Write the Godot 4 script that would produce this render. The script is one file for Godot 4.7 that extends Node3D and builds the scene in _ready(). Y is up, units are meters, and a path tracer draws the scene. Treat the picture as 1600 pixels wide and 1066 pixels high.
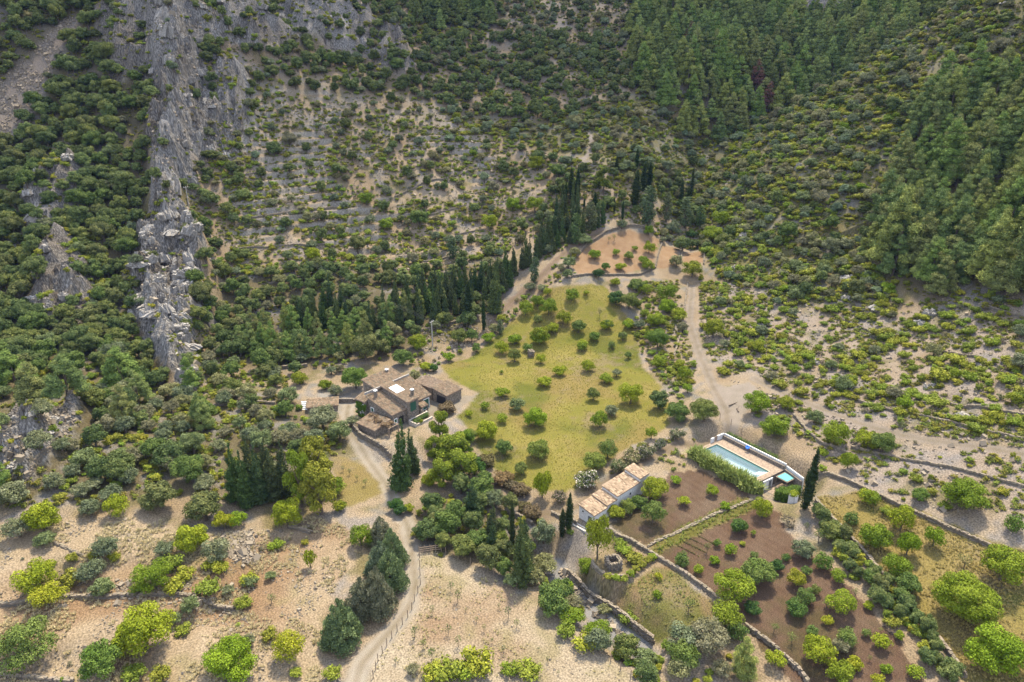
extends Node3D
# A dry mountain valley seen from the air: an old farmhouse, a mown meadow with fruit trees, a pool, ploughed plots and bushy terraced slopes.
# Units are metres, y is up; every table below holds places on the ground (x, z) and sizes in metres.

var rng := RandomNumberGenerator.new()
var broad := FastNoiseLite.new()
var mid := FastNoiseLite.new()
var fine := FastNoiseLite.new()
var ridge := FastNoiseLite.new()
var used := {}
var mats := {}
var grain: NoiseTexture2D

# ------------------------------------------------------------------ tables
const FLAT := Vector3(-213.289, 2.029, -19.138)
var BEND: Array[Vector3] = [
	Vector3(-0.626, -0.683, -14.073),
	Vector3(-0.429, -0.692, 10.935),
	Vector3(-0.220, -0.711, -6.846),
	Vector3(0.000, -0.720, -1.941),
	Vector3(0.223, -0.720, -16.552),
	Vector3(0.437, -0.706, -7.128),
	Vector3(0.669, -0.683, -1.405),
	Vector3(-0.731, -0.811, -0.162),
	Vector3(-0.532, -0.825, 14.897),
	Vector3(-0.349, -0.850, -12.460),
	Vector3(-0.182, -0.862, -2.482),
	Vector3(-0.041, -0.867, 40.328),
	Vector3(0.086, -0.930, -79.511),
	Vector3(0.202, -0.862, 47.130),
	Vector3(0.398, -0.850, 4.354),
	Vector3(0.582, -0.828, 17.822),
	Vector3(0.745, -0.805, -22.093),
	Vector3(-0.817, -0.948, -13.903),
	Vector3(-0.600, -0.975, 1.309),
	Vector3(-0.396, -1.010, -4.929),
	Vector3(-0.185, -1.030, 18.589),
	Vector3(-0.024, -1.051, -13.447),
	Vector3(0.177, -1.065, 35.458),
	Vector3(0.352, -1.058, -7.059),
	Vector3(0.530, -1.038, -17.363),
	Vector3(0.710, -0.984, -4.613),
	Vector3(0.825, -0.941, 23.992),
	Vector3(-0.889, -1.101, 25.723),
	Vector3(-0.681, -1.151, 2.619),
	Vector3(-0.452, -1.201, 5.351),
	Vector3(-0.266, -1.238, -15.599),
	Vector3(-0.067, -1.251, -7.578),
	Vector3(0.133, -1.238, 4.039),
	Vector3(0.339, -1.270, 4.935),
	Vector3(0.463, -1.233, -15.292),
	Vector3(0.641, -1.200, 8.838),
	Vector3(0.791, -1.139, -12.051),
	Vector3(0.910, -1.078, 5.394),
	Vector3(-1.052, -1.353, 4.321),
	Vector3(-0.846, -1.350, -4.693),
	Vector3(-0.679, -1.457, 16.945),
	Vector3(-0.455, -1.457, -9.923),
	Vector3(-0.304, -1.464, 16.170),
	Vector3(-0.156, -1.509, 10.597),
	Vector3(0.082, -1.595, 8.751),
	Vector3(0.313, -1.509, -5.297),
	Vector3(0.498, -1.457, 12.061),
	Vector3(0.717, -1.384, 5.772),
	Vector3(0.906, -1.355, -6.350),
	Vector3(1.021, -1.256, 32.324),
	Vector3(-1.106, -1.703, -1.699),
	Vector3(-0.762, -1.670, 4.039),
	Vector3(-0.515, -1.694, 1.769),
	Vector3(-0.272, -1.801, -22.243),
	Vector3(0.000, -1.827, -9.923),
	Vector3(0.284, -1.892, -61.983),
	Vector3(0.510, -1.825, 20.478),
	Vector3(0.778, -1.730, -2.977),
	Vector3(1.023, -1.663, -55.750),
	Vector3(1.180, -1.505, -99.551),
	Vector3(-0.787, -1.529, -29.898),
	Vector3(-0.581, -1.967, 7.094),
	Vector3(-0.297, -2.015, 39.619),
	Vector3(-0.041, -2.078, -53.426),
	Vector3(-1.921, -2.850, 74.913),
	Vector3(-1.693, -3.000, -55.087),
	Vector3(-1.346, -2.950, 89.189),
	Vector3(-1.112, -3.300, -5.598),
	Vector3(-0.779, -3.700, -3.616),
	Vector3(-0.337, -4.000, 3.603),
	Vector3(0.358, -4.250, 1.828),
	Vector3(1.112, -4.400, 18.898),
	Vector3(1.971, -5.200, -15.763),
	Vector3(2.022, -4.000, 0.039),
	Vector3(1.887, -3.200, 7.994),
	Vector3(1.853, -2.750, 53.965),
	Vector3(-1.838, -2.620, -48.925),
	Vector3(-1.527, -2.680, -36.617),
	Vector3(-1.231, -2.700, 12.000),
	Vector3(-0.966, -2.900, -22.789),
	Vector3(-0.558, -3.180, 1.932),
	Vector3(0.000, -3.400, -8.528),
	Vector3(0.610, -3.500, -7.949),
	Vector3(0.902, -3.450, 41.351),
	Vector3(1.378, -3.700, -36.757),
	Vector3(1.514, -3.300, 8.975),
	Vector3(1.609, -2.850, -39.013),
	Vector3(1.702, -2.450, -23.961),
	Vector3(-1.697, -2.320, -4.711),
	Vector3(-1.402, -2.360, -3.729),
	Vector3(-1.141, -2.400, 50.262),
	Vector3(-0.932, -2.550, -33.948),
	Vector3(-0.507, -2.780, 13.692),
	Vector3(0.000, -2.880, -5.961),
	Vector3(0.386, -2.830, 24.822),
	Vector3(0.647, -2.850, 7.689),
	Vector3(0.892, -3.120, -30.169),
	Vector3(1.076, -3.000, -8.735),
	Vector3(1.280, -2.580, 9.464),
	Vector3(1.411, -2.300, 12.432),
	Vector3(1.501, -2.080, 37.899),
	Vector3(-1.495, -1.950, 1.173),
	Vector3(-1.264, -2.030, -6.036),
	Vector3(-1.016, -2.120, -17.114),
	Vector3(-0.814, -2.250, 3.374),
	Vector3(-0.459, -2.420, -12.426),
	Vector3(-0.119, -2.520, -35.933),
	Vector3(0.233, -2.480, 28.482),
	Vector3(0.476, -2.550, 8.112),
	Vector3(0.660, -2.520, -9.241),
	Vector3(0.909, -2.430, 6.217),
	Vector3(1.129, -2.180, -28.412),
	Vector3(1.268, -1.980, -37.302),
	Vector3(1.356, -1.800, -9.444),
	Vector3(-1.295, -1.620, 4.001),
	Vector3(-0.889, -1.780, 3.679),
	Vector3(-0.687, -2.000, -17.988),
	Vector3(-0.412, -2.120, 14.404),
	Vector3(0.000, -2.200, 10.091),
	Vector3(0.201, -2.060, 94.775),
	Vector3(0.418, -2.150, 4.045),
	Vector3(0.403, -2.350, -24.061),
	Vector3(0.590, -2.170, -49.239),
	Vector3(0.802, -2.070, 30.677),
	Vector3(0.992, -1.850, 16.281),
	Vector3(1.127, -1.700, 37.509),
	Vector3(1.224, -1.570, 93.948),
	Vector3(0.000, 0.000, 0.038),
	Vector3(-1.500, -0.200, -1.174),
	Vector3(1.500, -0.200, -7.673),
	Vector3(-4.000, -1.000, -5.275),
	Vector3(-4.500, -3.000, 2.473),
	Vector3(4.000, -1.000, -8.455),
	Vector3(4.500, -3.000, 2.872),
	Vector3(0.000, -6.400, -3.419),
	Vector3(-3.000, -6.000, 0.423),
	Vector3(3.300, -6.000, 6.643),
	Vector3(0.000, 1.500, -2.762),
	Vector3(-3.000, 1.500, 4.304),
	Vector3(3.000, 1.500, 5.137),
	Vector3(-0.600, -0.300, 2.522),
	Vector3(0.600, -0.300, 4.232),
]
# outlines of the different kinds of cover
var OUTLINES := {
	"oak_slope": PackedVector2Array([Vector2(-273, -268), Vector2(-147, -314), Vector2(-130, -264), Vector2(-120, -230), Vector2(-114, -202), Vector2(-103, -174), Vector2(-81, -148), Vector2(-162, -129)]),
	"crag": PackedVector2Array([Vector2(-145, -304), Vector2(-125, -317), Vector2(-101, -264), Vector2(-106, -235), Vector2(-93, -210), Vector2(-75, -149), Vector2(-106, -180), Vector2(-120, -230)]),
	"high_slope": PackedVector2Array([Vector2(-127, -323), Vector2(-51, -408), Vector2(-6, -374), Vector2(52, -380), Vector2(58, -329), Vector2(14, -312), Vector2(-42, -318), Vector2(-96, -288), Vector2(-108, -261), Vector2(-101, -263), Vector2(-112, -272), Vector2(-119, -283)]),
	"upper_pines": PackedVector2Array([Vector2(-54, -405), Vector2(-4, -436), Vector2(-8, -382), Vector2(-30, -367), Vector2(-47, -367)]),
	"terraces": PackedVector2Array([Vector2(-106, -263), Vector2(-96, -288), Vector2(-42, -318), Vector2(-11, -307), Vector2(26, -282), Vector2(33, -265), Vector2(14, -247), Vector2(-4, -233), Vector2(-22, -230), Vector2(-43, -221), Vector2(-66, -214), Vector2(-85, -209), Vector2(-99, -231), Vector2(-106, -235)]),
	"olive_slope": PackedVector2Array([Vector2(-45, -316), Vector2(14, -312), Vector2(58, -329), Vector2(73, -316), Vector2(91, -313), Vector2(78, -276), Vector2(70, -261), Vector2(49, -265), Vector2(31, -280), Vector2(-11, -307)]),
	"ridge_olives": PackedVector2Array([Vector2(-7, -434), Vector2(77, -485), Vector2(60, -380), Vector2(60, -334), Vector2(48, -340), Vector2(-6, -374)]),
	"valley_pines": PackedVector2Array([Vector2(77, -485), Vector2(184, -563), Vector2(160, -417), Vector2(177, -393), Vector2(209, -415), Vector2(206, -347), Vector2(167, -320), Vector2(143, -328), Vector2(117, -323), Vector2(91, -308), Vector2(71, -310), Vector2(58, -328), Vector2(60, -380)]),
	"east_slope": PackedVector2Array([Vector2(90, -316), Vector2(116, -336), Vector2(176, -350), Vector2(207, -357), Vector2(217, -225), Vector2(192, -191), Vector2(152, -245), Vector2(135, -242), Vector2(106, -201), Vector2(103, -174), Vector2(83, -188), Vector2(67, -216), Vector2(68, -238), Vector2(70, -261), Vector2(78, -276)]),
	"east_pines": PackedVector2Array([Vector2(193, -193), Vector2(154, -249), Vector2(139, -247), Vector2(124, -227), Vector2(107, -205), Vector2(104, -178), Vector2(112, -163), Vector2(146, -130)]),
	"dry_slope": PackedVector2Array([Vector2(62, -219), Vector2(85, -194), Vector2(103, -174), Vector2(146, -129), Vector2(118, -96), Vector2(78, -118), Vector2(63, -142), Vector2(60, -156), Vector2(52, -155), Vector2(52, -174)]),
	"lower_slope": PackedVector2Array([Vector2(51, -139), Vector2(58, -144), Vector2(118, -95), Vector2(105, -80), Vector2(70, -99), Vector2(64, -106), Vector2(60, -123)]),
	"west_wood": PackedVector2Array([Vector2(-168, -135), Vector2(-82, -150), Vector2(-73, -146), Vector2(-59, -150), Vector2(-48, -142), Vector2(-39, -136), Vector2(-34, -122), Vector2(-40, -112), Vector2(-49, -105), Vector2(-64, -106), Vector2(-72, -101), Vector2(-123, -90)]),
	"west_terrace": PackedVector2Array([Vector2(-132, -99), Vector2(-73, -102), Vector2(-64, -106), Vector2(-54, -97), Vector2(-38, -105), Vector2(-29, -100), Vector2(-28, -70), Vector2(-98, -65)]),
	"back_wood": PackedVector2Array([Vector2(-93, -210), Vector2(-66, -214), Vector2(-43, -221), Vector2(-18, -231), Vector2(0, -224), Vector2(-4, -207), Vector2(-15, -188), Vector2(-27, -180), Vector2(-35, -172), Vector2(-55, -164), Vector2(-71, -161), Vector2(-84, -180)]),
	"stream_bank": PackedVector2Array([Vector2(4, -94), Vector2(10, -90), Vector2(15, -82), Vector2(20, -78), Vector2(28, -78), Vector2(33, -75), Vector2(34, -69), Vector2(18, -70), Vector2(10, -80)]),
	"stream_upper": PackedVector2Array([Vector2(-4, -113), Vector2(4, -107), Vector2(8, -101), Vector2(7, -97), Vector2(0, -103), Vector2(-5, -108)]),
	"hedge_strip": PackedVector2Array([Vector2(53, -105), Vector2(55, -105), Vector2(56, -94), Vector2(58, -84), Vector2(59, -75), Vector2(59, -68), Vector2(57, -68), Vector2(55, -77), Vector2(53, -85), Vector2(53, -95)]),
	"meadow_fringe": PackedVector2Array([Vector2(34, -208), Vector2(42, -215), Vector2(55, -217), Vector2(50, -183), Vector2(47, -160), Vector2(39, -142), Vector2(38, -156), Vector2(36, -172), Vector2(35, -194)]),
	"house_back": PackedVector2Array([Vector2(-35, -172), Vector2(-27, -180), Vector2(-15, -188), Vector2(-6, -196), Vector2(-7, -186), Vector2(-18, -174), Vector2(-19, -166), Vector2(-25, -161)]),
	"valley_head": PackedVector2Array([Vector2(10, -267), Vector2(33, -278), Vector2(79, -278), Vector2(78, -260), Vector2(66, -221), Vector2(69, -239), Vector2(55, -245), Vector2(43, -247), Vector2(30, -241), Vector2(18, -230), Vector2(11, -224), Vector2(8, -237)]),
	"crag_foot": PackedVector2Array([Vector2(-112, -245), Vector2(-101, -263), Vector2(-89, -237), Vector2(-80, -212), Vector2(-92, -207), Vector2(-100, -213), Vector2(-106, -225)]),
	"crag_base": PackedVector2Array([Vector2(-90, -164), Vector2(-85, -181), Vector2(-68, -163), Vector2(-55, -163), Vector2(-52, -155), Vector2(-59, -150), Vector2(-72, -144)]),
	"pool_side": PackedVector2Array([Vector2(25, -127), Vector2(36, -131), Vector2(43, -130), Vector2(37, -121), Vector2(25, -109), Vector2(19, -117)]),
	"yard_edge": PackedVector2Array([Vector2(-58, -174), Vector2(-43, -177), Vector2(-35, -172), Vector2(-39, -160), Vector2(-47, -152), Vector2(-53, -155)]),
	"track_edge": PackedVector2Array([Vector2(-7, -200), Vector2(9, -218), Vector2(22, -232), Vector2(25, -227), Vector2(19, -210), Vector2(10, -208), Vector2(1, -196), Vector2(-6, -186)]),
	"grove_floor": PackedVector2Array([Vector2(-19, -109), Vector2(-12, -114), Vector2(-5, -116), Vector2(5, -108), Vector2(7, -100), Vector2(-4, -93), Vector2(-16, -96)]),
}
var ROCK := [
	PackedVector2Array([Vector2(-145, -304), Vector2(-130, -311), Vector2(-118, -299), Vector2(-119, -283), Vector2(-112, -272), Vector2(-101, -263), Vector2(-103, -254), Vector2(-111, -243), Vector2(-106, -235), Vector2(-112, -225), Vector2(-104, -219), Vector2(-95, -209), Vector2(-93, -194), Vector2(-86, -172), Vector2(-75, -149), Vector2(-78, -148), Vector2(-92, -171), Vector2(-106, -180), Vector2(-112, -197), Vector2(-117, -212), Vector2(-118, -226), Vector2(-119, -235), Vector2(-128, -245), Vector2(-128, -257), Vector2(-136, -279)]),
	PackedVector2Array([Vector2(-158, -221), Vector2(-152, -233), Vector2(-145, -238), Vector2(-139, -227), Vector2(-137, -219), Vector2(-144, -204)]),
	PackedVector2Array([Vector2(-129, -174), Vector2(-141, -199), Vector2(-139, -211), Vector2(-130, -202), Vector2(-117, -186), Vector2(-118, -175), Vector2(-121, -167)]),
	PackedVector2Array([Vector2(-118, -292), Vector2(-121, -316), Vector2(-81, -369), Vector2(-54, -348), Vector2(-49, -331), Vector2(-68, -328), Vector2(-89, -322), Vector2(-103, -299)]),
	PackedVector2Array([Vector2(184, -563), Vector2(221, -447), Vector2(178, -389), Vector2(160, -417)]),
	PackedVector2Array([Vector2(-92, -106), Vector2(-98, -116), Vector2(-96, -128), Vector2(-92, -133), Vector2(-86, -116), Vector2(-85, -103)]),
	PackedVector2Array([Vector2(-116, -286), Vector2(-104, -288), Vector2(-98, -268), Vector2(-101, -252), Vector2(-109, -260)]),
	PackedVector2Array([Vector2(-114, -195), Vector2(-114, -209), Vector2(-95, -177), Vector2(-79, -149), Vector2(-91, -160)]),
	PackedVector2Array([Vector2(-70, -341), Vector2(-53, -353), Vector2(-44, -334), Vector2(-56, -321)]),
	PackedVector2Array([Vector2(-163, -295), Vector2(-143, -296), Vector2(-134, -270), Vector2(-142, -264), Vector2(-152, -277)]),
]
var SCREE := [
	PackedVector2Array([Vector2(-176, -237), Vector2(-187, -260), Vector2(-177, -277), Vector2(-172, -289), Vector2(-168, -293), Vector2(-166, -283), Vector2(-170, -271), Vector2(-171, -262), Vector2(-170, -248), Vector2(-173, -238)]),
]
var TERRACED := [
	PackedVector2Array([Vector2(-109, -276), Vector2(-81, -310), Vector2(-28, -315), Vector2(26, -290), Vector2(33, -265), Vector2(14, -247), Vector2(-4, -233), Vector2(-22, -233), Vector2(-43, -224), Vector2(-66, -214), Vector2(-85, -209), Vector2(-98, -232)]),
	PackedVector2Array([Vector2(64, -168), Vector2(94, -181), Vector2(122, -152), Vector2(91, -103), Vector2(75, -117), Vector2(63, -138)]),
	PackedVector2Array([Vector2(37, -319), Vector2(82, -316), Vector2(78, -276), Vector2(49, -265), Vector2(34, -284)]),
	PackedVector2Array([Vector2(-84, -93), Vector2(-63, -101), Vector2(-37, -105), Vector2(-29, -99), Vector2(-28, -70), Vector2(-67, -67)]),
]
var WOODED := [
	OUTLINES["oak_slope"],
	OUTLINES["west_wood"],
	OUTLINES["back_wood"],
	OUTLINES["valley_pines"],
	OUTLINES["east_pines"],
	OUTLINES["grove_floor"],
	OUTLINES["upper_pines"],
]
var LEAFY := [
	OUTLINES["east_slope"],
	OUTLINES["olive_slope"],
]
var PALE := [
	OUTLINES["dry_slope"],
	OUTLINES["lower_slope"],
]
# name, outline or line, half width of a line, two base colours, finish
var SHEETS := [
	["meadow", PackedVector2Array([Vector2(-19.0, -169.7), Vector2(-11.6, -175.8), Vector2(-5.6, -185.9), Vector2(0.0, -195.3), Vector2(5.6, -202.5), Vector2(10.1, -207.9), Vector2(21.2, -207.3), Vector2(29.4, -208.5), Vector2(32.2, -202.8), Vector2(35.0, -193.8), Vector2(35.9, -179.9), Vector2(34.7, -166.3), Vector2(36.9, -156.1), Vector2(37.1, -145.6), Vector2(34.7, -135.6), Vector2(28.9, -129.5), Vector2(23.7, -126.7), Vector2(16.8, -119.6), Vector2(13.2, -114.7), Vector2(9.9, -113.1), Vector2(3.8, -114.8), Vector2(-0.8, -117.9), Vector2(-3.0, -121.0), Vector2(-6.5, -126.5), Vector2(-8.2, -133.2), Vector2(-12.3, -139.4), Vector2(-9.9, -146.3), Vector2(-8.7, -153.2), Vector2(-13.0, -158.3), Vector2(-16.7, -162.7)]), 0.0, Color(0.236, 0.222, 0.0473), Color(0.326, 0.274, 0.0803), "grass"],
	["terrace_field", PackedVector2Array([Vector2(19.7, -219.9), Vector2(22.5, -228.1), Vector2(31.6, -237.8), Vector2(42.5, -243.7), Vector2(52.9, -243.8), Vector2(51.5, -237.4), Vector2(47.7, -224.9), Vector2(33.4, -215.8), Vector2(21.7, -213.0)]), 0.0, Color(0.315, 0.199, 0.115), Color(0.378, 0.256, 0.158), "ruts"],
	["terrace_field", PackedVector2Array([Vector2(53.9, -241.1), Vector2(59.8, -241.3), Vector2(58.4, -233.3), Vector2(54.2, -225.2), Vector2(48.7, -223.6)]), 0.0, Color(0.315, 0.199, 0.115), Color(0.378, 0.256, 0.158), "ruts"],
	["terrace_field", PackedVector2Array([Vector2(61.6, -238.6), Vector2(67.6, -238.7), Vector2(65.4, -227.2), Vector2(58.0, -226.9)]), 0.0, Color(0.315, 0.199, 0.115), Color(0.378, 0.256, 0.158), "ruts"],
	["kitchen_garden", PackedVector2Array([Vector2(17.6, -102.6), Vector2(23.6, -96.8), Vector2(44.9, -107.1), Vector2(44.6, -111.8), Vector2(37.1, -118.2), Vector2(31.9, -117.9), Vector2(23.8, -107.7)]), 0.0, Color(0.266, 0.173, 0.117), Color(0.346, 0.25, 0.177), "soil"],
	["orchard_soil", PackedVector2Array([Vector2(24.2, -94.9), Vector2(45.4, -106.7), Vector2(47.9, -104.1), Vector2(47.9, -96.2), Vector2(51.0, -88.5), Vector2(52.7, -82.4), Vector2(54.4, -75.1), Vector2(55.2, -68.2), Vector2(38.2, -69.8), Vector2(34.4, -78.7), Vector2(32.7, -82.8), Vector2(29.3, -88.7)]), 0.0, Color(0.258, 0.161, 0.109), Color(0.338, 0.229, 0.157), "soil"],
	["orchard_lawn", PackedVector2Array([Vector2(16.1, -87.5), Vector2(20.7, -89.5), Vector2(25.0, -92.7), Vector2(29.3, -86.5), Vector2(31.5, -83.5), Vector2(29.5, -79.0), Vector2(24.5, -78.2), Vector2(21.0, -79.5), Vector2(15.9, -84.4)]), 0.0, Color(0.274, 0.189, 0.113), Color(0.233, 0.201, 0.0805), "grass"],
	["grass_field", PackedVector2Array([Vector2(55.4, -106.6), Vector2(63.3, -106.0), Vector2(69.8, -98.2), Vector2(75.2, -89.9), Vector2(80.2, -85.7), Vector2(67.7, -66.0), Vector2(60.0, -67.8), Vector2(59.9, -75.5), Vector2(57.6, -85.7), Vector2(56.1, -95.5)]), 0.0, Color(0.29, 0.229, 0.0765), Color(0.354, 0.278, 0.113), "grass"],
	["sandy_field", PackedVector2Array([Vector2(-16.3, -95.1), Vector2(-12.1, -96.5), Vector2(-5.9, -92.6), Vector2(0.5, -88.5), Vector2(6.9, -83.5), Vector2(13.9, -76.1), Vector2(18.4, -69.9), Vector2(-19.4, -69.1), Vector2(-19.0, -74.2), Vector2(-17.2, -79.8), Vector2(-14.8, -83.6), Vector2(-15.0, -89.6)]), 0.0, Color(0.406, 0.326, 0.227), Color(0.49, 0.409, 0.301), "sand"],
	["sandy_terrace", PackedVector2Array([Vector2(-83.8, -93.2), Vector2(-79.6, -96.4), Vector2(-62.4, -100.3), Vector2(-54.3, -96.5), Vector2(-44.2, -98.2), Vector2(-38.4, -104.7), Vector2(-29.7, -102.1), Vector2(-26.1, -95.7), Vector2(-27.0, -89.7), Vector2(-29.0, -81.6), Vector2(-25.8, -68.8), Vector2(-68.6, -66.1)]), 0.0, Color(0.406, 0.311, 0.206), Color(0.49, 0.392, 0.28), "sand"],
	["dry_pasture", PackedVector2Array([Vector2(-37.0, -123.1), Vector2(-33.9, -123.7), Vector2(-25.1, -116.4), Vector2(-25.0, -112.0), Vector2(-30.3, -107.2), Vector2(-33.1, -108.3)]), 0.0, Color(0.266, 0.21, 0.077), Color(0.308, 0.245, 0.105), "grass"],
	["courtyard", PackedVector2Array([Vector2(-46.8, -150.7), Vector2(-39.3, -148.8), Vector2(-36.0, -140.8), Vector2(-38.2, -138.9), Vector2(-45.0, -146.8)]), 0.0, Color(0.308, 0.28, 0.245), Color(0.364, 0.336, 0.301), "ruts"],
	["driveway", PackedVector2Array([Vector2(-19.8, -148.0), Vector2(-14.7, -147.4), Vector2(-8.3, -153.6), Vector2(-9.7, -147.6), Vector2(-13.2, -143.5), Vector2(-17.4, -143.1), Vector2(-19.6, -136.8), Vector2(-21.6, -136.7), Vector2(-20.5, -141.5), Vector2(-19.7, -144.1)]), 0.0, Color(0.294, 0.248, 0.196), Color(0.336, 0.294, 0.238), "ruts"],
	["bare_ground", PackedVector2Array([Vector2(48.7, -155.9), Vector2(50.9, -149.5), Vector2(57.1, -150.2), Vector2(58.8, -144.0), Vector2(52.3, -137.1), Vector2(47.7, -129.4), Vector2(46.5, -134.7), Vector2(47.2, -144.4)]), 0.0, Color(0.322, 0.273, 0.224), Color(0.378, 0.322, 0.273), "ruts"],
	["grass_strip", PackedVector2Array([Vector2(23.2, -97.2), Vector2(29.5, -101.0), Vector2(38.9, -106.6), Vector2(43.3, -109.4), Vector2(45.6, -107.8), Vector2(45.5, -106.3), Vector2(33.6, -99.7), Vector2(24.4, -94.6)]), 0.0, Color(0.153, 0.145, 0.0362), Color(0.209, 0.181, 0.0724), "grass"],
	["well_terrace", PackedVector2Array([Vector2(13.5, -93.7), Vector2(15.7, -94.8), Vector2(20.0, -94.6), Vector2(21.7, -93.1), Vector2(20.2, -89.6), Vector2(17.1, -89.1), Vector2(14.7, -90.6)]), 0.0, Color(0.252, 0.196, 0.105), Color(0.294, 0.231, 0.14), "ruts"],
	["dirt_road", PackedVector2Array([Vector2(-21.3, -68.6), Vector2(-21.0, -73.1), Vector2(-18.3, -78.4), Vector2(-15.8, -83.6), Vector2(-15.4, -88.2), Vector2(-16.4, -93.2), Vector2(-17.3, -97.1), Vector2(-18.9, -103.0), Vector2(-21.9, -108.9), Vector2(-25.4, -116.3), Vector2(-30.8, -124.9), Vector2(-35.3, -132.2), Vector2(-38.0, -140.1), Vector2(-38.6, -145.6)]), 1.5, Color(0.392, 0.336, 0.269), Color(0.448, 0.392, 0.322), "ruts"],
	["farm_track", PackedVector2Array([Vector2(-4.9, -119.3), Vector2(-3.2, -115.1), Vector2(-0.6, -111.7), Vector2(3.6, -108.8), Vector2(8.1, -106.8), Vector2(12.3, -107.8), Vector2(15.4, -112.0), Vector2(26.3, -121.9), Vector2(35.4, -127.6), Vector2(43.3, -129.5)]), 1.3, Color(0.252, 0.189, 0.133), Color(0.294, 0.231, 0.168), "ruts"],
	["footpath", PackedVector2Array([Vector2(58.7, -213.8), Vector2(52.1, -190.1), Vector2(50.3, -170.6), Vector2(48.9, -152.2), Vector2(48.8, -139.5), Vector2(47.0, -130.7)]), 1.1, Color(0.301, 0.252, 0.21), Color(0.364, 0.308, 0.259), "ruts"],
	["footpath", PackedVector2Array([Vector2(58.9, -151.8), Vector2(63.1, -141.6), Vector2(68.7, -131.4), Vector2(71.9, -125.4), Vector2(77.5, -117.9), Vector2(83.5, -111.9), Vector2(91.7, -104.2)]), 1.15, Color(0.301, 0.252, 0.21), Color(0.364, 0.308, 0.259), "ruts"],
	["stream_bed", PackedVector2Array([Vector2(7.5, -97.2), Vector2(9.8, -92.0), Vector2(12.8, -87.0), Vector2(15.6, -81.9), Vector2(19.0, -78.9)]), 2, Color(0.28, 0.269, 0.266), Color(0.329, 0.315, 0.308), "ruts"],
	["field_track", PackedVector2Array([Vector2(-5.8, -196.5), Vector2(0.0, -206.4), Vector2(10.5, -217.2), Vector2(20.3, -231.3), Vector2(31.9, -240.8)]), 1.4, Color(0.245, 0.175, 0.133), Color(0.28, 0.21, 0.161), "ruts"],
	["footpath", PackedVector2Array([Vector2(29.0, -309.5), Vector2(33.3, -295.8), Vector2(31.2, -284.3), Vector2(26.6, -276.4)]), 0.9, Color(0.301, 0.252, 0.21), Color(0.364, 0.308, 0.259), "ruts"],
	["footpath", PackedVector2Array([Vector2(91.2, -285.7), Vector2(88.2, -280.0), Vector2(85.4, -275.8)]), 0.8, Color(0.301, 0.252, 0.21), Color(0.364, 0.308, 0.259), "ruts"],
]
const PLOUGHED := [4, 5]
var FOLD := PackedVector2Array([Vector2(67.0, -251.4), Vector2(75.8, -276.2), Vector2(89.5, -311.2), Vector2(115.5, -328.6), Vector2(147.0, -339.3), Vector2(173.5, -339.2), Vector2(191.6, -339.5)])
var SPUR := PackedVector2Array([Vector2(108.5, -247.9), Vector2(130.8, -270.7), Vector2(162.7, -284.6)])
var SPINE := PackedVector2Array([Vector2(-137.0, -300.1), Vector2(-133.7, -287.2), Vector2(-128.7, -277.0), Vector2(-123.4, -265.8), Vector2(-118.1, -255.3), Vector2(-116.7, -238.6), Vector2(-112.1, -225.3), Vector2(-102.8, -213.3), Vector2(-96.2, -199.8), Vector2(-89.2, -178.5)])
const SPINE_UP := 7.0
var GULLY := PackedVector2Array([Vector2(7.5, -97.2), Vector2(9.8, -92.0), Vector2(12.8, -87.0), Vector2(15.6, -81.9), Vector2(19.0, -78.9)])
# centre x, z, flat radius, blend radius, height
const PADS := [[-25.0, -141.5, 13.0, 19.0, 3.0], [-19.0, -146.0, 7.0, 11.0, 3.0], [44.0, -126.0, 5.0, 9.0, 1.6], [48.0, -120.0, 5.0, 9.0, 1.4], [52.0, -113.0, 4.0, 8.0, 0.7], [15.5, -106.0, 4.0, 7.0, 0.3], [21.0, -111.5, 4.0, 7.0, 0.4], [16.8, -92.5, 3.4, 4.6, -0.6]]
const FARM := Vector2(-32.5, -138.5)
const COTTAGE := Vector2(12.2, -104.7)
const POOL := Vector2(39.7, -124.4)
const WELL := Vector2(16.8, -92.5)
const BLOCK := Vector2(5.3, -176.1)
const SHED := Vector2(52.1, -107.6)
const SHELTER := Vector2(-44.2, -143.6)
var YARD := PackedVector2Array([Vector2(-45.7, -146.8), Vector2(-43.1, -146.3), Vector2(-37.8, -146.5), Vector2(-36.3, -147.5)])
var HEDGE := PackedVector2Array([Vector2(49.6, -109.6), Vector2(51.8, -108.4), Vector2(55.6, -111.6), Vector2(50.2, -110.4)])
var POLES := PackedVector2Array([Vector2(-22.6, -180.9), Vector2(-106.0, -224.9)])
var GATE := PackedVector2Array([Vector2(-15.8, -95.5), Vector2(-12.1, -96.3)])
var LOGS := PackedVector2Array([Vector2(50.7, -141.2), Vector2(50.9, -138.4)])
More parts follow.
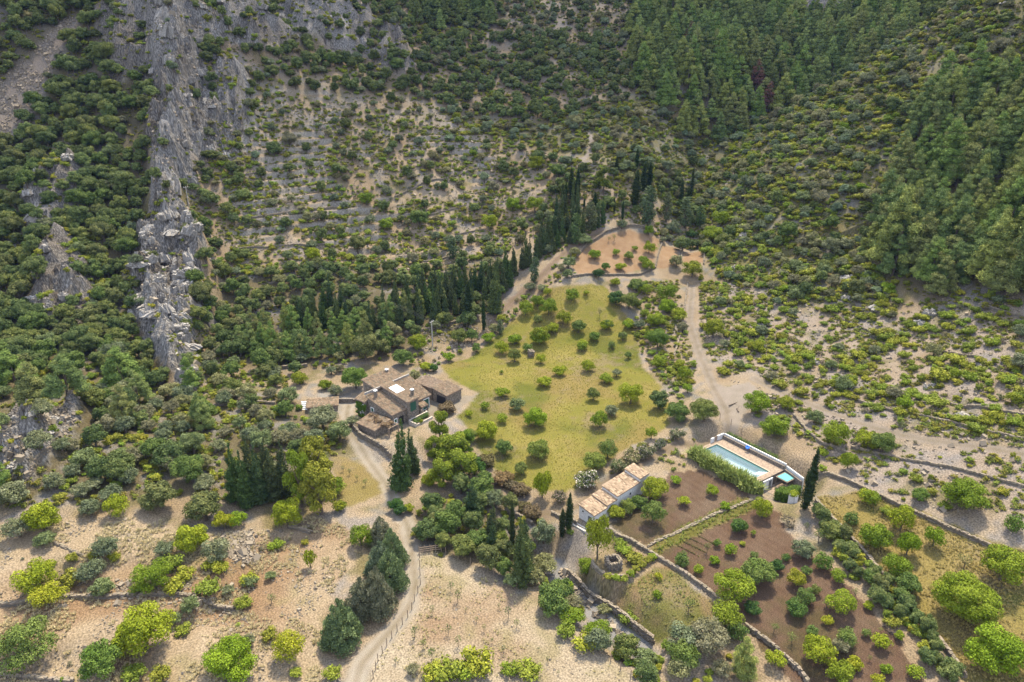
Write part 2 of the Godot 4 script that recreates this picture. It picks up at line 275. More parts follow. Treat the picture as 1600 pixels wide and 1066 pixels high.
const POSTS := [
	[-15.6, -94.5, "thin wooden fence post between the dirt road and the sandy field", "posts along the dirt road"],
	[-15.3, -92.4, "thin wooden fence post between the dirt road and the sandy field", "posts along the dirt road"],
	[-15.0, -90.4, "thin wooden fence post between the dirt road and the sandy field", "posts along the dirt road"],
	[-14.7, -88.4, "thin wooden fence post between the dirt road and the sandy field", "posts along the dirt road"],
	[-14.9, -86.6, "thin wooden fence post between the dirt road and the sandy field", "posts along the dirt road"],
	[-15.2, -84.9, "thin wooden fence post between the dirt road and the sandy field", "posts along the dirt road"],
	[-15.4, -83.2, "thin wooden fence post between the dirt road and the sandy field", "posts along the dirt road"],
	[-15.8, -81.7, "thin wooden fence post between the dirt road and the sandy field", "posts along the dirt road"],
	[-16.4, -80.3, "thin wooden fence post between the dirt road and the sandy field", "posts along the dirt road"],
	[-17.0, -79.0, "thin wooden fence post between the dirt road and the sandy field", "posts along the dirt road"],
	[-17.6, -77.8, "thin wooden fence post between the dirt road and the sandy field", "posts along the dirt road"],
	[-18.1, -76.4, "thin wooden fence post between the dirt road and the sandy field", "posts along the dirt road"],
	[-18.5, -75.1, "thin wooden fence post between the dirt road and the sandy field", "posts along the dirt road"],
	[-18.9, -73.8, "thin wooden fence post between the dirt road and the sandy field", "posts along the dirt road"],
	[-19.0, -72.5, "thin wooden fence post between the dirt road and the sandy field", "posts along the dirt road"],
	[-19.1, -71.1, "thin wooden fence post between the dirt road and the sandy field", "posts along the dirt road"],
	[-11.3, -95.9, "thin wooden fence post along the stream side of the sandy field", "posts along the stream side of the sandy field"],
	[-9.1, -94.9, "thin wooden fence post along the stream side of the sandy field", "posts along the stream side of the sandy field"],
	[-7.0, -93.8, "thin wooden fence post along the stream side of the sandy field", "posts along the stream side of the sandy field"],
	[-4.9, -92.7, "thin wooden fence post along the stream side of the sandy field", "posts along the stream side of the sandy field"],
	[-3.0, -91.4, "thin wooden fence post along the stream side of the sandy field", "posts along the stream side of the sandy field"],
	[-1.1, -90.1, "thin wooden fence post along the stream side of the sandy field", "posts along the stream side of the sandy field"],
	[0.8, -88.8, "thin wooden fence post along the stream side of the sandy field", "posts along the stream side of the sandy field"],
	[2.5, -87.3, "thin wooden fence post along the stream side of the sandy field", "posts along the stream side of the sandy field"],
	[4.2, -85.7, "thin wooden fence post along the stream side of the sandy field", "posts along the stream side of the sandy field"],
	[5.8, -84.2, "thin wooden fence post along the stream side of the sandy field", "posts along the stream side of the sandy field"],
	[7.3, -82.5, "thin wooden fence post along the stream side of the sandy field", "posts along the stream side of the sandy field"],
	[8.8, -80.9, "thin wooden fence post along the stream side of the sandy field", "posts along the stream side of the sandy field"],
	[10.2, -79.3, "thin wooden fence post along the stream side of the sandy field", "posts along the stream side of the sandy field"],
	[11.5, -77.7, "thin wooden fence post along the stream side of the sandy field", "posts along the stream side of the sandy field"],
	[12.8, -76.2, "thin wooden fence post along the stream side of the sandy field", "posts along the stream side of the sandy field"],
	[14.1, -74.7, "thin wooden fence post along the stream side of the sandy field", "posts along the stream side of the sandy field"],
	[15.3, -73.3, "thin wooden fence post along the stream side of the sandy field", "posts along the stream side of the sandy field"],
	[16.5, -71.9, "thin wooden fence post along the stream side of the sandy field", "posts along the stream side of the sandy field"],
	[46.4, -136.0, "wooden fence post by the bare ground behind the pool", "posts behind the pool"],
	[48.1, -133.4, "wooden fence post by the bare ground behind the pool", "posts behind the pool"],
	[49.7, -130.9, "wooden fence post by the bare ground behind the pool", "posts behind the pool"],
	[47.9, -126.9, "wooden fence post by the bare ground behind the pool", "posts behind the pool"],
]
# name, kind, look and place, category, group, [x, z, crown width, height (0: by kind), which one]
const TREES := [
	["fruit_tree", "almond", "small bright green fruit tree on the meadow", "fruit tree", "trees on the mown meadow", [
		[-17.3, -172.7, 3.5, 0, "nearest to the power pole"],
		[12.1, -189.1, 3.5, 0, "third nearest to the meadow pillar"],
		[19.8, -179.0, 3.2, 0, "nearest to the bare yard"],
		[7.9, -171.9, 3.0, 0, "nearest to the meadow pillar"],
		[-2.3, -151.7, 3.4, 0, "second nearest to the white oleander"],
		[-6.4, -145.4, 2.4, 0, "second nearest to the garage"],
		[-9.9, -140.3, 2.0, 0, "nearest to the garage"],
		[-2.2, -139.7, 2.6, 0, "nearest to the white oleander"],
		[23.1, -203.4, 2.1, 0, "nearest to the orange terraces"],
		[20.1, -180.6, 3.2, 0, "second nearest to the bare yard"],
		[1.3, -183.5, 3.2, 0, "second nearest to the meadow pillar"],
		[11.1, -204.8, 2.9, 0, "second nearest to the orange terraces"]]],
	["fruit_tree", "green", "small dull green fruit tree on the meadow", "fruit tree", "trees on the mown meadow", [
		[-10.1, -178.5, 2.8, 0, "nearest to the power pole"],
		[4.4, -178.8, 2.8, 0, "nearest to the meadow pillar"],
		[23.8, -184.4, 3.2, 0, "second nearest to the orange terraces"],
		[31.8, -172.8, 2.1, 0, "nearest to the bare yard"],
		[7.6, -193.2, 2.9, 0, "second nearest to the meadow pillar"],
		[28.2, -179.9, 2.4, 0, "second nearest to the white oleander"],
		[32.0, -184.5, 2.7, 0, "nearest to the orange terraces"]]],
	["fruit_tree", "almond", "medium bright green fruit tree on the meadow", "fruit tree", "trees on the mown meadow", [
		[-6.9, -184.5, 3.9, 0, "nearest to the power pole"],
		[0.7, -183.3, 3.6, 0, "nearest to the meadow pillar"],
		[-3.0, -177.6, 4.0, 0, "nearest to the garage"],
		[34.8, -190.2, 3.8, 0, "nearest to the orange terraces"],
		[12.5, -164.5, 3.8, 0, "fourth nearest to the white oleander"],
		[8.2, -157.9, 3.9, 0, "second nearest to the cypress pair"],
		[24.1, -159.3, 3.6, 0, "nearest to the bare yard"],
		[5.8, -112.1, 3.7, 5.7, "nearest to the cypress pair"],
		[11.7, -188.3, 3.7, 0, "second nearest to the meadow pillar"],
		[27.8, -189.6, 3.8, 0, "third nearest to the orange terraces"],
		[34.3, -189.8, 3.6, 0, "second nearest to the orange terraces"]]],
	["fruit_tree", "green", "large dull green fruit tree on the meadow", "fruit tree", "trees on the mown meadow", [
		[-15.3, -183.3, 4.7, 0, "nearest to the power pole"],
		[-11.6, -184.8, 4.3, 0, "second nearest to the power pole"],
		[0.7, -172.7, 4.1, 0, "nearest to the meadow pillar"],
		[5.5, -125.2, 4.8, 0, "nearest to the field gate"],
		[19.9, -123.7, 4.1, 0, "nearest to the kerb path"],
		[16.8, -120.0, 4.5, 0, "nearest to the white oleander"],
		[19.5, -188.3, 4.0, 0, "nearest to the orange terraces"]]],
	["poplar_tree", "poplar", "pale feathery poplar on the meadow", "tree", "trees on the mown meadow", [
		[-3.4, -188.8, 2.2, 4.5, "near the meadow pillar"]]],
	["fruit_tree", "almond", "large bright green fruit tree on the meadow", "fruit tree", "trees on the mown meadow", [
		[8.0, -182.9, 5.3, 0, "second nearest to the meadow pillar"],
		[20.2, -166.4, 4.0, 0, "third nearest to the bare yard"],
		[28.3, -147.1, 5.9, 0, "nearest to the bare yard"],
		[5.3, -138.1, 5.1, 0, "nearest to the cypress pair"],
		[-5.5, -133.0, 4.8, 0, "nearest to the garage"],
		[19.7, -136.7, 4.0, 0, "nearest to the white oleander"],
		[18.4, -201.2, 4.5, 0, "nearest to the orange terraces"],
		[4.1, -197.9, 4.6, 0, "nearest to the power pole"],
		[7.9, -201.0, 4.4, 0, "fourth nearest to the orange terraces"],
		[11.1, -196.3, 5.3, 0, "third nearest to the orange terraces"],
		[15.3, -191.9, 4.5, 0, "second nearest to the orange terraces"],
		[7.9, -182.8, 5.3, 0, "nearest to the meadow pillar"]]],
	["fruit_tree", "green", "medium dull green fruit tree on the meadow", "fruit tree", "trees on the mown meadow", [
		[19.5, -188.7, 3.9, 0, "nearest to the meadow pillar"],
		[28.0, -190.0, 3.7, 0, "nearest to the orange terraces"],
		[19.8, -150.0, 3.4, 0, "nearest to the bare yard"],
		[-1.9, -127.0, 3.7, 0, "nearest to the garage"],
		[1.9, -119.8, 3.2, 0, "nearest to the cypress pair"],
		[23.7, -184.5, 3.2, 0, "second nearest to the meadow pillar"]]],
	["thin_tree", "thin", "sparse tree on the meadow", "tree", "trees on the mown meadow", [
		[28.2, -179.1, 2.3, 0, "nearest to the white oleander"],
		[31.9, -183.6, 2.4, 0, "nearest to the bare yard"],
		[26.5, -195.3, 1.7, 0, "nearest to the orange terraces"]]],
	["mastic_bush", "bush", "low green bush on the meadow", "bush", "trees on the mown meadow", [
		[-2.8, -165.1, 1.2, 0, "near the meadow pillar"]]],
	["olive_tree", "olive", "grey green olive-like tree on the meadow", "tree", "trees on the mown meadow", [
		[27.2, -162.6, 2.6, 0, "nearest to the bare yard"],
		[1.1, -145.4, 3.6, 0, "nearest to the meadow pillar"],
		[23.1, -142.6, 2.6, 0, "nearest to the white oleander"]]],
	["flowering_bush", "oleander", "large dull pink flecked bush by the meadow edge", "bush", "flowering bushes by the meadow edge", [
		[21.3, -118.9, 3.4, 0, "nearest to the white cottage"],
		[24.4, -121.8, 3.4, 0, "second nearest to the white cottage"],
		[27.7, -123.1, 3.9, 0, "nearest to the reed bed"]]],
	["flowering_bush", "white_oleander", "white flowered bush by the meadow edge", "bush", "flowering bushes by the meadow edge", [
		[14.6, -114.4, 4.9, 0, "near the white oleander"]]],
	["flowering_bush", "oleander", "small dull pink flecked bush by the meadow edge", "bush", "flowering bushes by the meadow edge", [
		[8.9, -110.5, 3.0, 0, "nearest to the cypress pair"],
		[31.2, -126.0, 2.9, 0, "nearest to the reed bed"],
		[21.2, -118.8, 3.3, 0, "nearest to the white cottage"]]],
	["leafy_tree", "green", "dull green leafy tree around the farmhouse", "tree", "trees around the farmhouse", [
		[-38.6, -153.6, 6.1, 0, "nearest to the farmhouse"],
		[-29.2, -168.6, 5.4, 0, "nearest to the power pole"]]],
	["leafy_tree", "almond", "bright green leafy tree around the farmhouse", "tree", "trees around the farmhouse", [
		[-26.0, -178.1, 4.6, 0, "nearest to the power pole"],
		[-22.8, -166.2, 3.6, 0, "nearest to the garage"],
		[-52.9, -155.1, 4.2, 0, "nearest to the patio shelter"],
		[-31.4, -106.2, 2.2, 0, "nearest to the dry pasture"]]],
	["evergreen_oak", "oak", "deep green round tree around the farmhouse", "tree", "trees around the farmhouse", [
		[-39.3, -170.0, 7.4, 0, "nearest to the farmhouse"],
		[-55.7, -160.9, 3.4, 0, "nearest to the patio shelter"],
		[-35.5, -174.3, 4.8, 0, "nearest to the power pole"]]],
	["leafy_tree", "dark", "dark green leafy tree around the farmhouse", "tree", "trees around the farmhouse", [
		[-20.8, -165.8, 2.7, 0, "nearest to the power pole"],
		[-21.4, -106.7, 3.0, 0, "nearest to the dry pasture"]]],
	["leafy_tree", "yellow", "yellow green leafy tree around the farmhouse", "tree", "trees around the farmhouse", [
		[-22.0, -160.4, 1.8, 0, "nearest to the driveway"],
		[-46.1, -152.9, 3.1, 0, "nearest to the patio shelter"],
		[-19.1, -106.7, 2.0, 0, "nearest to the field gate"]]],
	["olive_tree", "olive", "small grey green olive-like tree around the farmhouse", "tree", "trees around the farmhouse", [
		[-25.0, -160.5, 3.2, 0, "nearest to the farmhouse"],
		[-35.3, -134.5, 3.1, 0, "nearest to the tiled shed"]]],
	["olive_tree", "olive", "medium grey green olive-like tree around the farmhouse", "tree", "trees around the farmhouse", [
		[-42.6, -149.4, 3.5, 0, "nearest to the patio shelter"],
		[-41.5, -126.7, 4.8, 0, "nearest to the dry pasture"]]],
	["brown_bush", "brown", "russet bush around the farmhouse", "bush", "trees around the farmhouse", [
		[-15.1, -141.2, 4.2, 0, "near the driveway"]]],
	["olive_tree", "olive", "large grey green olive-like tree around the farmhouse", "tree", "trees around the farmhouse", [
		[-41.4, -133.1, 6.8, 0, "nearest to the patio shelter"],
		[-34.4, -182.9, 5.3, 0, "nearest to the power pole"]]],
	["conifer_tree", "conifer", "dark pointed conifer below the farmhouse", "conifer", "conifers below the farmhouse", [
		[-21.7, -114.6, 5.1, 14.8, "nearest to the dry pasture"],
		[-19.9, -119.8, 3.0, 10, "nearest to the planter"]]],
	["tall_tree", "tall", "medium tall billowing tree below the driveway", "tree", "trees of the grove below the driveway", [
		[-15.4, -129.7, 4.5, 6.9, "nearest to the driveway"],
		[-13.6, -115.4, 5.1, 6.1, "nearest to the field gate"]]],
	["tall_tree", "tall", "large tall billowing tree below the driveway", "tree", "trees of the grove below the driveway", [
		[-12.3, -123.8, 6.6, 7, "nearest to the driveway"],
		[-9.8, -117.4, 6.8, 7, "nearest to the field gate"]]],
	["tall_tree", "tall", "small tall billowing tree below the driveway", "tree", "trees of the grove below the driveway", [
		[-10.1, -126.7, 4.5, 6, "nearest to the driveway"],
		[-16.3, -124.6, 4.1, 5.3, "nearest to the planter"]]],
	["leafy_tree", "almond", "bright green leafy tree below the driveway", "tree", "trees of the grove below the driveway", [
		[-16.4, -115.9, 3.5, 0, "nearest to the field gate"],
		[-20.4, -136.0, 1.2, 0, "nearest to the planter"]]],
	["leafy_tree", "dark", "dark green leafy tree below the driveway", "tree", "trees of the grove below the driveway", [
		[-7.5, -119.6, 4.0, 0, "near the driveway"]]],
	["leafy_tree", "green", "dull green leafy tree below the driveway", "tree", "trees of the grove below the driveway", [
		[-9.0, -132.0, 3.2, 0, "near the driveway"]]],
	["brown_bush", "brown", "large russet bush along the lower meadow bank", "bush", "bushes along the lower meadow bank", [
		[-5.4, -122.9, 3.8, 0, "nearest to the driveway"],
		[-1.9, -117.3, 4.1, 0, "nearest to the cypress pair"]]],
	["brown_bush", "brown", "medium russet bush along the lower meadow bank", "bush", "bushes along the lower meadow bank", [
		[1.8, -113.3, 3.7, 0, "nearest to the white oleander"],
		[3.7, -106.7, 3.7, 0, "nearest to the cypress pair"]]],
	["brown_bush", "brown", "small russet bush along the lower meadow bank", "bush", "bushes along the lower meadow bank", [
		[0.1, -115.1, 3.3, 0, "nearest to the garage"],
		[2.3, -108.2, 2.7, 0, "nearest to the cypress pair"]]],
	["olive_tree", "olive", "grey green olive-like tree along the lower meadow bank", "tree", "bushes along the lower meadow bank", [
		[-3.2, -109.5, 3.9, 0, "near the cypress pair"]]],
	["cypress_tree", "cypress", "slim dark cypress along the dry stream", "cypress", "trees along the dry stream", [
		[0.1, -97.2, 1.0, 10.6, "nearest to the field gate"],
		[9.0, -102.1, 1.3, 5.8, "second nearest to the cypress pair"],
		[10.2, -102.5, 1.5, 7.8, "nearest to the cypress pair"]]],
	["conifer_tree", "conifer", "dark pointed conifer along the dry stream", "conifer", "trees along the dry stream", [
		[2.0, -97.6, 3.3, 7.3, "nearest to the cypress pair"],
		[-3.6, -100.8, 2.6, 7.4, "second nearest to the cypress pair"],
		[-7.3, -106.7, 3.5, 7.4, "nearest to the field gate"],
		[-3.3, -96.8, 2.6, 7, "nearest to the road bend"],
		[1.8, -90.1, 4.0, 12.6, "nearest to the stream bed"]]],
	["olive_tree", "olive", "grey green olive-like tree along the dry stream", "tree", "trees along the dry stream", [
		[5.7, -101.4, 4.8, 0, "nearest to the cypress pair"],
		[5.5, -95.7, 4.1, 0, "nearest to the stream bed"],
		[3.8, -90.5, 3.3, 0, "second nearest to the stream bed"],
		[-0.1, -89.3, 2.8, 0, "nearest to the field gate"],
		[12.6, -77.0, 3.7, 0, "nearest to the lawn wall"]]],
	["thin_tree", "thin", "sparse tree in the small dry pasture", "tree", "thin trees in the small pasture", [
		[-33.8, -118.3, 1.0, 0, "nearest to the patio shelter"],
		[-32.3, -117.5, 1.0, 0, "nearest to the tiled shed"],
		[-30.5, -115.8, 1.1, 0, "nearest to the dry pasture"],
		[-28.6, -114.2, 1.1, 0, "nearest to the field gate"]]],
	["tall_tree", "bigyellow", "tall yellow green tree beside the dirt road bend", "tree", "trees beside the dirt road bend", [
		[-37.2, -111.7, 5.9, 11.2, "nearest to the dry pasture"],
		[-38.7, -106.6, 4.8, 12, "nearest to the crag foot"],
		[-34.6, -104.7, 6.0, 10.5, "nearest to the road bend"]]],
	["leafy_tree", "almond", "bright green leafy tree beside the dirt road bend", "tree", "trees beside the dirt road bend", [
		[-34.1, -111.1, 4.2, 0, "near the dry pasture"]]],
	["olive_tree", "olive", "grey green olive-like tree between meadow and pool", "tree", "trees between meadow and pool", [
		[23.1, -141.5, 3.0, 0, "near the white oleander"]]],
	["evergreen_oak", "oak", "deep green round tree between meadow and pool", "tree", "trees between meadow and pool", [
		[34.3, -143.5, 4.6, 0, "near the bare yard"]]],
	["leafy_tree", "green", "dull green leafy tree between meadow and pool", "tree", "trees between meadow and pool", [
		[37.2, -137.4, 5.1, 0, "nearest to the white cottage"],
		[42.5, -135.5, 6.2, 0, "nearest to the bare yard"]]],
	["leafy_tree", "almond", "bright green leafy tree between meadow and pool", "tree", "trees between meadow and pool", [
		[42.3, -149.2, 2.7, 0, "nearest to the bare yard"],
		[30.1, -130.4, 2.8, 0, "nearest to the white cottage"]]],
	["flowering_bush", "oleander", "medium dull pink flecked bush by the meadow edge", "bush", "flowering bushes by the meadow edge", [
		[35.4, -129.5, 3.4, 0, "nearest to the reed bed"],
		[24.4, -121.0, 3.4, 0, "nearest to the white cottage"]]],
	["leafy_tree", "almond", "large bright green leafy tree behind the pool", "tree", "trees on the bank behind the pool", [
		[54.3, -136.2, 5.8, 0, "nearest to the bare yard"],
		[55.1, -127.4, 5.3, 0, "nearest to the glass pergola"],
		[64.5, -120.2, 5.5, 0, "nearest to the hillside path"]]],
	["leafy_tree", "almond", "medium bright green leafy tree behind the pool", "tree", "trees on the bank behind the pool", [
		[60.5, -135.9, 3.8, 0, "nearest to the bare yard"],
		[69.3, -117.7, 4.3, 0, "nearest to the hillside path"]]],
	["mastic_bush", "bush", "low green bush behind the pool", "bush", "trees on the bank behind the pool", [
		[63.8, -137.0, 2.0, 0, "nearest to the bare yard"],
		[64.6, -99.1, 2.4, 0, "nearest to the long garden wall"],
		[59.6, -113.5, 1.8, 0, "nearest to the pool cypress"]]],
	["olive_tree", "olive", "grey green olive-like tree behind the pool", "tree", "trees on the bank behind the pool", [
		[64.1, -129.0, 3.4, 0, "near the hillside path"]]],
	["leafy_tree", "almond", "small bright green leafy tree behind the pool", "tree", "trees on the bank behind the pool", [
		[61.2, -117.7, 2.3, 0, "nearest to the pool cypress"],
		[63.7, -112.4, 3.3, 3.6, "nearest to the hillside path"],
		[63.3, -102.4, 3.0, 0, "nearest to the long garden wall"]]],
	["leafy_tree", "green", "dull green leafy tree behind the pool", "tree", "trees on the bank behind the pool", [
		[71.3, -115.4, 4.6, 0, "near the hillside path"]]],
	["fruit_tree", "yellow", "yellow green fruit tree in the upper garden", "fruit tree", "trees in the upper ploughed garden", [
		[26.8, -109.8, 5.3, 0, "nearest to the white cottage"],
		[37.8, -110.3, 2.5, 0, "nearest to the reed bed"]]],
	["fruit_tree", "green", "dull green fruit tree in the upper garden", "fruit tree", "trees in the upper ploughed garden", [
		[23.4, -107.6, 3.2, 0, "second nearest to the white cottage"],
		[25.1, -102.6, 4.3, 0, "nearest to the lawn wall"],
		[21.2, -106.1, 2.8, 0, "nearest to the white cottage"]]],
	["fruit_tree", "almond", "bright green fruit tree in the upper garden", "fruit tree", "trees in the upper ploughed garden", [
		[31.8, -114.1, 2.3, 0, "nearest to the bare yard"],
		[31.9, -107.4, 2.3, 0, "nearest to the kerb path"],
		[19.0, -104.7, 3.4, 0, "nearest to the white cottage"],
		[39.0, -105.9, 1.8, 0, "nearest to the reed bed"]]],
	["fruit_tree", "almond", "large bright green fruit tree in the ploughed orchard", "fruit tree", "trees in the red ploughed orchard", [
		[44.8, -102.9, 4.1, 0, "nearest to the glass pergola"],
		[34.2, -84.5, 5.7, 0, "nearest to the lawn wall"],
		[49.1, -80.8, 4.0, 0, "nearest to the long garden wall"],
		[42.5, -72.9, 4.4, 0, "second nearest to the long garden wall"]]],
	["fruit_tree", "dark", "dark green fruit tree in the ploughed orchard", "fruit tree", "trees in the red ploughed orchard", [
		[39.6, -99.3, 3.1, 0, "nearest to the kerb path"],
		[44.9, -91.7, 1.5, 0, "nearest to the pool cypress"],
		[42.6, -89.5, 2.4, 0, "second nearest to the kerb path"],
		[42.3, -80.8, 2.9, 0, "nearest to the long garden wall"],
		[36.2, -81.6, 2.5, 0, "second nearest to the lawn wall"]]],
	["fruit_tree", "green", "small dull green fruit tree in the ploughed orchard", "fruit tree", "trees in the red ploughed orchard", [
		[34.9, -96.0, 1.5, 0, "nearest to the kerb path"],
		[40.1, -92.8, 1.3, 0, "nearest to the glass pergola"],
		[46.7, -84.3, 1.6, 0, "second nearest to the long garden wall"],
		[50.7, -76.2, 1.3, 0, "nearest to the long garden wall"]]],
	["thin_tree", "thin", "large sparse tree in the ploughed orchard", "tree", "trees in the red ploughed orchard", [
		[32.7, -94.3, 1.5, 0, "nearest to the kerb path"],
		[51.5, -95.0, 2.1, 0, "nearest to the pool cypress"],
		[40.2, -76.1, 1.5, 0, "nearest to the field wall end"]]],
	["fruit_tree", "almond", "small bright green fruit tree in the ploughed orchard", "fruit tree", "trees in the red ploughed orchard", [
		[36.5, -93.9, 2.2, 0, "nearest to the kerb path"],
		[33.3, -91.9, 1.6, 0, "nearest to the lawn wall"],
		[53.0, -80.7, 1.5, 0, "nearest to the long garden wall"],
		[54.9, -75.4, 1.4, 0, "nearest to the field wall end"],
		[50.8, -70.5, 1.6, 0, "second nearest to the field wall end"]]],
	["fruit_tree", "yellow", "small yellow green fruit tree in the ploughed orchard", "fruit tree", "trees in the red ploughed orchard", [
		[30.3, -90.1, 1.6, 0, "nearest to the lawn wall"],
		[46.3, -78.7, 1.7, 0, "nearest to the long garden wall"]]],
	["fruit_tree", "green", "medium dull green fruit tree in the ploughed orchard", "fruit tree", "trees in the red ploughed orchard", [
		[28.0, -91.9, 2.4, 0, "nearest to the lawn wall"],
		[46.7, -87.9, 1.8, 0, "nearest to the long garden wall"],
		[43.4, -77.1, 1.9, 0, "nearest to the field wall end"]]],
	["mastic_bush", "bush", "low green bush in the ploughed orchard", "bush", "trees in the red ploughed orchard", [
		[41.8, -98.3, 1.1, 0, "nearest to the glass pergola"],
		[39.2, -96.0, 1.1, 0, "nearest to the kerb path"]]],
	["fruit_tree", "green", "large dull green fruit tree in the ploughed orchard", "fruit tree", "trees in the red ploughed orchard", [
		[38.8, -87.4, 4.9, 0, "nearest to the kerb path"],
		[49.7, -89.1, 2.8, 0, "nearest to the long garden wall"],
		[44.5, -82.7, 2.9, 0, "second nearest to the lawn wall"],
		[47.5, -75.2, 2.9, 0, "nearest to the field wall end"]]],
	["olive_tree", "olive", "grey green olive-like tree in the ploughed orchard", "tree", "trees in the red ploughed orchard", [
		[47.8, -92.2, 3.7, 0, "nearest to the pool cypress"],
		[46.2, -74.1, 2.5, 0, "nearest to the long garden wall"]]],
	["thin_tree", "thin", "small sparse tree in the ploughed orchard", "tree", "trees in the red ploughed orchard", [
		[50.8, -98.2, 1.1, 0, "nearest to the pool cypress"],
		[52.8, -76.5, 0.8, 0, "nearest to the long garden wall"],
		[49.5, -72.3, 0.7, 0, "nearest to the field wall end"]]],
	["fruit_tree", "yellow", "large yellow green fruit tree in the ploughed orchard", "fruit tree", "trees in the red ploughed orchard", [
		[44.5, -86.4, 2.7, 0, "nearest to the long garden wall"],
		[44.3, -69.6, 3.6, 0, "nearest to the field wall end"]]],
	["fruit_tree", "almond", "medium bright green fruit tree in the ploughed orchard", "fruit tree", "trees in the red ploughed orchard", [
		[50.9, -86.2, 2.5, 0, "nearest to the long garden wall"],
		[36.7, -72.8, 2.6, 0, "nearest to the lawn wall"],
		[51.8, -74.3, 2.5, 0, "second nearest to the long garden wall"],
		[54.1, -69.5, 2.3, 0, "nearest to the field wall end"]]],
	["thin_tree", "thin", "medium sparse tree in the ploughed orchard", "tree", "trees in the red ploughed orchard", [
		[52.1, -82.9, 1.1, 0, "nearest to the long garden wall"],
		[47.2, -81.4, 1.4, 0, "nearest to the glass pergola"],
		[38.3, -78.0, 1.4, 0, "nearest to the lawn wall"]]],
	["grey_shrub", "gbush", "low grey shrub in the ploughed orchard", "bush", "trees in the red ploughed orchard", [
		[48.4, -100.4, 3.2, 0, "near the pool cypress"]]],
	["fruit_tree", "yellow", "yellow green fruit tree near the round stone tank", "fruit tree", "plants near the round stone tank", [
		[14.4, -94.4, 4.4, 8.6, "nearest to the stone tank"],
		[23.6, -89.1, 1.4, 0, "nearest to the lawn wall"]]],
	["fruit_tree", "almond", "bright green fruit tree near the round stone tank", "fruit tree", "plants near the round stone tank", [
		[12.5, -94.7, 2.9, 0, "nearest to the stone tank"],
		[8.9, -91.2, 2.4, 0, "nearest to the stream bed"],
		[22.7, -85.4, 1.4, 0, "nearest to the lawn wall"]]],
	["mastic_bush", "bush", "low green bush near the round stone tank", "bush", "plants near the round stone tank", [
		[20.5, -93.6, 3.2, 0, "nearest to the lawn wall"],
		[19.3, -95.9, 2.9, 0, "nearest to the stone tank"],
		[18.1, -83.4, 3.0, 0, "nearest to the stream bed"],
		[18.8, -97.8, 2.6, 0, "nearest to the stone doorstep"]]],
	["thin_tree", "thin", "sparse tree near the round stone tank", "tree", "plants near the round stone tank", [
		[26.8, -82.2, 1.8, 0, "near the lawn wall"]]],
	["olive_tree", "olive", "grey green olive-like tree near the round stone tank", "tree", "plants near the round stone tank", [
		[14.5, -85.4, 2.2, 0, "near the stream bed"]]],
	["fruit_tree", "green", "dull green fruit tree near the round stone tank", "fruit tree", "plants near the round stone tank", [
		[10.4, -101.8, 1.4, 0, "near the cypress pair"]]],
	["fruit_tree", "yellow", "medium yellow green fruit tree in the ploughed orchard", "fruit tree", "trees in the red ploughed orchard", [
		[47.0, -71.4, 2.1, 0, "nearest to the long garden wall"],
		[49.0, -69.0, 1.8, 0, "nearest to the field wall end"]]],
	["leafy_tree", "yellow", "yellow green leafy tree in the wood below the lawn", "tree", "trees in the wood below the lawn", [
		[31.7, -79.6, 4.4, 0, "near the lawn wall"]]],
	["leafy_tree", "green", "dull green leafy tree in the wood below the lawn", "tree", "trees in the wood below the lawn", [
		[32.7, -77.4, 3.0, 0, "nearest to the lawn wall"],
		[24.1, -73.2, 4.5, 0, "nearest to the stream bed"]]],
	["olive_tree", "olive", "grey green olive-like tree in the wood below the lawn", "tree", "trees in the wood below the lawn", [
		[28.0, -75.6, 6.2, 0, "nearest to the kerb path"],
		[24.7, -75.7, 5.0, 0, "nearest to the lawn wall"],
		[23.3, -72.1, 3.7, 0, "second nearest to the stream bed"]]],
	["pine_tree", "pine", "feathery pine in the wood below the lawn", "pine tree", "trees in the wood below the lawn", [
		[32.1, -71.7, 3.7, 6.8, "near the lawn wall"]]],
	["fruit_tree", "almond", "medium bright green fruit tree on the yellow terraces", "fruit tree", "trees on the yellow grass terraces", [
		[59.1, -92.3, 4.8, 0, "nearest to the pool cypress"],
		[59.8, -86.0, 4.2, 0, "nearest to the long garden wall"],
		[73.3, -82.9, 5.9, 0, "nearest to the huge tree"]]],
	["fruit_tree", "almond", "small bright green fruit tree on the yellow terraces", "fruit tree", "trees on the yellow grass terraces", [
		[63.2, -89.9, 3.3, 4.2, "nearest to the long garden wall"],
		[64.8, -95.1, 4.1, 4.6, "second nearest to the long garden wall"],
		[67.6, -90.6, 2.8, 3.5, "nearest to the huge tree"],
		[62.7, -102.9, 3.0, 0, "nearest to the pool cypress"]]],
	["fruit_tree", "green", "dull green fruit tree on the yellow terraces", "fruit tree", "trees on the yellow grass terraces", [
		[58.3, -98.4, 2.7, 0, "nearest to the pool cypress"],
		[60.0, -82.9, 3.7, 0, "nearest to the long garden wall"],
		[70.5, -100.3, 3.2, 0, "nearest to the hillside path"],
		[79.3, -90.3, 2.9, 2.9, "second nearest to the huge tree"]]],
	["thin_tree", "thin", "sparse tree on the yellow terraces", "tree", "trees on the yellow grass terraces", [
		[69.6, -85.7, 2.4, 0, "near the huge tree"]]],
	["fruit_tree", "almond", "large bright green fruit tree on the yellow terraces", "fruit tree", "trees on the yellow grass terraces", [
		[64.9, -77.5, 8.3, 0, "nearest to the huge tree"],
		[64.5, -69.6, 7.0, 0, "nearest to the field wall end"],
		[75.3, -96.9, 6.7, 0, "nearest to the hillside path"]]],
	["mastic_bush", "bush", "low green bush on the yellow terraces", "bush", "trees on the yellow grass terraces", [
		[64.7, -99.5, 2.4, 0, "nearest to the long garden wall"],
		[67.6, -99.4, 1.6, 0, "second nearest to the long garden wall"],
		[72.4, -105.6, 2.6, 0, "nearest to the hillside path"],
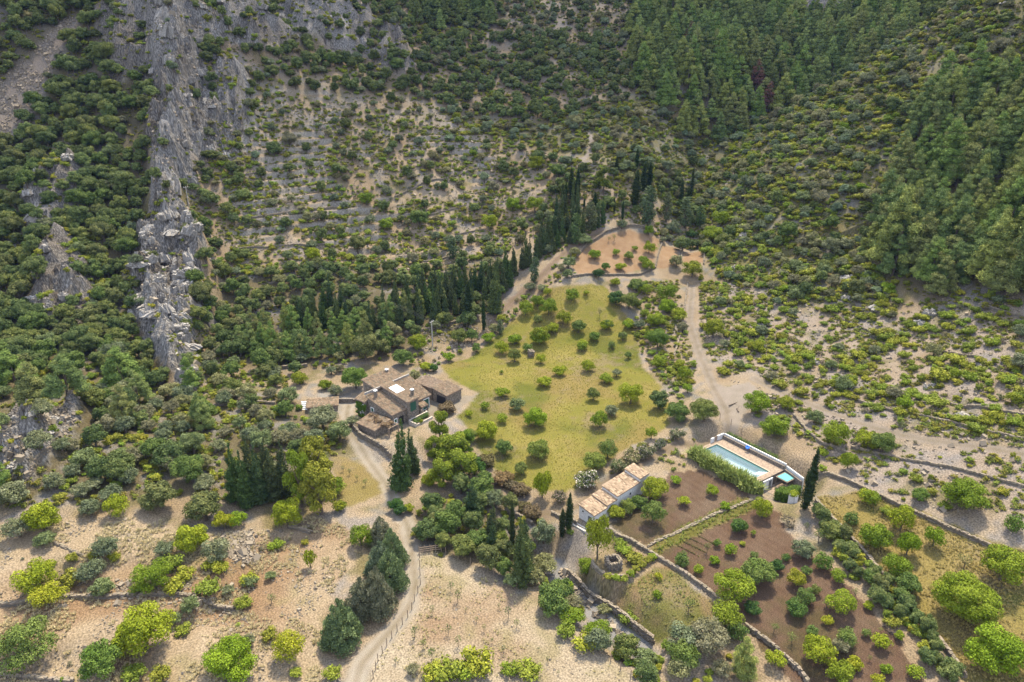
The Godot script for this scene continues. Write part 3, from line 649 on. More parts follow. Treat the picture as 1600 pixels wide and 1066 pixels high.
		[73.3, -101.6, 1.9, 0, "third nearest to the huge tree"],
		[73.2, -97.8, 2.1, 0, "nearest to the huge tree"]]],
	["leafy_tree", "almond", "medium bright green leafy tree on the sandy terraces", "tree", "trees and bushes on the sandy terraces", [
		[-39.7, -101.3, 5.5, 0, "nearest to the dry pasture"],
		[-54.6, -84.1, 5.5, 0, "nearest to the terrace wall"],
		[-52.8, -93.0, 5.2, 0, "nearest to the crag foot"]]],
	["mastic_bush", "bush", "medium low green bush on the sandy terraces", "bush", "trees and bushes on the sandy terraces", [
		[-40.2, -96.2, 3.0, 0, "nearest to the dry pasture"],
		[-24.5, -70.8, 2.9, 0, "nearest to the road bend"],
		[-41.7, -87.7, 3.2, 0, "second nearest to the dry pasture"],
		[-40.9, -82.6, 2.9, 0, "fourth nearest to the terrace wall"],
		[-46.9, -69.0, 3.0, 0, "nearest to the lowest wall"],
		[-46.3, -88.4, 2.9, 0, "third nearest to the terrace wall"],
		[-51.3, -86.7, 3.3, 0, "nearest to the terrace wall"]]],
	["leafy_tree", "almond", "small bright green leafy tree on the sandy terraces", "tree", "trees and bushes on the sandy terraces", [
		[-33.1, -91.4, 2.0, 3.3, "nearest to the terrace wall"],
		[-25.8, -96.8, 4.2, 0, "nearest to the road bend"],
		[-31.7, -105.8, 2.5, 0, "nearest to the dry pasture"]]],
	["thin_tree", "thin", "sparse tree on the sandy terraces", "tree", "trees and bushes on the sandy terraces", [
		[-36.8, -83.3, 1.6, 0, "near the terrace wall"]]],
	["mastic_bush", "bush", "small low green bush on the sandy terraces", "bush", "trees and bushes on the sandy terraces", [
		[-35.0, -76.6, 2.7, 0, "second nearest to the dry pasture"],
		[-29.6, -70.8, 1.9, 0, "second nearest to the road bend"],
		[-36.3, -107.1, 1.2, 0, "nearest to the dry pasture"],
		[-66.7, -89.4, 2.3, 0, "second nearest to the terrace wall"],
		[-63.7, -89.7, 2.3, 0, "nearest to the terrace wall"],
		[-69.7, -88.6, 2.0, 0, "nearest to the knoll wall"],
		[-47.6, -77.1, 2.8, 0, "third nearest to the terrace wall"]]],
	["leafy_tree", "yellow", "yellow green leafy tree on the sandy terraces", "tree", "trees and bushes on the sandy terraces", [
		[-31.1, -73.4, 4.5, 0, "nearest to the road bend"],
		[-68.1, -80.0, 4.5, 0, "nearest to the lowest wall"]]],
	["leafy_tree", "dark", "dark green leafy tree on the sandy terraces", "tree", "trees and bushes on the sandy terraces", [
		[-20.5, -105.7, 2.9, 0, "near the field gate"]]],
	["broad_conifer", "cedar", "large broad grey green conifer along the dirt road", "conifer", "conifers along the dirt road", [
		[-24.7, -77.0, 6.4, 7.6, "second nearest to the road bend"],
		[-19.4, -87.5, 5.6, 7.3, "nearest to the road bend"]]],
	["broad_conifer", "cedar", "small broad grey green conifer along the dirt road", "conifer", "conifers along the dirt road", [
		[-22.8, -82.5, 5.3, 6.4, "nearest to the terrace wall"],
		[-20.4, -82.6, 5.3, 8.4, "second nearest to the road bend"],
		[-22.6, -97.6, 4.7, 5.4, "nearest to the road bend"]]],
	["broad_conifer", "cedar", "medium broad grey green conifer along the dirt road", "conifer", "conifers along the dirt road", [
		[-21.3, -90.6, 5.5, 6.2, "second nearest to the road bend"],
		[-19.9, -93.1, 5.5, 6.7, "nearest to the road bend"]]],
	["sapling", "sapling", "large spindly sapling in the sandy field", "sapling", "saplings in the sandy field", [
		[-9.7, -87.2, 1.1, 0, "nearest to the road bend"],
		[-8.4, -84.9, 1.4, 0, "second nearest to the road bend"],
		[-0.6, -82.3, 1.2, 0, "nearest to the stream bed"],
		[-14.3, -78.0, 1.2, 0, "third nearest to the road bend"],
		[-9.4, -78.7, 1.1, 0, "third nearest to the field gate"],
		[-7.8, -76.7, 1.2, 0, "fourth nearest to the stream bed"],
		[-11.4, -74.3, 1.2, 0, "second nearest to the terrace wall"]]],
	["sapling", "sapling", "medium spindly sapling in the sandy field", "sapling", "saplings in the sandy field", [
		[-12.2, -82.5, 0.8, 0, "nearest to the road bend"],
		[-5.4, -81.3, 0.6, 0, "second nearest to the field gate"],
		[-2.0, -84.1, 0.6, 0, "nearest to the cypress pair"],
		[0.7, -80.5, 1.0, 0, "nearest to the stream bed"],
		[-4.2, -79.6, 0.7, 0, "fourth nearest to the road bend"],
		[-12.8, -76.1, 1.0, 0, "second nearest to the road bend"],
		[-1.2, -75.9, 0.7, 0, "third nearest to the stream bed"]]],
	["sapling", "sapling", "small spindly sapling in the sandy field", "sapling", "saplings in the sandy field", [
		[-7.1, -83.1, 0.5, 0, "nearest to the road bend"],
		[-2.9, -77.5, 0.6, 0, "second nearest to the field gate"],
		[0.2, -73.9, 0.6, 0, "fourth nearest to the stream bed"],
		[3.9, -76.5, 0.4, 0, "nearest to the stream bed"],
		[5.1, -74.6, 0.6, 0, "second nearest to the stream bed"],
		[6.5, -72.6, 0.4, 0, "nearest to the lawn wall"],
		[-16.4, -73.6, 0.6, 0, "second nearest to the road bend"]]],
	["mastic_bush", "bush", "large low green bush below the sandy field", "bush", "bushes at the foot of the sandy field", [
		[-5.0, -72.9, 5.2, 0, "nearest to the stream bed"],
		[-8.9, -71.7, 4.4, 0, "nearest to the road bend"]]],
	["mastic_bush", "bush", "medium low green bush below the sandy field", "bush", "bushes at the foot of the sandy field", [
		[-6.8, -71.8, 4.1, 0, "nearest to the road bend"],
		[2.3, -72.2, 4.1, 0, "nearest to the stream bed"]]],
	["olive_tree", "olive", "grey green olive-like tree below the sandy field", "tree", "bushes at the foot of the sandy field", [
		[-13.8, -72.1, 1.8, 0, "near the road bend"]]],
	["mastic_bush", "bush", "small low green bush below the sandy field", "bush", "bushes at the foot of the sandy field", [
		[-0.4, -72.7, 2.7, 0, "nearest to the stream bed"],
		[-11.0, -71.6, 3.8, 0, "nearest to the road bend"]]],
	["leafy_tree", "almond", "bright green leafy tree along the dry stream", "tree", "trees along the dry stream", [
		[8.7, -90.8, 2.6, 0, "nearest to the stream bed"],
		[9.2, -82.3, 3.6, 0, "second nearest to the stream bed"],
		[13.0, -80.2, 4.1, 0, "nearest to the lawn wall"]]],
	["evergreen_oak", "oak", "deep green round tree along the dry stream", "tree", "trees along the dry stream", [
		[6.3, -84.3, 5.3, 0, "near the stream bed"]]],
	["mastic_bush", "bush", "low green bush along the dry stream", "bush", "trees along the dry stream", [
		[8.0, -79.4, 3.6, 0, "second nearest to the stream bed"],
		[5.7, -85.0, 3.1, 0, "nearest to the stream bed"],
		[10.7, -77.1, 3.9, 0, "nearest to the lawn wall"]]],
	["evergreen_oak", "oak", "large deep green round tree by the stream", "tree", "round trees of the stream clump", [
		[-15.0, -98.9, 4.3, 0, "nearest to the field gate"],
		[-11.3, -100.3, 5.0, 0, "second nearest to the field gate"],
		[-8.3, -95.6, 4.6, 0, "nearest to the cypress pair"]]],
	["evergreen_oak", "oak", "medium deep green round tree by the stream", "tree", "round trees of the stream clump", [
		[-5.8, -97.6, 4.2, 0, "nearest to the white oleander"],
		[-3.8, -92.6, 4.3, 0, "nearest to the cypress pair"],
		[-10.5, -104.2, 4.0, 0, "nearest to the field gate"]]],
	["evergreen_oak", "oak", "small deep green round tree by the stream", "tree", "round trees of the stream clump", [
		[-6.8, -102.2, 4.0, 0, "nearest to the white oleander"],
		[-1.2, -91.3, 2.9, 0, "nearest to the cypress pair"],
		[-13.7, -104.3, 3.4, 0, "nearest to the field gate"]]],
	["mastic_bush", "bush", "low green bush by the stream", "bush", "round trees of the stream clump", [
		[-16.7, -100.0, 2.2, 0, "near the field gate"]]],
	["leafy_tree", "green", "dull green leafy tree by the stream", "tree", "round trees of the stream clump", [
		[-2.1, -100.0, 2.7, 0, "near the cypress pair"]]],
	["leafy_tree", "almond", "bright green leafy tree above the sandy terraces", "tree", "trees at the upper edge of the sandy terraces", [
		[-77.4, -94.3, 5.2, 0, "nearest to the knoll wall"],
		[-68.0, -99.0, 4.0, 0, "nearest to the terrace wall"],
		[-47.7, -99.7, 3.1, 0, "nearest to the dry pasture"]]],
	["olive_tree", "olive", "grey green olive-like tree above the sandy terraces", "tree", "trees at the upper edge of the sandy terraces", [
		[-80.3, -92.5, 4.3, 0, "nearest to the knoll wall"],
		[-75.2, -91.0, 3.3, 0, "nearest to the lowest wall"],
		[-72.3, -98.9, 3.7, 0, "nearest to the terrace wall"]]],
	["evergreen_oak", "oak", "deep green round tree above the sandy terraces", "tree", "trees at the upper edge of the sandy terraces", [
		[-61.8, -101.9, 5.7, 0, "nearest to the terrace wall"],
		[-60.2, -109.8, 6.2, 0, "nearest to the crag foot"],
		[-53.7, -100.7, 6.0, 0, "nearest to the dry pasture"]]],
	["leafy_tree", "yellow", "yellow green leafy tree above the sandy terraces", "tree", "trees at the upper edge of the sandy terraces", [
		[-49.9, -99.0, 3.8, 0, "near the terrace wall"]]],
	["olive_tree", "olive", "large grey green olive-like tree on the sandy terraces", "tree", "trees and bushes on the sandy terraces", [
		[-64.9, -90.0, 4.2, 0, "nearest to the knoll wall"],
		[-65.2, -85.9, 4.3, 0, "second nearest to the knoll wall"],
		[-62.0, -83.1, 3.4, 0, "nearest to the terrace wall"],
		[-47.6, -90.6, 4.7, 0, "nearest to the dry pasture"]]],
	["mastic_bush", "bush", "large low green bush on the sandy terraces", "bush", "trees and bushes on the sandy terraces", [
		[-68.1, -85.1, 3.7, 0, "nearest to the knoll wall"],
		[-56.6, -83.7, 3.3, 0, "nearest to the terrace wall"],
		[-51.7, -83.8, 3.6, 0, "second nearest to the terrace wall"],
		[-46.5, -84.1, 4.3, 0, "second nearest to the dry pasture"],
		[-50.3, -68.9, 3.3, 0, "nearest to the lowest wall"],
		[-47.8, -89.0, 3.3, 0, "nearest to the dry pasture"],
		[-54.0, -88.4, 4.1, 0, "nearest to the crag foot"]]],
	["leafy_tree", "almond", "large bright green leafy tree on the sandy terraces", "tree", "trees and bushes on the sandy terraces", [
		[-71.3, -82.9, 5.9, 0, "nearest to the lowest wall"],
		[-51.0, -73.6, 7.0, 0, "nearest to the terrace wall"],
		[-37.9, -70.4, 6.6, 0, "nearest to the road bend"]]],
	["olive_tree", "olive", "medium grey green olive-like tree on the sandy terraces", "tree", "trees and bushes on the sandy terraces", [
		[-56.3, -91.1, 3.1, 0, "nearest to the terrace wall"],
		[-47.8, -80.6, 2.6, 0, "second nearest to the terrace wall"],
		[-41.3, -86.9, 2.3, 0, "nearest to the dry pasture"]]],
	["olive_tree", "olive", "small grey green olive-like tree on the sandy terraces", "tree", "trees and bushes on the sandy terraces", [
		[-49.3, -78.8, 1.9, 0, "nearest to the terrace wall"],
		[-44.0, -84.8, 2.0, 0, "second nearest to the terrace wall"],
		[-38.6, -88.3, 1.8, 0, "nearest to the dry pasture"],
		[-37.4, -74.9, 2.1, 0, "second nearest to the road bend"]]],
	["leafy_tree", "green", "dull green leafy tree on the sandy terraces", "tree", "trees and bushes on the sandy terraces", [
		[-65.4, -71.0, 7.5, 0, "nearest to the lowest wall"],
		[-54.5, -69.1, 5.4, 0, "nearest to the terrace wall"]]],
	["conifer_tree", "conifer", "small dark pointed conifer in the tight dark cluster", "conifer", "conifers in the tight dark cluster", [
		[-50.4, -106.5, 3.3, 11.7, "nearest to the crag foot"],
		[-47.9, -105.1, 3.4, 11.6, "nearest to the road bend"],
		[-48.4, -109.3, 3.3, 11.6, "nearest to the dry pasture"]]],
	["conifer_tree", "conifer", "medium dark pointed conifer in the tight dark cluster", "conifer", "conifers in the tight dark cluster", [
		[-46.1, -106.1, 3.6, 12.1, "nearest to the crag foot"],
		[-42.5, -108.7, 3.5, 11.6, "nearest to the dry pasture"]]],
	["conifer_tree", "conifer", "large dark pointed conifer in the tight dark cluster", "conifer", "conifers in the tight dark cluster", [
		[-44.3, -107.4, 3.6, 10.9, "nearest to the dry pasture"],
		[-45.9, -110.5, 3.7, 10.8, "nearest to the patio shelter"]]],
	["cypress_tree", "cypress", "medium slim dark cypress at the head of the valley", "cypress", "cypresses at the head of the valley", [
		[48.6, -273.4, 1.8, 8, "third nearest to the orange terraces"],
		[40.4, -269.6, 1.6, 6.3, "second nearest to the orange terraces"],
		[70.5, -271.7, 1.4, 11.3, "nearest to the thin path"],
		[65.6, -266.6, 1.8, 9.1, "second nearest to the thin path"],
		[30.6, -251.6, 2.0, 6.5, "nearest to the orange terraces"]]],
	["cypress_tree", "cypress", "small slim dark cypress at the head of the valley", "cypress", "cypresses at the head of the valley", [
		[68.9, -269.0, 1.2, 5.8, "nearest to the thin path"],
		[18.7, -256.5, 1.2, 8.6, "nearest to the meadow pillar"],
		[19.9, -256.1, 1.4, 9.2, "second nearest to the meadow pillar"],
		[37.5, -250.9, 1.1, 4.8, "second nearest to the orange terraces"],
		[40.1, -247.5, 1.2, 6.6, "nearest to the orange terraces"],
		[26.5, -251.7, 0.9, 4.9, "third nearest to the orange terraces"]]],
	["cypress_tree", "cypress", "large slim dark cypress at the head of the valley", "cypress", "cypresses at the head of the valley", [
		[45.5, -254.9, 3.8, 13.3, "nearest to the orange terraces"],
		[52.5, -265.8, 2.6, 9.9, "nearest to the thin path"],
		[22.4, -259.6, 3.2, 11.7, "nearest to the power pole"],
		[24.1, -257.2, 2.7, 12.2, "nearest to the meadow pillar"],
		[49.8, -263.4, 3.2, 10.7, "second nearest to the thin path"]]],
	["poplar_tree", "poplar", "large pale feathery poplar at the valley head", "tree", "poplars at the valley head", [
		[49.8, -249.3, 6.2, 14.1, "nearest to the orange terraces"],
		[65.1, -255.2, 4.8, 11.7, "nearest to the thin path"]]],
	["poplar_tree", "poplar", "medium pale feathery poplar at the valley head", "tree", "poplars at the valley head", [
		[27.6, -240.3, 4.7, 10.6, "nearest to the orange terraces"],
		[70.8, -255.0, 4.2, 8.1, "nearest to the thin path"]]],
	["poplar_tree", "poplar", "small pale feathery poplar at the valley head", "tree", "poplars at the valley head", [
		[22.3, -232.9, 3.8, 10.8, "nearest to the orange terraces"],
		[57.8, -255.4, 4.2, 10.9, "nearest to the thin path"],
		[7.2, -213.0, 3.6, 8.8, "nearest to the meadow pillar"]]],
	["tall_tree", "tall", "tall billowing tree at the valley head", "tree", "trees at the valley head", [
		[34.2, -258.8, 7.8, 10, "near the orange terraces"]]],
	["olive_tree", "olive", "grey green olive-like tree at the valley head", "tree", "trees at the valley head", [
		[59.2, -250.0, 5.8, 0, "nearest to the thin path"],
		[57.2, -244.9, 3.1, 0, "second nearest to the orange terraces"],
		[54.4, -242.8, 2.7, 0, "nearest to the orange terraces"],
		[43.0, -271.0, 4.3, 0, "nearest to the power pole"]]],
	["evergreen_oak", "oak", "deep green round tree at the valley head", "tree", "trees at the valley head", [
		[60.7, -238.8, 6.0, 0, "second nearest to the orange terraces"],
		[45.5, -250.7, 4.1, 0, "nearest to the orange terraces"],
		[74.1, -235.5, 5.6, 0, "nearest to the thin path"],
		[17.8, -272.4, 6.0, 0, "nearest to the power pole"]]],
	["leafy_tree", "dark", "dark green leafy tree at the valley head", "tree", "trees at the valley head", [
		[66.5, -250.3, 3.8, 0, "near the thin path"]]],
	["leafy_tree", "almond", "bright green leafy tree at the valley head", "tree", "trees at the valley head", [
		[72.5, -243.7, 7.0, 0, "nearest to the orange terraces"],
		[76.6, -249.5, 6.3, 0, "nearest to the thin path"],
		[9.7, -279.8, 7.0, 0, "nearest to the meadow pillar"]]],
	["fruit_tree", "almond", "large bright green fruit tree on the orange terrace", "fruit tree", "trees on the tilled orange terrace", [
		[49.2, -243.8, 4.0, 0, "nearest to the thin path"],
		[28.0, -224.7, 4.5, 0, "nearest to the orange terraces"],
		[47.6, -232.3, 4.1, 0, "second nearest to the orange terraces"]]],
	["fruit_tree", "almond", "small bright green fruit tree on the orange terrace", "fruit tree", "trees on the tilled orange terrace", [
		[35.6, -228.7, 2.9, 0, "nearest to the orange terraces"],
		[42.6, -232.7, 2.4, 0, "second nearest to the orange terraces"],
		[48.2, -238.8, 1.3, 0, "nearest to the thin path"]]],
	["fruit_tree", "green", "dull green fruit tree on the orange terrace", "fruit tree", "trees on the tilled orange terrace", [
		[40.0, -227.1, 3.7, 0, "nearest to the orange terraces"],
		[30.6, -218.2, 3.1, 0, "nearest to the meadow pillar"]]],
	["fruit_tree", "almond", "medium bright green fruit tree on the orange terrace", "fruit tree", "trees on the tilled orange terrace", [
		[44.6, -225.2, 3.8, 0, "second nearest to the orange terraces"],
		[36.0, -219.8, 3.6, 0, "nearest to the orange terraces"]]],
	["fruit_tree", "dark", "dark green fruit tree on the orange terrace", "fruit tree", "trees on the tilled orange terrace", [
		[27.8, -212.3, 3.9, 0, "near the orange terraces"]]],
	["thin_tree", "thin", "sparse tree on the orange terrace", "tree", "trees on the tilled orange terrace", [
		[35.9, -236.6, 2.0, 0, "nearest to the orange terraces"],
		[33.9, -235.8, 1.3, 0, "second nearest to the orange terraces"]]],
	["olive_tree", "olive", "grey green olive-like tree beside the orange terrace", "tree", "trees beside the tilled orange terrace", [
		[25.3, -232.4, 5.2, 0, "second nearest to the orange terraces"],
		[18.5, -217.4, 4.6, 0, "second nearest to the meadow pillar"],
		[12.5, -227.9, 3.7, 0, "nearest to the power pole"],
		[17.7, -210.9, 3.5, 0, "nearest to the meadow pillar"],
		[39.3, -242.9, 3.7, 0, "nearest to the orange terraces"]]],
	["leafy_tree", "almond", "small bright green leafy tree beyond the meadow", "tree", "trees on the far side of the meadow", [
		[32.9, -209.8, 3.4, 0, "nearest to the orange terraces"],
		[42.1, -207.4, 4.5, 0, "nearest to the bare yard"],
		[45.3, -221.4, 4.5, 0, "second nearest to the orange terraces"]]],
	["leafy_tree", "dark", "dark green leafy tree beyond the meadow", "tree", "trees on the far side of the meadow", [
		[32.0, -200.4, 4.9, 0, "near the orange terraces"]]],
	["leafy_tree", "green", "dull green leafy tree beyond the meadow", "tree", "trees on the far side of the meadow", [
		[35.8, -198.4, 6.1, 0, "nearest to the meadow pillar"],
		[40.5, -176.8, 6.0, 0, "nearest to the bare yard"],
		[39.4, -208.5, 4.5, 0, "nearest to the orange terraces"]]],
	["leafy_tree", "almond", "large bright green leafy tree beyond the meadow", "tree", "trees on the far side of the meadow", [
		[48.3, -203.7, 6.3, 0, "nearest to the orange terraces"],
		[59.7, -219.2, 6.1, 0, "nearest to the thin path"],
		[55.6, -176.8, 5.7, 0, "nearest to the bare yard"]]],
	["leafy_tree", "almond", "medium bright green leafy tree beyond the meadow", "tree", "trees on the far side of the meadow", [
		[42.4, -189.7, 5.1, 0, "nearest to the bare yard"],
		[46.9, -196.5, 4.8, 0, "nearest to the orange terraces"]]],
	["olive_tree", "olive", "grey green olive-like tree beyond the meadow", "tree", "trees on the far side of the meadow", [
		[37.5, -189.5, 3.8, 0, "nearest to the meadow pillar"],
		[55.5, -225.1, 4.8, 0, "nearest to the orange terraces"],
		[48.8, -183.6, 3.3, 0, "nearest to the bare yard"]]],
	["cypress_tree", "cypress", "slim dark cypress below the terraced slope", "cypress", "trees at the foot of the terraced slope", [
		[-13.2, -194.5, 3.2, 13.5, "nearest to the power pole"],
		[-8.4, -191.2, 1.5, 10.2, "nearest to the meadow pillar"]]],
	["conifer_tree", "conifer", "dark pointed conifer below the terraced slope", "conifer", "trees at the foot of the terraced slope", [
		[-5.3, -200.4, 4.9, 16.5, "near the meadow pillar"]]],
	["evergreen_oak", "oak", "deep green round tree below the terraced slope", "tree", "trees at the foot of the terraced slope", [
		[-34.1, -250.6, 7.0, 0, "second nearest to the power pole"],
		[-53.2, -231.3, 6.3, 0, "second nearest to the farmhouse"],
		[-36.4, -190.7, 6.3, 0, "nearest to the power pole"],
		[10.1, -282.3, 6.6, 0, "second nearest to the orange terraces"],
		[17.6, -273.0, 5.4, 0, "nearest to the orange terraces"]]],
	["leafy_tree", "almond", "medium bright green leafy tree below the terraced slope", "tree", "trees at the foot of the terraced slope", [
		[-54.3, -256.6, 5.8, 0, "nearest to the farmhouse"],
		[-8.0, -252.2, 5.7, 0, "nearest to the power pole"]]],
	["leafy_tree", "almond", "small bright green leafy tree below the terraced slope", "tree", "trees at the foot of the terraced slope", [
		[-45.9, -248.1, 5.1, 0, "second nearest to the power pole"],
		[-26.5, -178.4, 4.7, 0, "nearest to the power pole"]]],
	["leafy_tree", "almond", "large bright green leafy tree below the terraced slope", "tree", "trees at the foot of the terraced slope", [
		[8.6, -256.8, 6.2, 0, "nearest to the orange terraces"],
		[0.3, -259.9, 6.2, 0, "nearest to the power pole"]]],
	["poplar_tree", "poplar", "pale feathery poplar below the terraced slope", "tree", "trees at the foot of the terraced slope", [
		[-20.8, -234.7, 4.7, 7.5, "near the power pole"]]],
	["pine_tree", "pine", "feathery pine below the terraced slope", "pine tree", "trees at the foot of the terraced slope", [
		[-35.5, -214.6, 6.3, 4.4, "near the power pole"]]],
	["olive_tree", "olive", "grey green olive-like tree below the terraced slope", "tree", "trees at the foot of the terraced slope", [
		[-8.1, -226.9, 4.0, 0, "near the power pole"]]],
	["cypress_tree", "cypress", "slim dark cypress towering beside the pool hedge", "cypress", "cypress beside the pool", [
		[52.7, -104.0, 2.4, 12.7, "near the pool cypress"]]],
	["pine_tree", "pine", "feathery pine in the wood under the crag", "pine tree", "pines in the wood under the crag", [
		[-101.5, -130.6, 8.9, 10.7, "second nearest to the knoll wall"],
		[-92.0, -127.8, 8.1, 9.3, "nearest to the knoll wall"],
		[-91.8, -147.1, 9.1, 10.5, "second nearest to the crag foot"],
		[-84.3, -138.9, 6.9, 8.6, "nearest to the crag foot"],
		[-110.8, -139.0, 8.5, 9.4, "third nearest to the knoll wall"]]],
	["pine_tree", "dead_pine", "dead russet pine in the valley head pine wood", "pine tree", "dead pines at the valley head", [
		[114.9, -342.5, 9.5, 0, "second nearest to the thin path"],
		[116.5, -328.0, 9.6, 0, "nearest to the thin path"],
		[88.2, -368.7, 9.1, 0, "nearest to the orange terraces"]]],
	["mastic_bush", "bush", "small low green bush creeping round the stone tank", "bush", "shrubs round the stone tank", [
		[15.6, -89.6, 1.5, 0, "nearest to the stone tank"],
		[16.7, -89.0, 1.5, 0, "second nearest to the stone tank"],
		[18.1, -89.1, 1.5, 0, "nearest to the lawn wall"]]],
	["mastic_bush", "bush", "medium low green bush creeping round the stone tank", "bush", "shrubs round the stone tank", [
		[19.2, -89.9, 1.5, 0, "nearest to the stone tank"],
		[20.2, -91.0, 1.5, 0, "nearest to the lawn wall"]]],
	["mastic_bush", "bush", "large low green bush creeping round the stone tank", "bush", "shrubs round the stone tank", [
		[21.4, -92.0, 1.6, 0, "nearest to the stone tank"],
		[22.6, -93.0, 1.6, 0, "second nearest to the lawn wall"],
		[23.5, -93.8, 1.6, 0, "nearest to the lawn wall"]]],
	["conifer_tree", "conifer", "large dark pointed conifer in the dark conifer row", "conifer", "conifers of the dark row", [
		[-60.8, -185.1, 2.8, 9.7, "nearest to the crag foot"],
		[-60.0, -186.6, 2.8, 9.4, "second nearest to the crag foot"],
		[-51.2, -188.8, 2.8, 9, "third nearest to the tiled shed"],
		[-60.2, -194.7, 2.6, 6.8, "third nearest to the crag foot"],
		[-35.8, -195.1, 3.0, 7.8, "fourth nearest to the farmhouse"],
		[-18.8, -201.4, 2.6, 10.2, "fourth nearest to the power pole"],
		[-32.1, -200.3, 2.6, 8.8, "eighth nearest to the planter"],
		[-32.0, -200.1, 3.0, 8.8, "seventh nearest to the planter"],
		[-28.6, -201.8, 2.8, 10.3, "seventh nearest to the power pole"],
		[-27.4, -204.2, 2.6, 10.3, "tenth nearest to the power pole"],
		[-25.3, -203.1, 2.8, 9.6, "sixth nearest to the power pole"],
		[-24.1, -206.6, 2.8, 9.2, "among the others"],
		[-18.7, -209.5, 2.9, 10.7, "tenth nearest to the meadow pillar"],
		[-21.2, -203.2, 2.7, 9.9, "fifth nearest to the power pole"],
		[-20.1, -204.2, 2.6, 10.6, "seventh nearest to the garage"],
		[-18.1, -209.0, 2.9, 10.1, "ninth nearest to the meadow pillar"],
		[-16.6, -208.5, 2.9, 10.3, "seventh nearest to the meadow pillar"],
		[-6.6, -215.1, 2.8, 9.3, "second nearest to the meadow pillar"],
		[-1.8, -219.2, 2.6, 10.1, "third nearest to the meadow pillar"],
		[0.4, -219.7, 2.6, 8.4, "fifth nearest to the meadow pillar"],
		[4.9, -222.7, 2.9, 11.4, "third nearest to the reed bed"],
		[-5.0, -209.9, 2.8, 9.7, "nearest to the meadow pillar"],
		[15.1, -238.6, 2.7, 8.6, "fifth nearest to the orange terraces"],
		[16.7, -240.3, 2.7, 10.6, "fourth nearest to the orange terraces"],
		[17.6, -239.0, 2.8, 8.4, "third nearest to the orange terraces"],
		[23.6, -245.0, 2.6, 11.7, "second nearest to the orange terraces"],
		[11.9, -230.0, 2.6, 7.9, "second nearest to the pool"],
		[20.0, -233.6, 2.7, 7.6, "nearest to the orange terraces"],
		[-44.1, -183.0, 2.9, 8.6, "nearest to the patio shelter"],
		[-41.1, -184.6, 2.7, 9.7, "nearest to the farmhouse"],
		[-27.5, -192.6, 3.0, 8.4, "third nearest to the power pole"],
		[-23.5, -192.5, 2.6, 10.4, "nearest to the power pole"],
		[-22.4, -194.4, 2.8, 9.7, "second nearest to the power pole"],
		[-15.1, -200.1, 2.8, 7.3, "nearest to the cypress pair"]]],
	["conifer_tree", "conifer", "small dark pointed conifer in the dark conifer row", "conifer", "conifers of the dark row", [
		[-58.4, -186.9, 2.2, 9, "third nearest to the patio shelter"],
		[-57.4, -188.0, 2.3, 10.3, "fourth nearest to the patio shelter"],
		[-55.0, -186.3, 2.1, 9.3, "second nearest to the patio shelter"],
		[-54.1, -186.3, 2.2, 7.9, "nearest to the patio shelter"],
		[-48.6, -189.1, 2.2, 7.6, "second nearest to the tiled shed"],
		[-66.4, -189.3, 1.9, 9, "nearest to the crag foot"],
		[-63.0, -190.4, 2.2, 7.8, "second nearest to the crag foot"],
		[-55.1, -197.5, 2.0, 9.9, "seventh nearest to the crag foot"],
		[-38.1, -191.9, 2.3, 10.3, "third nearest to the farmhouse"],
		[-26.9, -197.3, 2.2, 10.9, "fifth nearest to the power pole"],
		[-25.8, -196.5, 2.3, 10.2, "third nearest to the power pole"],
		[-22.8, -198.1, 2.3, 9.1, "fourth nearest to the power pole"],
		[-35.6, -199.9, 2.3, 8.9, "ninth nearest to the power pole"],
		[-13.1, -210.6, 2.2, 9.7, "fourth nearest to the meadow pillar"],
		[-7.5, -212.7, 2.2, 9.4, "third nearest to the meadow pillar"],
		[10.5, -236.8, 2.2, 9.6, "ninth nearest to the meadow pillar"],
		[12.5, -235.8, 2.0, 10.9, "eighth nearest to the bare yard"],
		[19.7, -241.0, 2.3, 8.5, "fourth nearest to the orange terraces"],
		[21.9, -243.6, 2.2, 11.1, "third nearest to the orange terraces"],
		[14.0, -228.6, 2.1, 8.2, "nearest to the kerb path"],
		[15.8, -231.4, 2.3, 7.7, "second nearest to the kerb path"],
		[17.8, -234.8, 2.3, 7.4, "fifth nearest to the orange terraces"],
		[24.8, -238.0, 2.1, 9.3, "second nearest to the orange terraces"],
		[32.7, -243.9, 2.1, 9.6, "nearest to the orange terraces"],
		[16.5, -251.1, 1.8, 9.6, "tenth nearest to the thin path"],
		[18.2, -250.4, 2.1, 10.4, "eighth nearest to the thin path"],
		[19.6, -251.1, 1.8, 9.7, "seventh nearest to the thin path"],
		[22.4, -252.9, 1.8, 13.3, "fourth nearest to the thin path"],
		[23.9, -253.4, 2.2, 10.6, "third nearest to the thin path"],
		[24.2, -252.0, 2.0, 10.7, "second nearest to the thin path"],
		[-36.2, -186.2, 2.2, 8.8, "nearest to the farmhouse"],
		[-29.9, -190.3, 2.3, 8.8, "second nearest to the power pole"],
		[-27.2, -190.9, 2.2, 8, "nearest to the power pole"],
		[-17.2, -198.3, 2.3, 7.5, "second nearest to the garage"],
		[-12.5, -202.7, 2.1, 8, "second nearest to the meadow pillar"],
		[-8.5, -206.3, 2.1, 10.5, "nearest to the meadow pillar"]]],
	["conifer_tree", "conifer", "medium dark pointed conifer in the dark conifer row", "conifer", "conifers of the dark row", [
		[-50.1, -186.8, 2.6, 10.5, "nearest to the patio shelter"],
		[-56.8, -196.4, 2.5, 8, "nearest to the crag foot"],
		[-51.4, -195.6, 2.6, 7.9, "third nearest to the crag foot"],
		[-34.4, -192.7, 2.5, 10.9, "fifth nearest to the farmhouse"],
		[-32.9, -195.2, 2.3, 7.8, "eighth nearest to the farmhouse"],
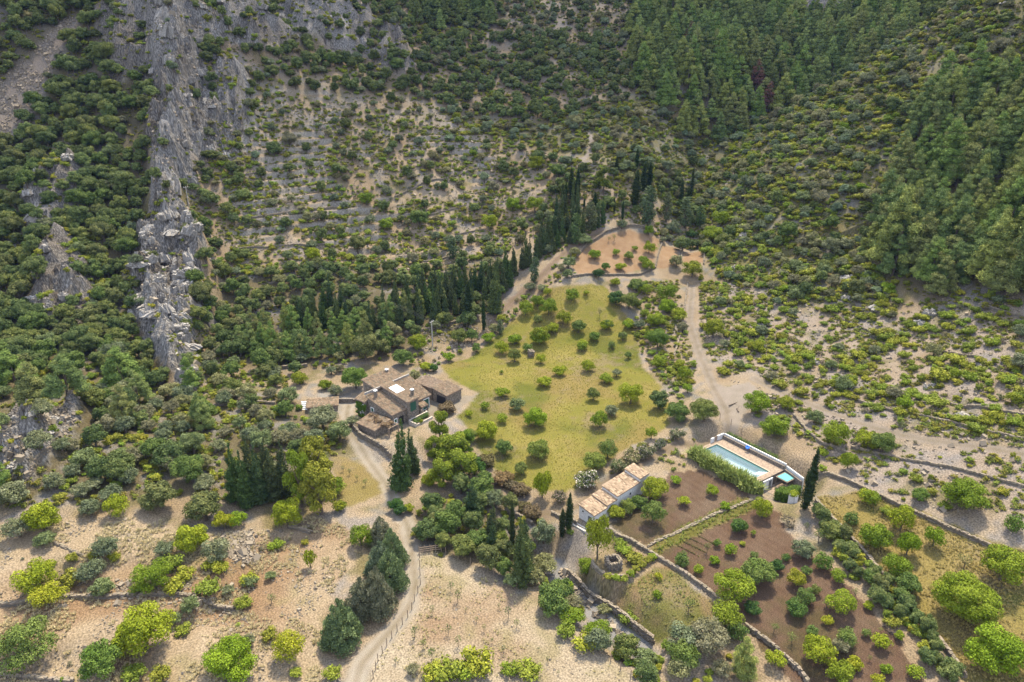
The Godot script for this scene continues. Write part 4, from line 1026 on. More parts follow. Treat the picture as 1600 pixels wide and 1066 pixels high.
		[-30.9, -193.7, 2.3, 7.7, "sixth nearest to the planter"],
		[-28.5, -196.7, 2.4, 9.7, "fifth nearest to the power pole"],
		[-21.7, -200.4, 2.6, 11.2, "sixth nearest to the power pole"],
		[-20.8, -206.4, 2.5, 9.9, "among the others"],
		[-15.3, -211.5, 2.6, 10.4, "among the others"],
		[-12.1, -213.5, 2.5, 8.6, "tenth nearest to the meadow pillar"],
		[-10.2, -213.2, 2.5, 10.3, "seventh nearest to the meadow pillar"],
		[-5.1, -216.3, 2.6, 9.2, "fifth nearest to the meadow pillar"],
		[-2.6, -215.4, 2.5, 11, "fourth nearest to the meadow pillar"],
		[0.8, -218.7, 2.4, 11.3, "sixth nearest to the meadow pillar"],
		[3.5, -221.8, 2.5, 8.8, "eighth nearest to the meadow pillar"],
		[5.8, -222.1, 2.5, 9.5, "third nearest to the kerb path"],
		[8.1, -224.8, 2.4, 9.7, "fourth nearest to the reed bed"],
		[9.1, -226.3, 2.4, 10.9, "sixth nearest to the orange terraces"],
		[10.6, -228.1, 2.3, 11.5, "fifth nearest to the orange terraces"],
		[-7.1, -209.0, 2.3, 11.2, "nearest to the cypress pair"],
		[-2.5, -211.3, 2.5, 9.5, "nearest to the meadow pillar"],
		[-0.5, -213.2, 2.6, 8.8, "second nearest to the meadow pillar"],
		[13.2, -236.0, 2.6, 9.7, "fourth nearest to the orange terraces"],
		[22.7, -236.5, 2.3, 10.4, "third nearest to the orange terraces"],
		[28.7, -240.8, 2.5, 8.1, "second nearest to the orange terraces"],
		[30.5, -242.2, 2.4, 7.6, "nearest to the orange terraces"],
		[-40.1, -187.1, 2.4, 7.3, "nearest to the farmhouse"],
		[-33.7, -188.4, 2.6, 7.5, "nearest to the planter"],
		[-32.9, -189.1, 2.5, 10.2, "second nearest to the planter"],
		[-30.3, -190.5, 2.3, 8.1, "third nearest to the driveway"],
		[-20.3, -196.5, 2.4, 7.4, "third nearest to the power pole"],
		[-23.3, -193.6, 2.4, 10.6, "nearest to the power pole"],
		[-22.4, -194.2, 2.4, 7.3, "second nearest to the power pole"]]],
	["pine_tree", "pine", "medium feathery pine in the dark conifer row", "pine tree", "conifers of the dark row", [
		[-73.6, -172.9, 3.9, 7, "nearest to the crag foot"],
		[-67.8, -173.2, 3.9, 8.4, "second nearest to the crag foot"],
		[-39.8, -176.9, 3.7, 9.6, "nearest to the patio shelter"],
		[-35.0, -178.4, 3.8, 8, "nearest to the farmhouse"],
		[-70.0, -182.5, 3.9, 7.8, "third nearest to the crag foot"],
		[-48.1, -183.3, 4.0, 7.1, "second nearest to the patio shelter"],
		[-37.0, -186.6, 3.9, 8.4, "third nearest to the farmhouse"],
		[-35.4, -188.5, 3.8, 9.7, "third nearest to the power pole"],
		[-31.4, -191.1, 3.7, 9.6, "nearest to the power pole"],
		[-22.2, -200.7, 3.8, 8.1, "nearest to the meadow pillar"]]],
	["pine_tree", "pine", "large feathery pine in the dark conifer row", "pine tree", "conifers of the dark row", [
		[-70.9, -172.0, 4.3, 8.7, "nearest to the crag foot"],
		[-64.7, -170.8, 4.1, 9.8, "third nearest to the crag foot"],
		[-59.8, -169.3, 4.2, 7.8, "fourth nearest to the patio shelter"],
		[-57.0, -170.5, 4.1, 6.9, "third nearest to the patio shelter"],
		[-51.4, -170.6, 4.3, 8.9, "nearest to the patio shelter"],
		[-48.4, -172.2, 4.2, 8.9, "nearest to the dry pasture"],
		[-41.2, -176.5, 4.1, 8.6, "nearest to the farmhouse"],
		[-73.1, -180.7, 4.0, 8.7, "second nearest to the crag foot"],
		[-62.0, -182.2, 4.0, 9.3, "sixth nearest to the crag foot"],
		[-44.2, -181.5, 4.1, 9, "second nearest to the farmhouse"]]],
	["pine_tree", "pine", "small feathery pine in the dark conifer row", "pine tree", "conifers of the dark row", [
		[-62.1, -169.6, 3.5, 7.1, "nearest to the crag foot"],
		[-57.9, -170.6, 3.4, 8.2, "third nearest to the patio shelter"],
		[-54.7, -170.1, 3.4, 8.2, "nearest to the patio shelter"],
		[-45.1, -172.4, 3.6, 9.5, "nearest to the farmhouse"],
		[-44.5, -175.2, 3.5, 7.6, "second nearest to the farmhouse"],
		[-64.5, -183.2, 3.5, 9.3, "second nearest to the crag foot"],
		[-57.6, -181.8, 3.2, 8.9, "fifth nearest to the crag foot"],
		[-54.9, -180.6, 3.1, 8.2, "fifth nearest to the farmhouse"],
		[-50.8, -182.9, 3.4, 7.2, "third nearest to the farmhouse"],
		[-27.5, -194.7, 3.0, 8.5, "nearest to the power pole"],
		[-25.1, -197.8, 3.3, 6.8, "nearest to the meadow pillar"]]],
]
const CAP_LEFT := {"bush": 244, "gbush": 297, "olive": 247, "oak": 272, "pine": 257, "almond": 222}
const WORDS := {"bush": ["low round green bush", "bush", "green bushes", "low green bushes covering the valley slopes in the distance"], "gbush": ["grey twiggy shrub", "shrub", "grey shrubs", "grey brown twiggy shrubs dotted over the valley slopes"], "olive": ["silvery grey green tree", "tree", "silvery trees", "silvery grey green trees spread over the far slopes"], "oak": ["dark evergreen tree", "tree", "dark evergreen trees", "dense dark evergreen trees clothing the far slopes"], "pine": ["feathery green pine", "pine tree", "pines", "tall green pines massed on the far slopes"], "almond": ["bright green tree", "tree", "bright green trees", "small bright green trees dotted over the far slopes"]}
const MASSES := {"bush": "hillside_scrub", "gbush": "dry_scrub", "olive": "olive_wood", "oak": "evergreen_wood", "pine": "pine_forest", "almond": "scattered_trees"}
# x, z, landmark
var MARKS := [
	[-175, -265, "the scree chute"],
	[-133, -284, "the crag tower"],
	[-116, -238, "the crag middle"],
	[-84, -166, "the crag foot"],
	[-80, -333, "the high ledge"],
	[-32, -381, "the upper pine stand"],
	[-79, -241, "the tall wall"],
	[-30, -273, "the middle wall"],
	[-23, -184, "the power pole"],
	[24, -252, "the cypress row"],
	[41, -233, "the orange terraces"],
	[71, -278, "the twin cypresses"],
	[124, -369, "the dead pines"],
	[172, -422, "the bare top"],
	[89, -281, "the thin path"],
	[107, -204, "the pine wood corner"],
	[163, -236, "the hilltop pines"],
	[92, -167, "the wall stub"],
	[50, -171, "the footpath bend"],
	[72, -126, "the hillside path"],
	[45, -121, "the pool"],
	[58, -82, "the garden wall"],
	[-92, -115, "the scrubby knoll"],
	[-48, -117, "the conifer cluster"],
	[-31, -150, "the farmhouse"],
	[-44, -144, "the patio shelter"],
	[13, -87, "the stream bed"],
	[17, -93, "the stone tank"],
	[137, -221, "the high slope"],
	[-130, -202, "the grey slab"],
	[6, -317, "the silvery wood"],
	[-63, -296, "the short high wall"],
	[-58, -82, "the white wall"],
]
var VEG := [[Vector2(28.5, -96.6), Vector2(31.2, -93.7)], [Vector2(29.8, -97.4), Vector2(32.6, -94.5)], [Vector2(31.0, -98.2), Vector2(33.7, -95.4)], [Vector2(32.4, -98.9), Vector2(34.9, -96.1)]]
var ZONES := [
	["oak_slope", OUTLINES["oak_slope"], "on the slope west of the crag", [["oak", 3.3, 0.85, 3.4, 6.6], ["bush", 2.2, 0.7, 1.4, 3], ["olive", 7, 0.55, 3, 5.4]]],
	["crag", OUTLINES["crag"], "rooted in the grey crag", [["bush", 2.6, 0.42, 1, 2.4], ["oak", 4.6, 0.55, 2.6, 5], ["olive", 6, 0.4, 2.4, 4], ["gbush", 4, 0.4, 0.8, 1.6]]],
	["high_slope", OUTLINES["high_slope"], "on the high rocky slope", [["oak", 4, 0.72, 3, 5.6], ["bush", 2.2, 0.7, 1.4, 3], ["olive", 6, 0.5, 3, 4.6], ["gbush", 4, 0.4, 1, 2]]],
	["upper_pines", OUTLINES["upper_pines"], "in the small upper pine stand", [["pine", 5.5, 0.95, 6, 9]]],
	["terraces", OUTLINES["terraces"], "on the dry terraced slope", [["bush", 2, 0.7, 1, 3], ["gbush", 3.2, 0.45, 1, 2.4], ["olive", 6.5, 0.5, 2.8, 4.6], ["oak", 9, 0.4, 3, 4.8], ["almond", 13, 0.2, 2.6, 4]]],
	["olive_slope", OUTLINES["olive_slope"], "on the silvery slope", [["olive", 4.8, 0.72, 3, 4.6], ["bush", 2, 0.7, 1.2, 2.8], ["oak", 9, 0.4, 3, 4.5], ["gbush", 3.4, 0.4, 1, 2]]],
	["ridge_olives", OUTLINES["ridge_olives"], "between the two pine woods", [["olive", 5, 0.7, 3, 4.8], ["oak", 6, 0.5, 3, 5], ["bush", 2.6, 0.6, 1.2, 2.4]]],
	["valley_pines", OUTLINES["valley_pines"], "in the valley head pine wood", [["pine", 5.4, 0.98, 7.5, 11.5], ["bush", 2.6, 0.6, 1.4, 2.6]]],
	["east_slope", OUTLINES["east_slope"], "on the open eastern slope", [["bush", 2.2, 0.92, 1.6, 4.2], ["gbush", 3.4, 0.5, 1.2, 3], ["olive", 4.2, 0.6, 2.8, 4.8], ["oak", 6.5, 0.5, 2.8, 4.8], ["almond", 8, 0.35, 2.6, 4.4]]],
	["east_pines", OUTLINES["east_pines"], "in the eastern pine wood", [["pine", 4.8, 0.98, 7.5, 11.5], ["bush", 2.3, 0.75, 1.4, 3]]],
	["dry_slope", OUTLINES["dry_slope"], "on the bare stony slope", [["bush", 2.4, 0.66, 1.3, 3.8], ["gbush", 3.6, 0.35, 1, 2.2], ["olive", 9, 0.4, 2.6, 4.2], ["almond", 12, 0.3, 2.4, 3.8]]],
	["lower_slope", OUTLINES["lower_slope"], "on the lower stony terraces", [["bush", 2.8, 0.42, 0.8, 1.9], ["gbush", 4.5, 0.3, 0.8, 1.5]]],
	["west_wood", OUTLINES["west_wood"], "in the wood under the crag", [["olive", 4.8, 0.7, 3, 5.2], ["oak", 6.5, 0.55, 3.4, 6], ["pine", 13, 0.5, 4.5, 6.5], ["bush", 2.1, 0.7, 1, 2.4]]],
	["west_terrace", OUTLINES["west_terrace"], "on the sandy terraces", [["bush", 6, 0.35, 0.7, 1.5], ["gbush", 8, 0.35, 0.6, 1.2]]],
	["back_wood", OUTLINES["back_wood"], "in the wood behind the farmhouse", [["oak", 4.4, 0.7, 3.4, 5.6], ["olive", 7, 0.5, 3, 4.6], ["bush", 3, 0.45, 1, 2.2]]],
	["stream_bank", OUTLINES["stream_bank"], "beside the dry stream bed", [["olive", 4.2, 0.7, 2.6, 4.2], ["bush", 1.8, 0.8, 1, 2.2], ["oak", 6, 0.5, 3, 4.6]]],
	["stream_upper", OUTLINES["stream_upper"], "by the farm track", [["bush", 2.2, 0.6, 0.8, 1.6], ["gbush", 3, 0.5, 0.8, 1.6]]],
	["hedge_strip", OUTLINES["hedge_strip"], "along the long garden wall", [["oak", 1.7, 0.95, 1.7, 2.8], ["bush", 1.1, 1, 1.5, 2.8]]],
	["meadow_fringe", OUTLINES["meadow_fringe"], "between meadow and footpath", [["bush", 2, 0.7, 1, 2.4], ["gbush", 3, 0.5, 0.9, 1.8], ["almond", 7, 0.5, 3, 4.6]]],
	["house_back", OUTLINES["house_back"], "on rough ground behind the house", [["bush", 2.6, 0.55, 0.8, 1.8], ["gbush", 3, 0.4, 0.8, 1.6]]],
	["valley_head", OUTLINES["valley_head"], "round the tilled terraces", [["bush", 2.1, 0.75, 1.1, 2.4], ["oak", 5.5, 0.5, 3, 5], ["olive", 5.5, 0.55, 2.8, 4.4], ["gbush", 3, 0.5, 1, 2]]],
	["crag_foot", OUTLINES["crag_foot"], "at the eastern foot of the crag", [["oak", 4.6, 0.6, 3, 5], ["bush", 1.9, 0.75, 1.1, 2.6], ["gbush", 3, 0.5, 1, 2]]],
	["crag_base", OUTLINES["crag_base"], "on the ground below the crag", [["bush", 2.1, 0.65, 1, 2.2], ["oak", 5, 0.6, 3.2, 5.4], ["olive", 6, 0.5, 3, 4.6]]],
	["pool_side", OUTLINES["pool_side"], "beside the farm track near the pool", [["bush", 3, 0.35, 0.7, 1.5], ["gbush", 3.2, 0.45, 0.7, 1.5]]],
	["yard_edge", OUTLINES["yard_edge"], "behind the farmhouse yard", [["bush", 2.4, 0.5, 0.8, 1.8], ["olive", 6, 0.4, 2.6, 4]]],
	["track_edge", OUTLINES["track_edge"], "along the field track", [["bush", 2.2, 0.6, 0.9, 2.2], ["gbush", 3, 0.5, 0.9, 1.8], ["olive", 6, 0.5, 2.6, 4]]],
	["grove_floor", OUTLINES["grove_floor"], "under the streamside grove", [["oak", 3.8, 0.8, 3, 5], ["bush", 2, 0.7, 1, 2]]],
]
var WALLS := [
	[PackedVector2Array([Vector2(-90.6, -231.5), Vector2(-80.9, -239.7), Vector2(-68.2, -248.0), Vector2(-58.7, -255.3)]), 1.5, 0.6, "tall grey dry stone terrace wall crossing the bushy slope west of the pines"],
	[PackedVector2Array([Vector2(-44.9, -263.0), Vector2(-32.0, -272.7), Vector2(-21.0, -278.7), Vector2(-14.3, -283.9)]), 1.1, 0.5, "dry stone terrace wall rising in a line across the middle of the bushy slope"],
	[PackedVector2Array([Vector2(-89.8, -219.3), Vector2(-72.6, -227.3), Vector2(-59.2, -233.8)]), 1.3, 0.5, "long low terrace wall above the dark wood behind the farmhouse"],
	[PackedVector2Array([Vector2(-14.5, -270.1), Vector2(-10.1, -273.3), Vector2(-5.1, -278.9)]), 1, 0.5, "short steep stone wall stepping up the bushy slope above the cypress row"],
	[PackedVector2Array([Vector2(-76.2, -253.1), Vector2(-65.1, -261.0)]), 0.9, 0.5, "short stone terrace wall in the middle of the bushy slope"],
	[PackedVector2Array([Vector2(-99.7, -244.8), Vector2(-90.9, -253.4)]), 0.9, 0.5, "short stone terrace wall beside the foot of the crag"],
	[PackedVector2Array([Vector2(-30.6, -230.9), Vector2(-23.2, -235.4)]), 1, 0.5, "pale stone wall just above the cypress tops"],
	[PackedVector2Array([Vector2(-21.0, -248.3), Vector2(-10.5, -252.1)]), 1, 0.5, "pale stone terrace wall below the steep bushy slope near the cypress row"],
	[PackedVector2Array([Vector2(-76.8, -207.3), Vector2(-64.9, -212.5)]), 1, 0.5, "stone terrace wall half hidden in the wood behind the farmhouse"],
	[PackedVector2Array([Vector2(-4.8, -253.9), Vector2(10.3, -256.1)]), 1, 0.5, "stone terrace wall ending at the cypress row"],
	[PackedVector2Array([Vector2(-30.6, -256.9), Vector2(-17.7, -263.4)]), 0.9, 0.5, "stone terrace wall with bushes along its top"],
	[PackedVector2Array([Vector2(-75.1, -284.2), Vector2(-69.4, -288.5)]), 0.9, 0.5, "short grey stone wall high on the terraced slope"],
	[PackedVector2Array([Vector2(19.1, -211.2), Vector2(28.0, -214.0), Vector2(42.3, -218.2), Vector2(48.3, -223.5)]), 1.2, 0.6, "stone retaining wall between the tilled terrace and the mown meadow"],
	[PackedVector2Array([Vector2(20.8, -223.2), Vector2(25.4, -232.0), Vector2(32.9, -239.6), Vector2(42.7, -244.9), Vector2(53.5, -247.1)]), 1.6, 0.6, "curved stone wall round the head of the tilled orange terrace"],
	[PackedVector2Array([Vector2(48.3, -223.5), Vector2(51.8, -235.3), Vector2(54.1, -242.3)]), 1, 0.5, "low stone wall between the two tilled orange terraces"],
	[PackedVector2Array([Vector2(57.6, -227.0), Vector2(60.5, -237.8)]), 0.9, 0.5, "short stone wall dividing the second from the third orange terrace"],
	[PackedVector2Array([Vector2(65.0, -225.2), Vector2(68.3, -237.8)]), 1, 0.5, "stone wall along the bushy side of the third orange terrace"],
	[PackedVector2Array([Vector2(43.3, -169.4), Vector2(48.3, -183.1), Vector2(52.8, -198.7), Vector2(57.8, -216.3)]), 0.9, 0.5, "low stone wall along the bare footpath east of the meadow"],
	[PackedVector2Array([Vector2(9.8, -94.7), Vector2(11.2, -92.5), Vector2(13.0, -89.0), Vector2(16.1, -85.7), Vector2(18.6, -82.3), Vector2(21.1, -79.2)]), 2.6, 0.7, "tall stone wall along the grey stream bed below the round tank"],
	[PackedVector2Array([Vector2(17.4, -101.0), Vector2(20.6, -98.7), Vector2(23.6, -95.0), Vector2(27.2, -90.6), Vector2(30.7, -86.0), Vector2(32.5, -83.0)]), 1.3, 0.6, "long stone wall between the ploughed orchard and the small lawn"],
	[PackedVector2Array([Vector2(34.6, -79.2), Vector2(36.9, -76.3), Vector2(39.7, -71.6), Vector2(40.2, -70.0)]), 1.2, 0.6, "stone wall at the foot of the ploughed orchard by the stream wood"],
	[PackedVector2Array([Vector2(23.3, -97.0), Vector2(29.2, -100.0), Vector2(37.2, -104.6), Vector2(45.1, -108.2)]), 0.45, 0.8, "pale low stone kerb path between the two ploughed plots"],
	[PackedVector2Array([Vector2(55.2, -105.5), Vector2(56.7, -94.6), Vector2(58.1, -83.7), Vector2(59.9, -74.0), Vector2(60.2, -68.7)]), 1.4, 0.6, "long straight stone wall between the shrub strip and the yellow grass field"],
	[PackedVector2Array([Vector2(58.1, -114.1), Vector2(60.5, -111.3), Vector2(63.3, -107.1), Vector2(66.9, -100.8), Vector2(71.3, -93.4), Vector2(75.0, -88.6)]), 1.3, 0.6, "stone terrace wall above the yellow grass field"],
	[PackedVector2Array([Vector2(61.3, -132.9), Vector2(61.5, -127.1), Vector2(62.6, -121.1), Vector2(66.0, -116.1)]), 1.2, 0.6, "stone wall running down behind the round tree beside the pool"],
	[PackedVector2Array([Vector2(78.9, -128.1), Vector2(84.3, -119.6), Vector2(92.3, -108.5)]), 1.1, 0.5, "stone terrace wall above the pale hillside path"],
	[PackedVector2Array([Vector2(72.5, -140.5), Vector2(75.9, -132.6), Vector2(79.3, -126.4)]), 1, 0.5, "stone wall stub among the bushes over the hillside path"],
	[PackedVector2Array([Vector2(89.0, -124.9), Vector2(92.3, -119.4), Vector2(96.2, -114.7)]), 1.1, 0.5, "stone terrace wall on the dry slope below the dense bushes"],
	[PackedVector2Array([Vector2(114.5, -157.0), Vector2(116.7, -152.2), Vector2(118.0, -148.6)]), 1.3, 0.6, "stone terrace wall on bare ground under the pines"],
	[PackedVector2Array([Vector2(90.8, -168.7), Vector2(92.3, -163.2)]), 1.2, 0.6, "stub of stone wall on the bare patch of the dry slope"],
	[PackedVector2Array([Vector2(97.8, -151.5), Vector2(103.2, -139.3)]), 1, 0.5, "stone terrace wall along the middle of the dry slope"],
	[PackedVector2Array([Vector2(67.0, -118.3), Vector2(74.0, -110.8), Vector2(79.9, -105.5), Vector2(85.9, -98.2)]), 1, 0.5, "stone wall under the pale hillside path"],
	[PackedVector2Array([Vector2(-75.0, -79.6), Vector2(-71.2, -80.9), Vector2(-66.1, -81.8), Vector2(-58.0, -82.6), Vector2(-50.5, -82.8), Vector2(-45.5, -82.3), Vector2(-42.0, -82.0)]), 1.1, 0.6, "long white stone terrace wall across the sandy orchard"],
	[PackedVector2Array([Vector2(-67.9, -68.7), Vector2(-62.7, -68.5), Vector2(-57.9, -68.1)]), 0.9, 0.6, "low stone wall at the bottom of the sandy orchard"],
	[PackedVector2Array([Vector2(-74.4, -91.7), Vector2(-71.6, -90.6), Vector2(-68.6, -89.5)]), 0.5, 0.5, "thin line of pale stones in the upper sandy orchard"],
	[PackedVector2Array([Vector2(-85.8, -99.6), Vector2(-85.1, -103.8), Vector2(-85.4, -110.9)]), 0.9, 0.6, "pale stone wall climbing the scrubby knoll"],
	[PackedVector2Array([Vector2(-39.7, -101.4), Vector2(-35.3, -99.8)]), 1, 0.7, "short stone wall at the foot of the tall yellow green trees"],
	[PackedVector2Array([Vector2(-36.0, -135.3), Vector2(-32.4, -129.5), Vector2(-26.9, -125.5), Vector2(-25.1, -123.8)]), 2.3, 0.6, "stone retaining wall under the farmhouse garden beside the track"],
	[PackedVector2Array([Vector2(-58.1, -174.5), Vector2(-52.9, -174.8), Vector2(-47.2, -177.0)]), 1.6, 0.6, "stone wall at the back of the farmhouse garden"],
	[PackedVector2Array([Vector2(-68.7, -140.3), Vector2(-62.6, -143.3), Vector2(-55.4, -143.8)]), 1.2, 0.6, "stone wall under the bare yard left of the farmhouse"],
	[PackedVector2Array([Vector2(-29.7, -186.0), Vector2(-20.9, -190.8), Vector2(-13.6, -196.4)]), 1.1, 0.6, "stone wall below the dark pines by the power pole"],
	[PackedVector2Array([Vector2(7.4, -107.6), Vector2(10.8, -104.5), Vector2(11.6, -103.1)]), 1.2, 0.6, "short stone wall beside the cypress pair"],
	[PackedVector2Array([Vector2(-1.2, -108.4), Vector2(1.8, -106.3), Vector2(3.7, -104.5)]), 1.6, 0.6, "stone wall on the bank of the dry stream above the oaks"],
	[PackedVector2Array([Vector2(-63.0, -162.4), Vector2(-55.4, -164.8), Vector2(-54.0, -165.9)]), 1.6, 0.6, "high stone wall behind the big dark tree"],
	[PackedVector2Array([Vector2(13.5, -93.6), Vector2(13.6, -92.1), Vector2(14.3, -90.9), Vector2(15.3, -90.1), Vector2(16.6, -89.4), Vector2(18.1, -89.7)]), 1.2, 0.5, "curved stone wall holding up the small round terrace of the tank"],
	[PackedVector2Array([Vector2(13.6, -102.6), Vector2(17.0, -105.2), Vector2(20.5, -108.2), Vector2(24.0, -111.5)]), 1.1, 0.5, "stone wall below the garden side of the white cottage"],
	[PackedVector2Array([Vector2(16.4, -100.4), Vector2(17.9, -100.8), Vector2(19.2, -100.0), Vector2(20.4, -98.5)]), 0.7, 0.4, "low pale curved wall at the corner of the upper ploughed garden"],
]
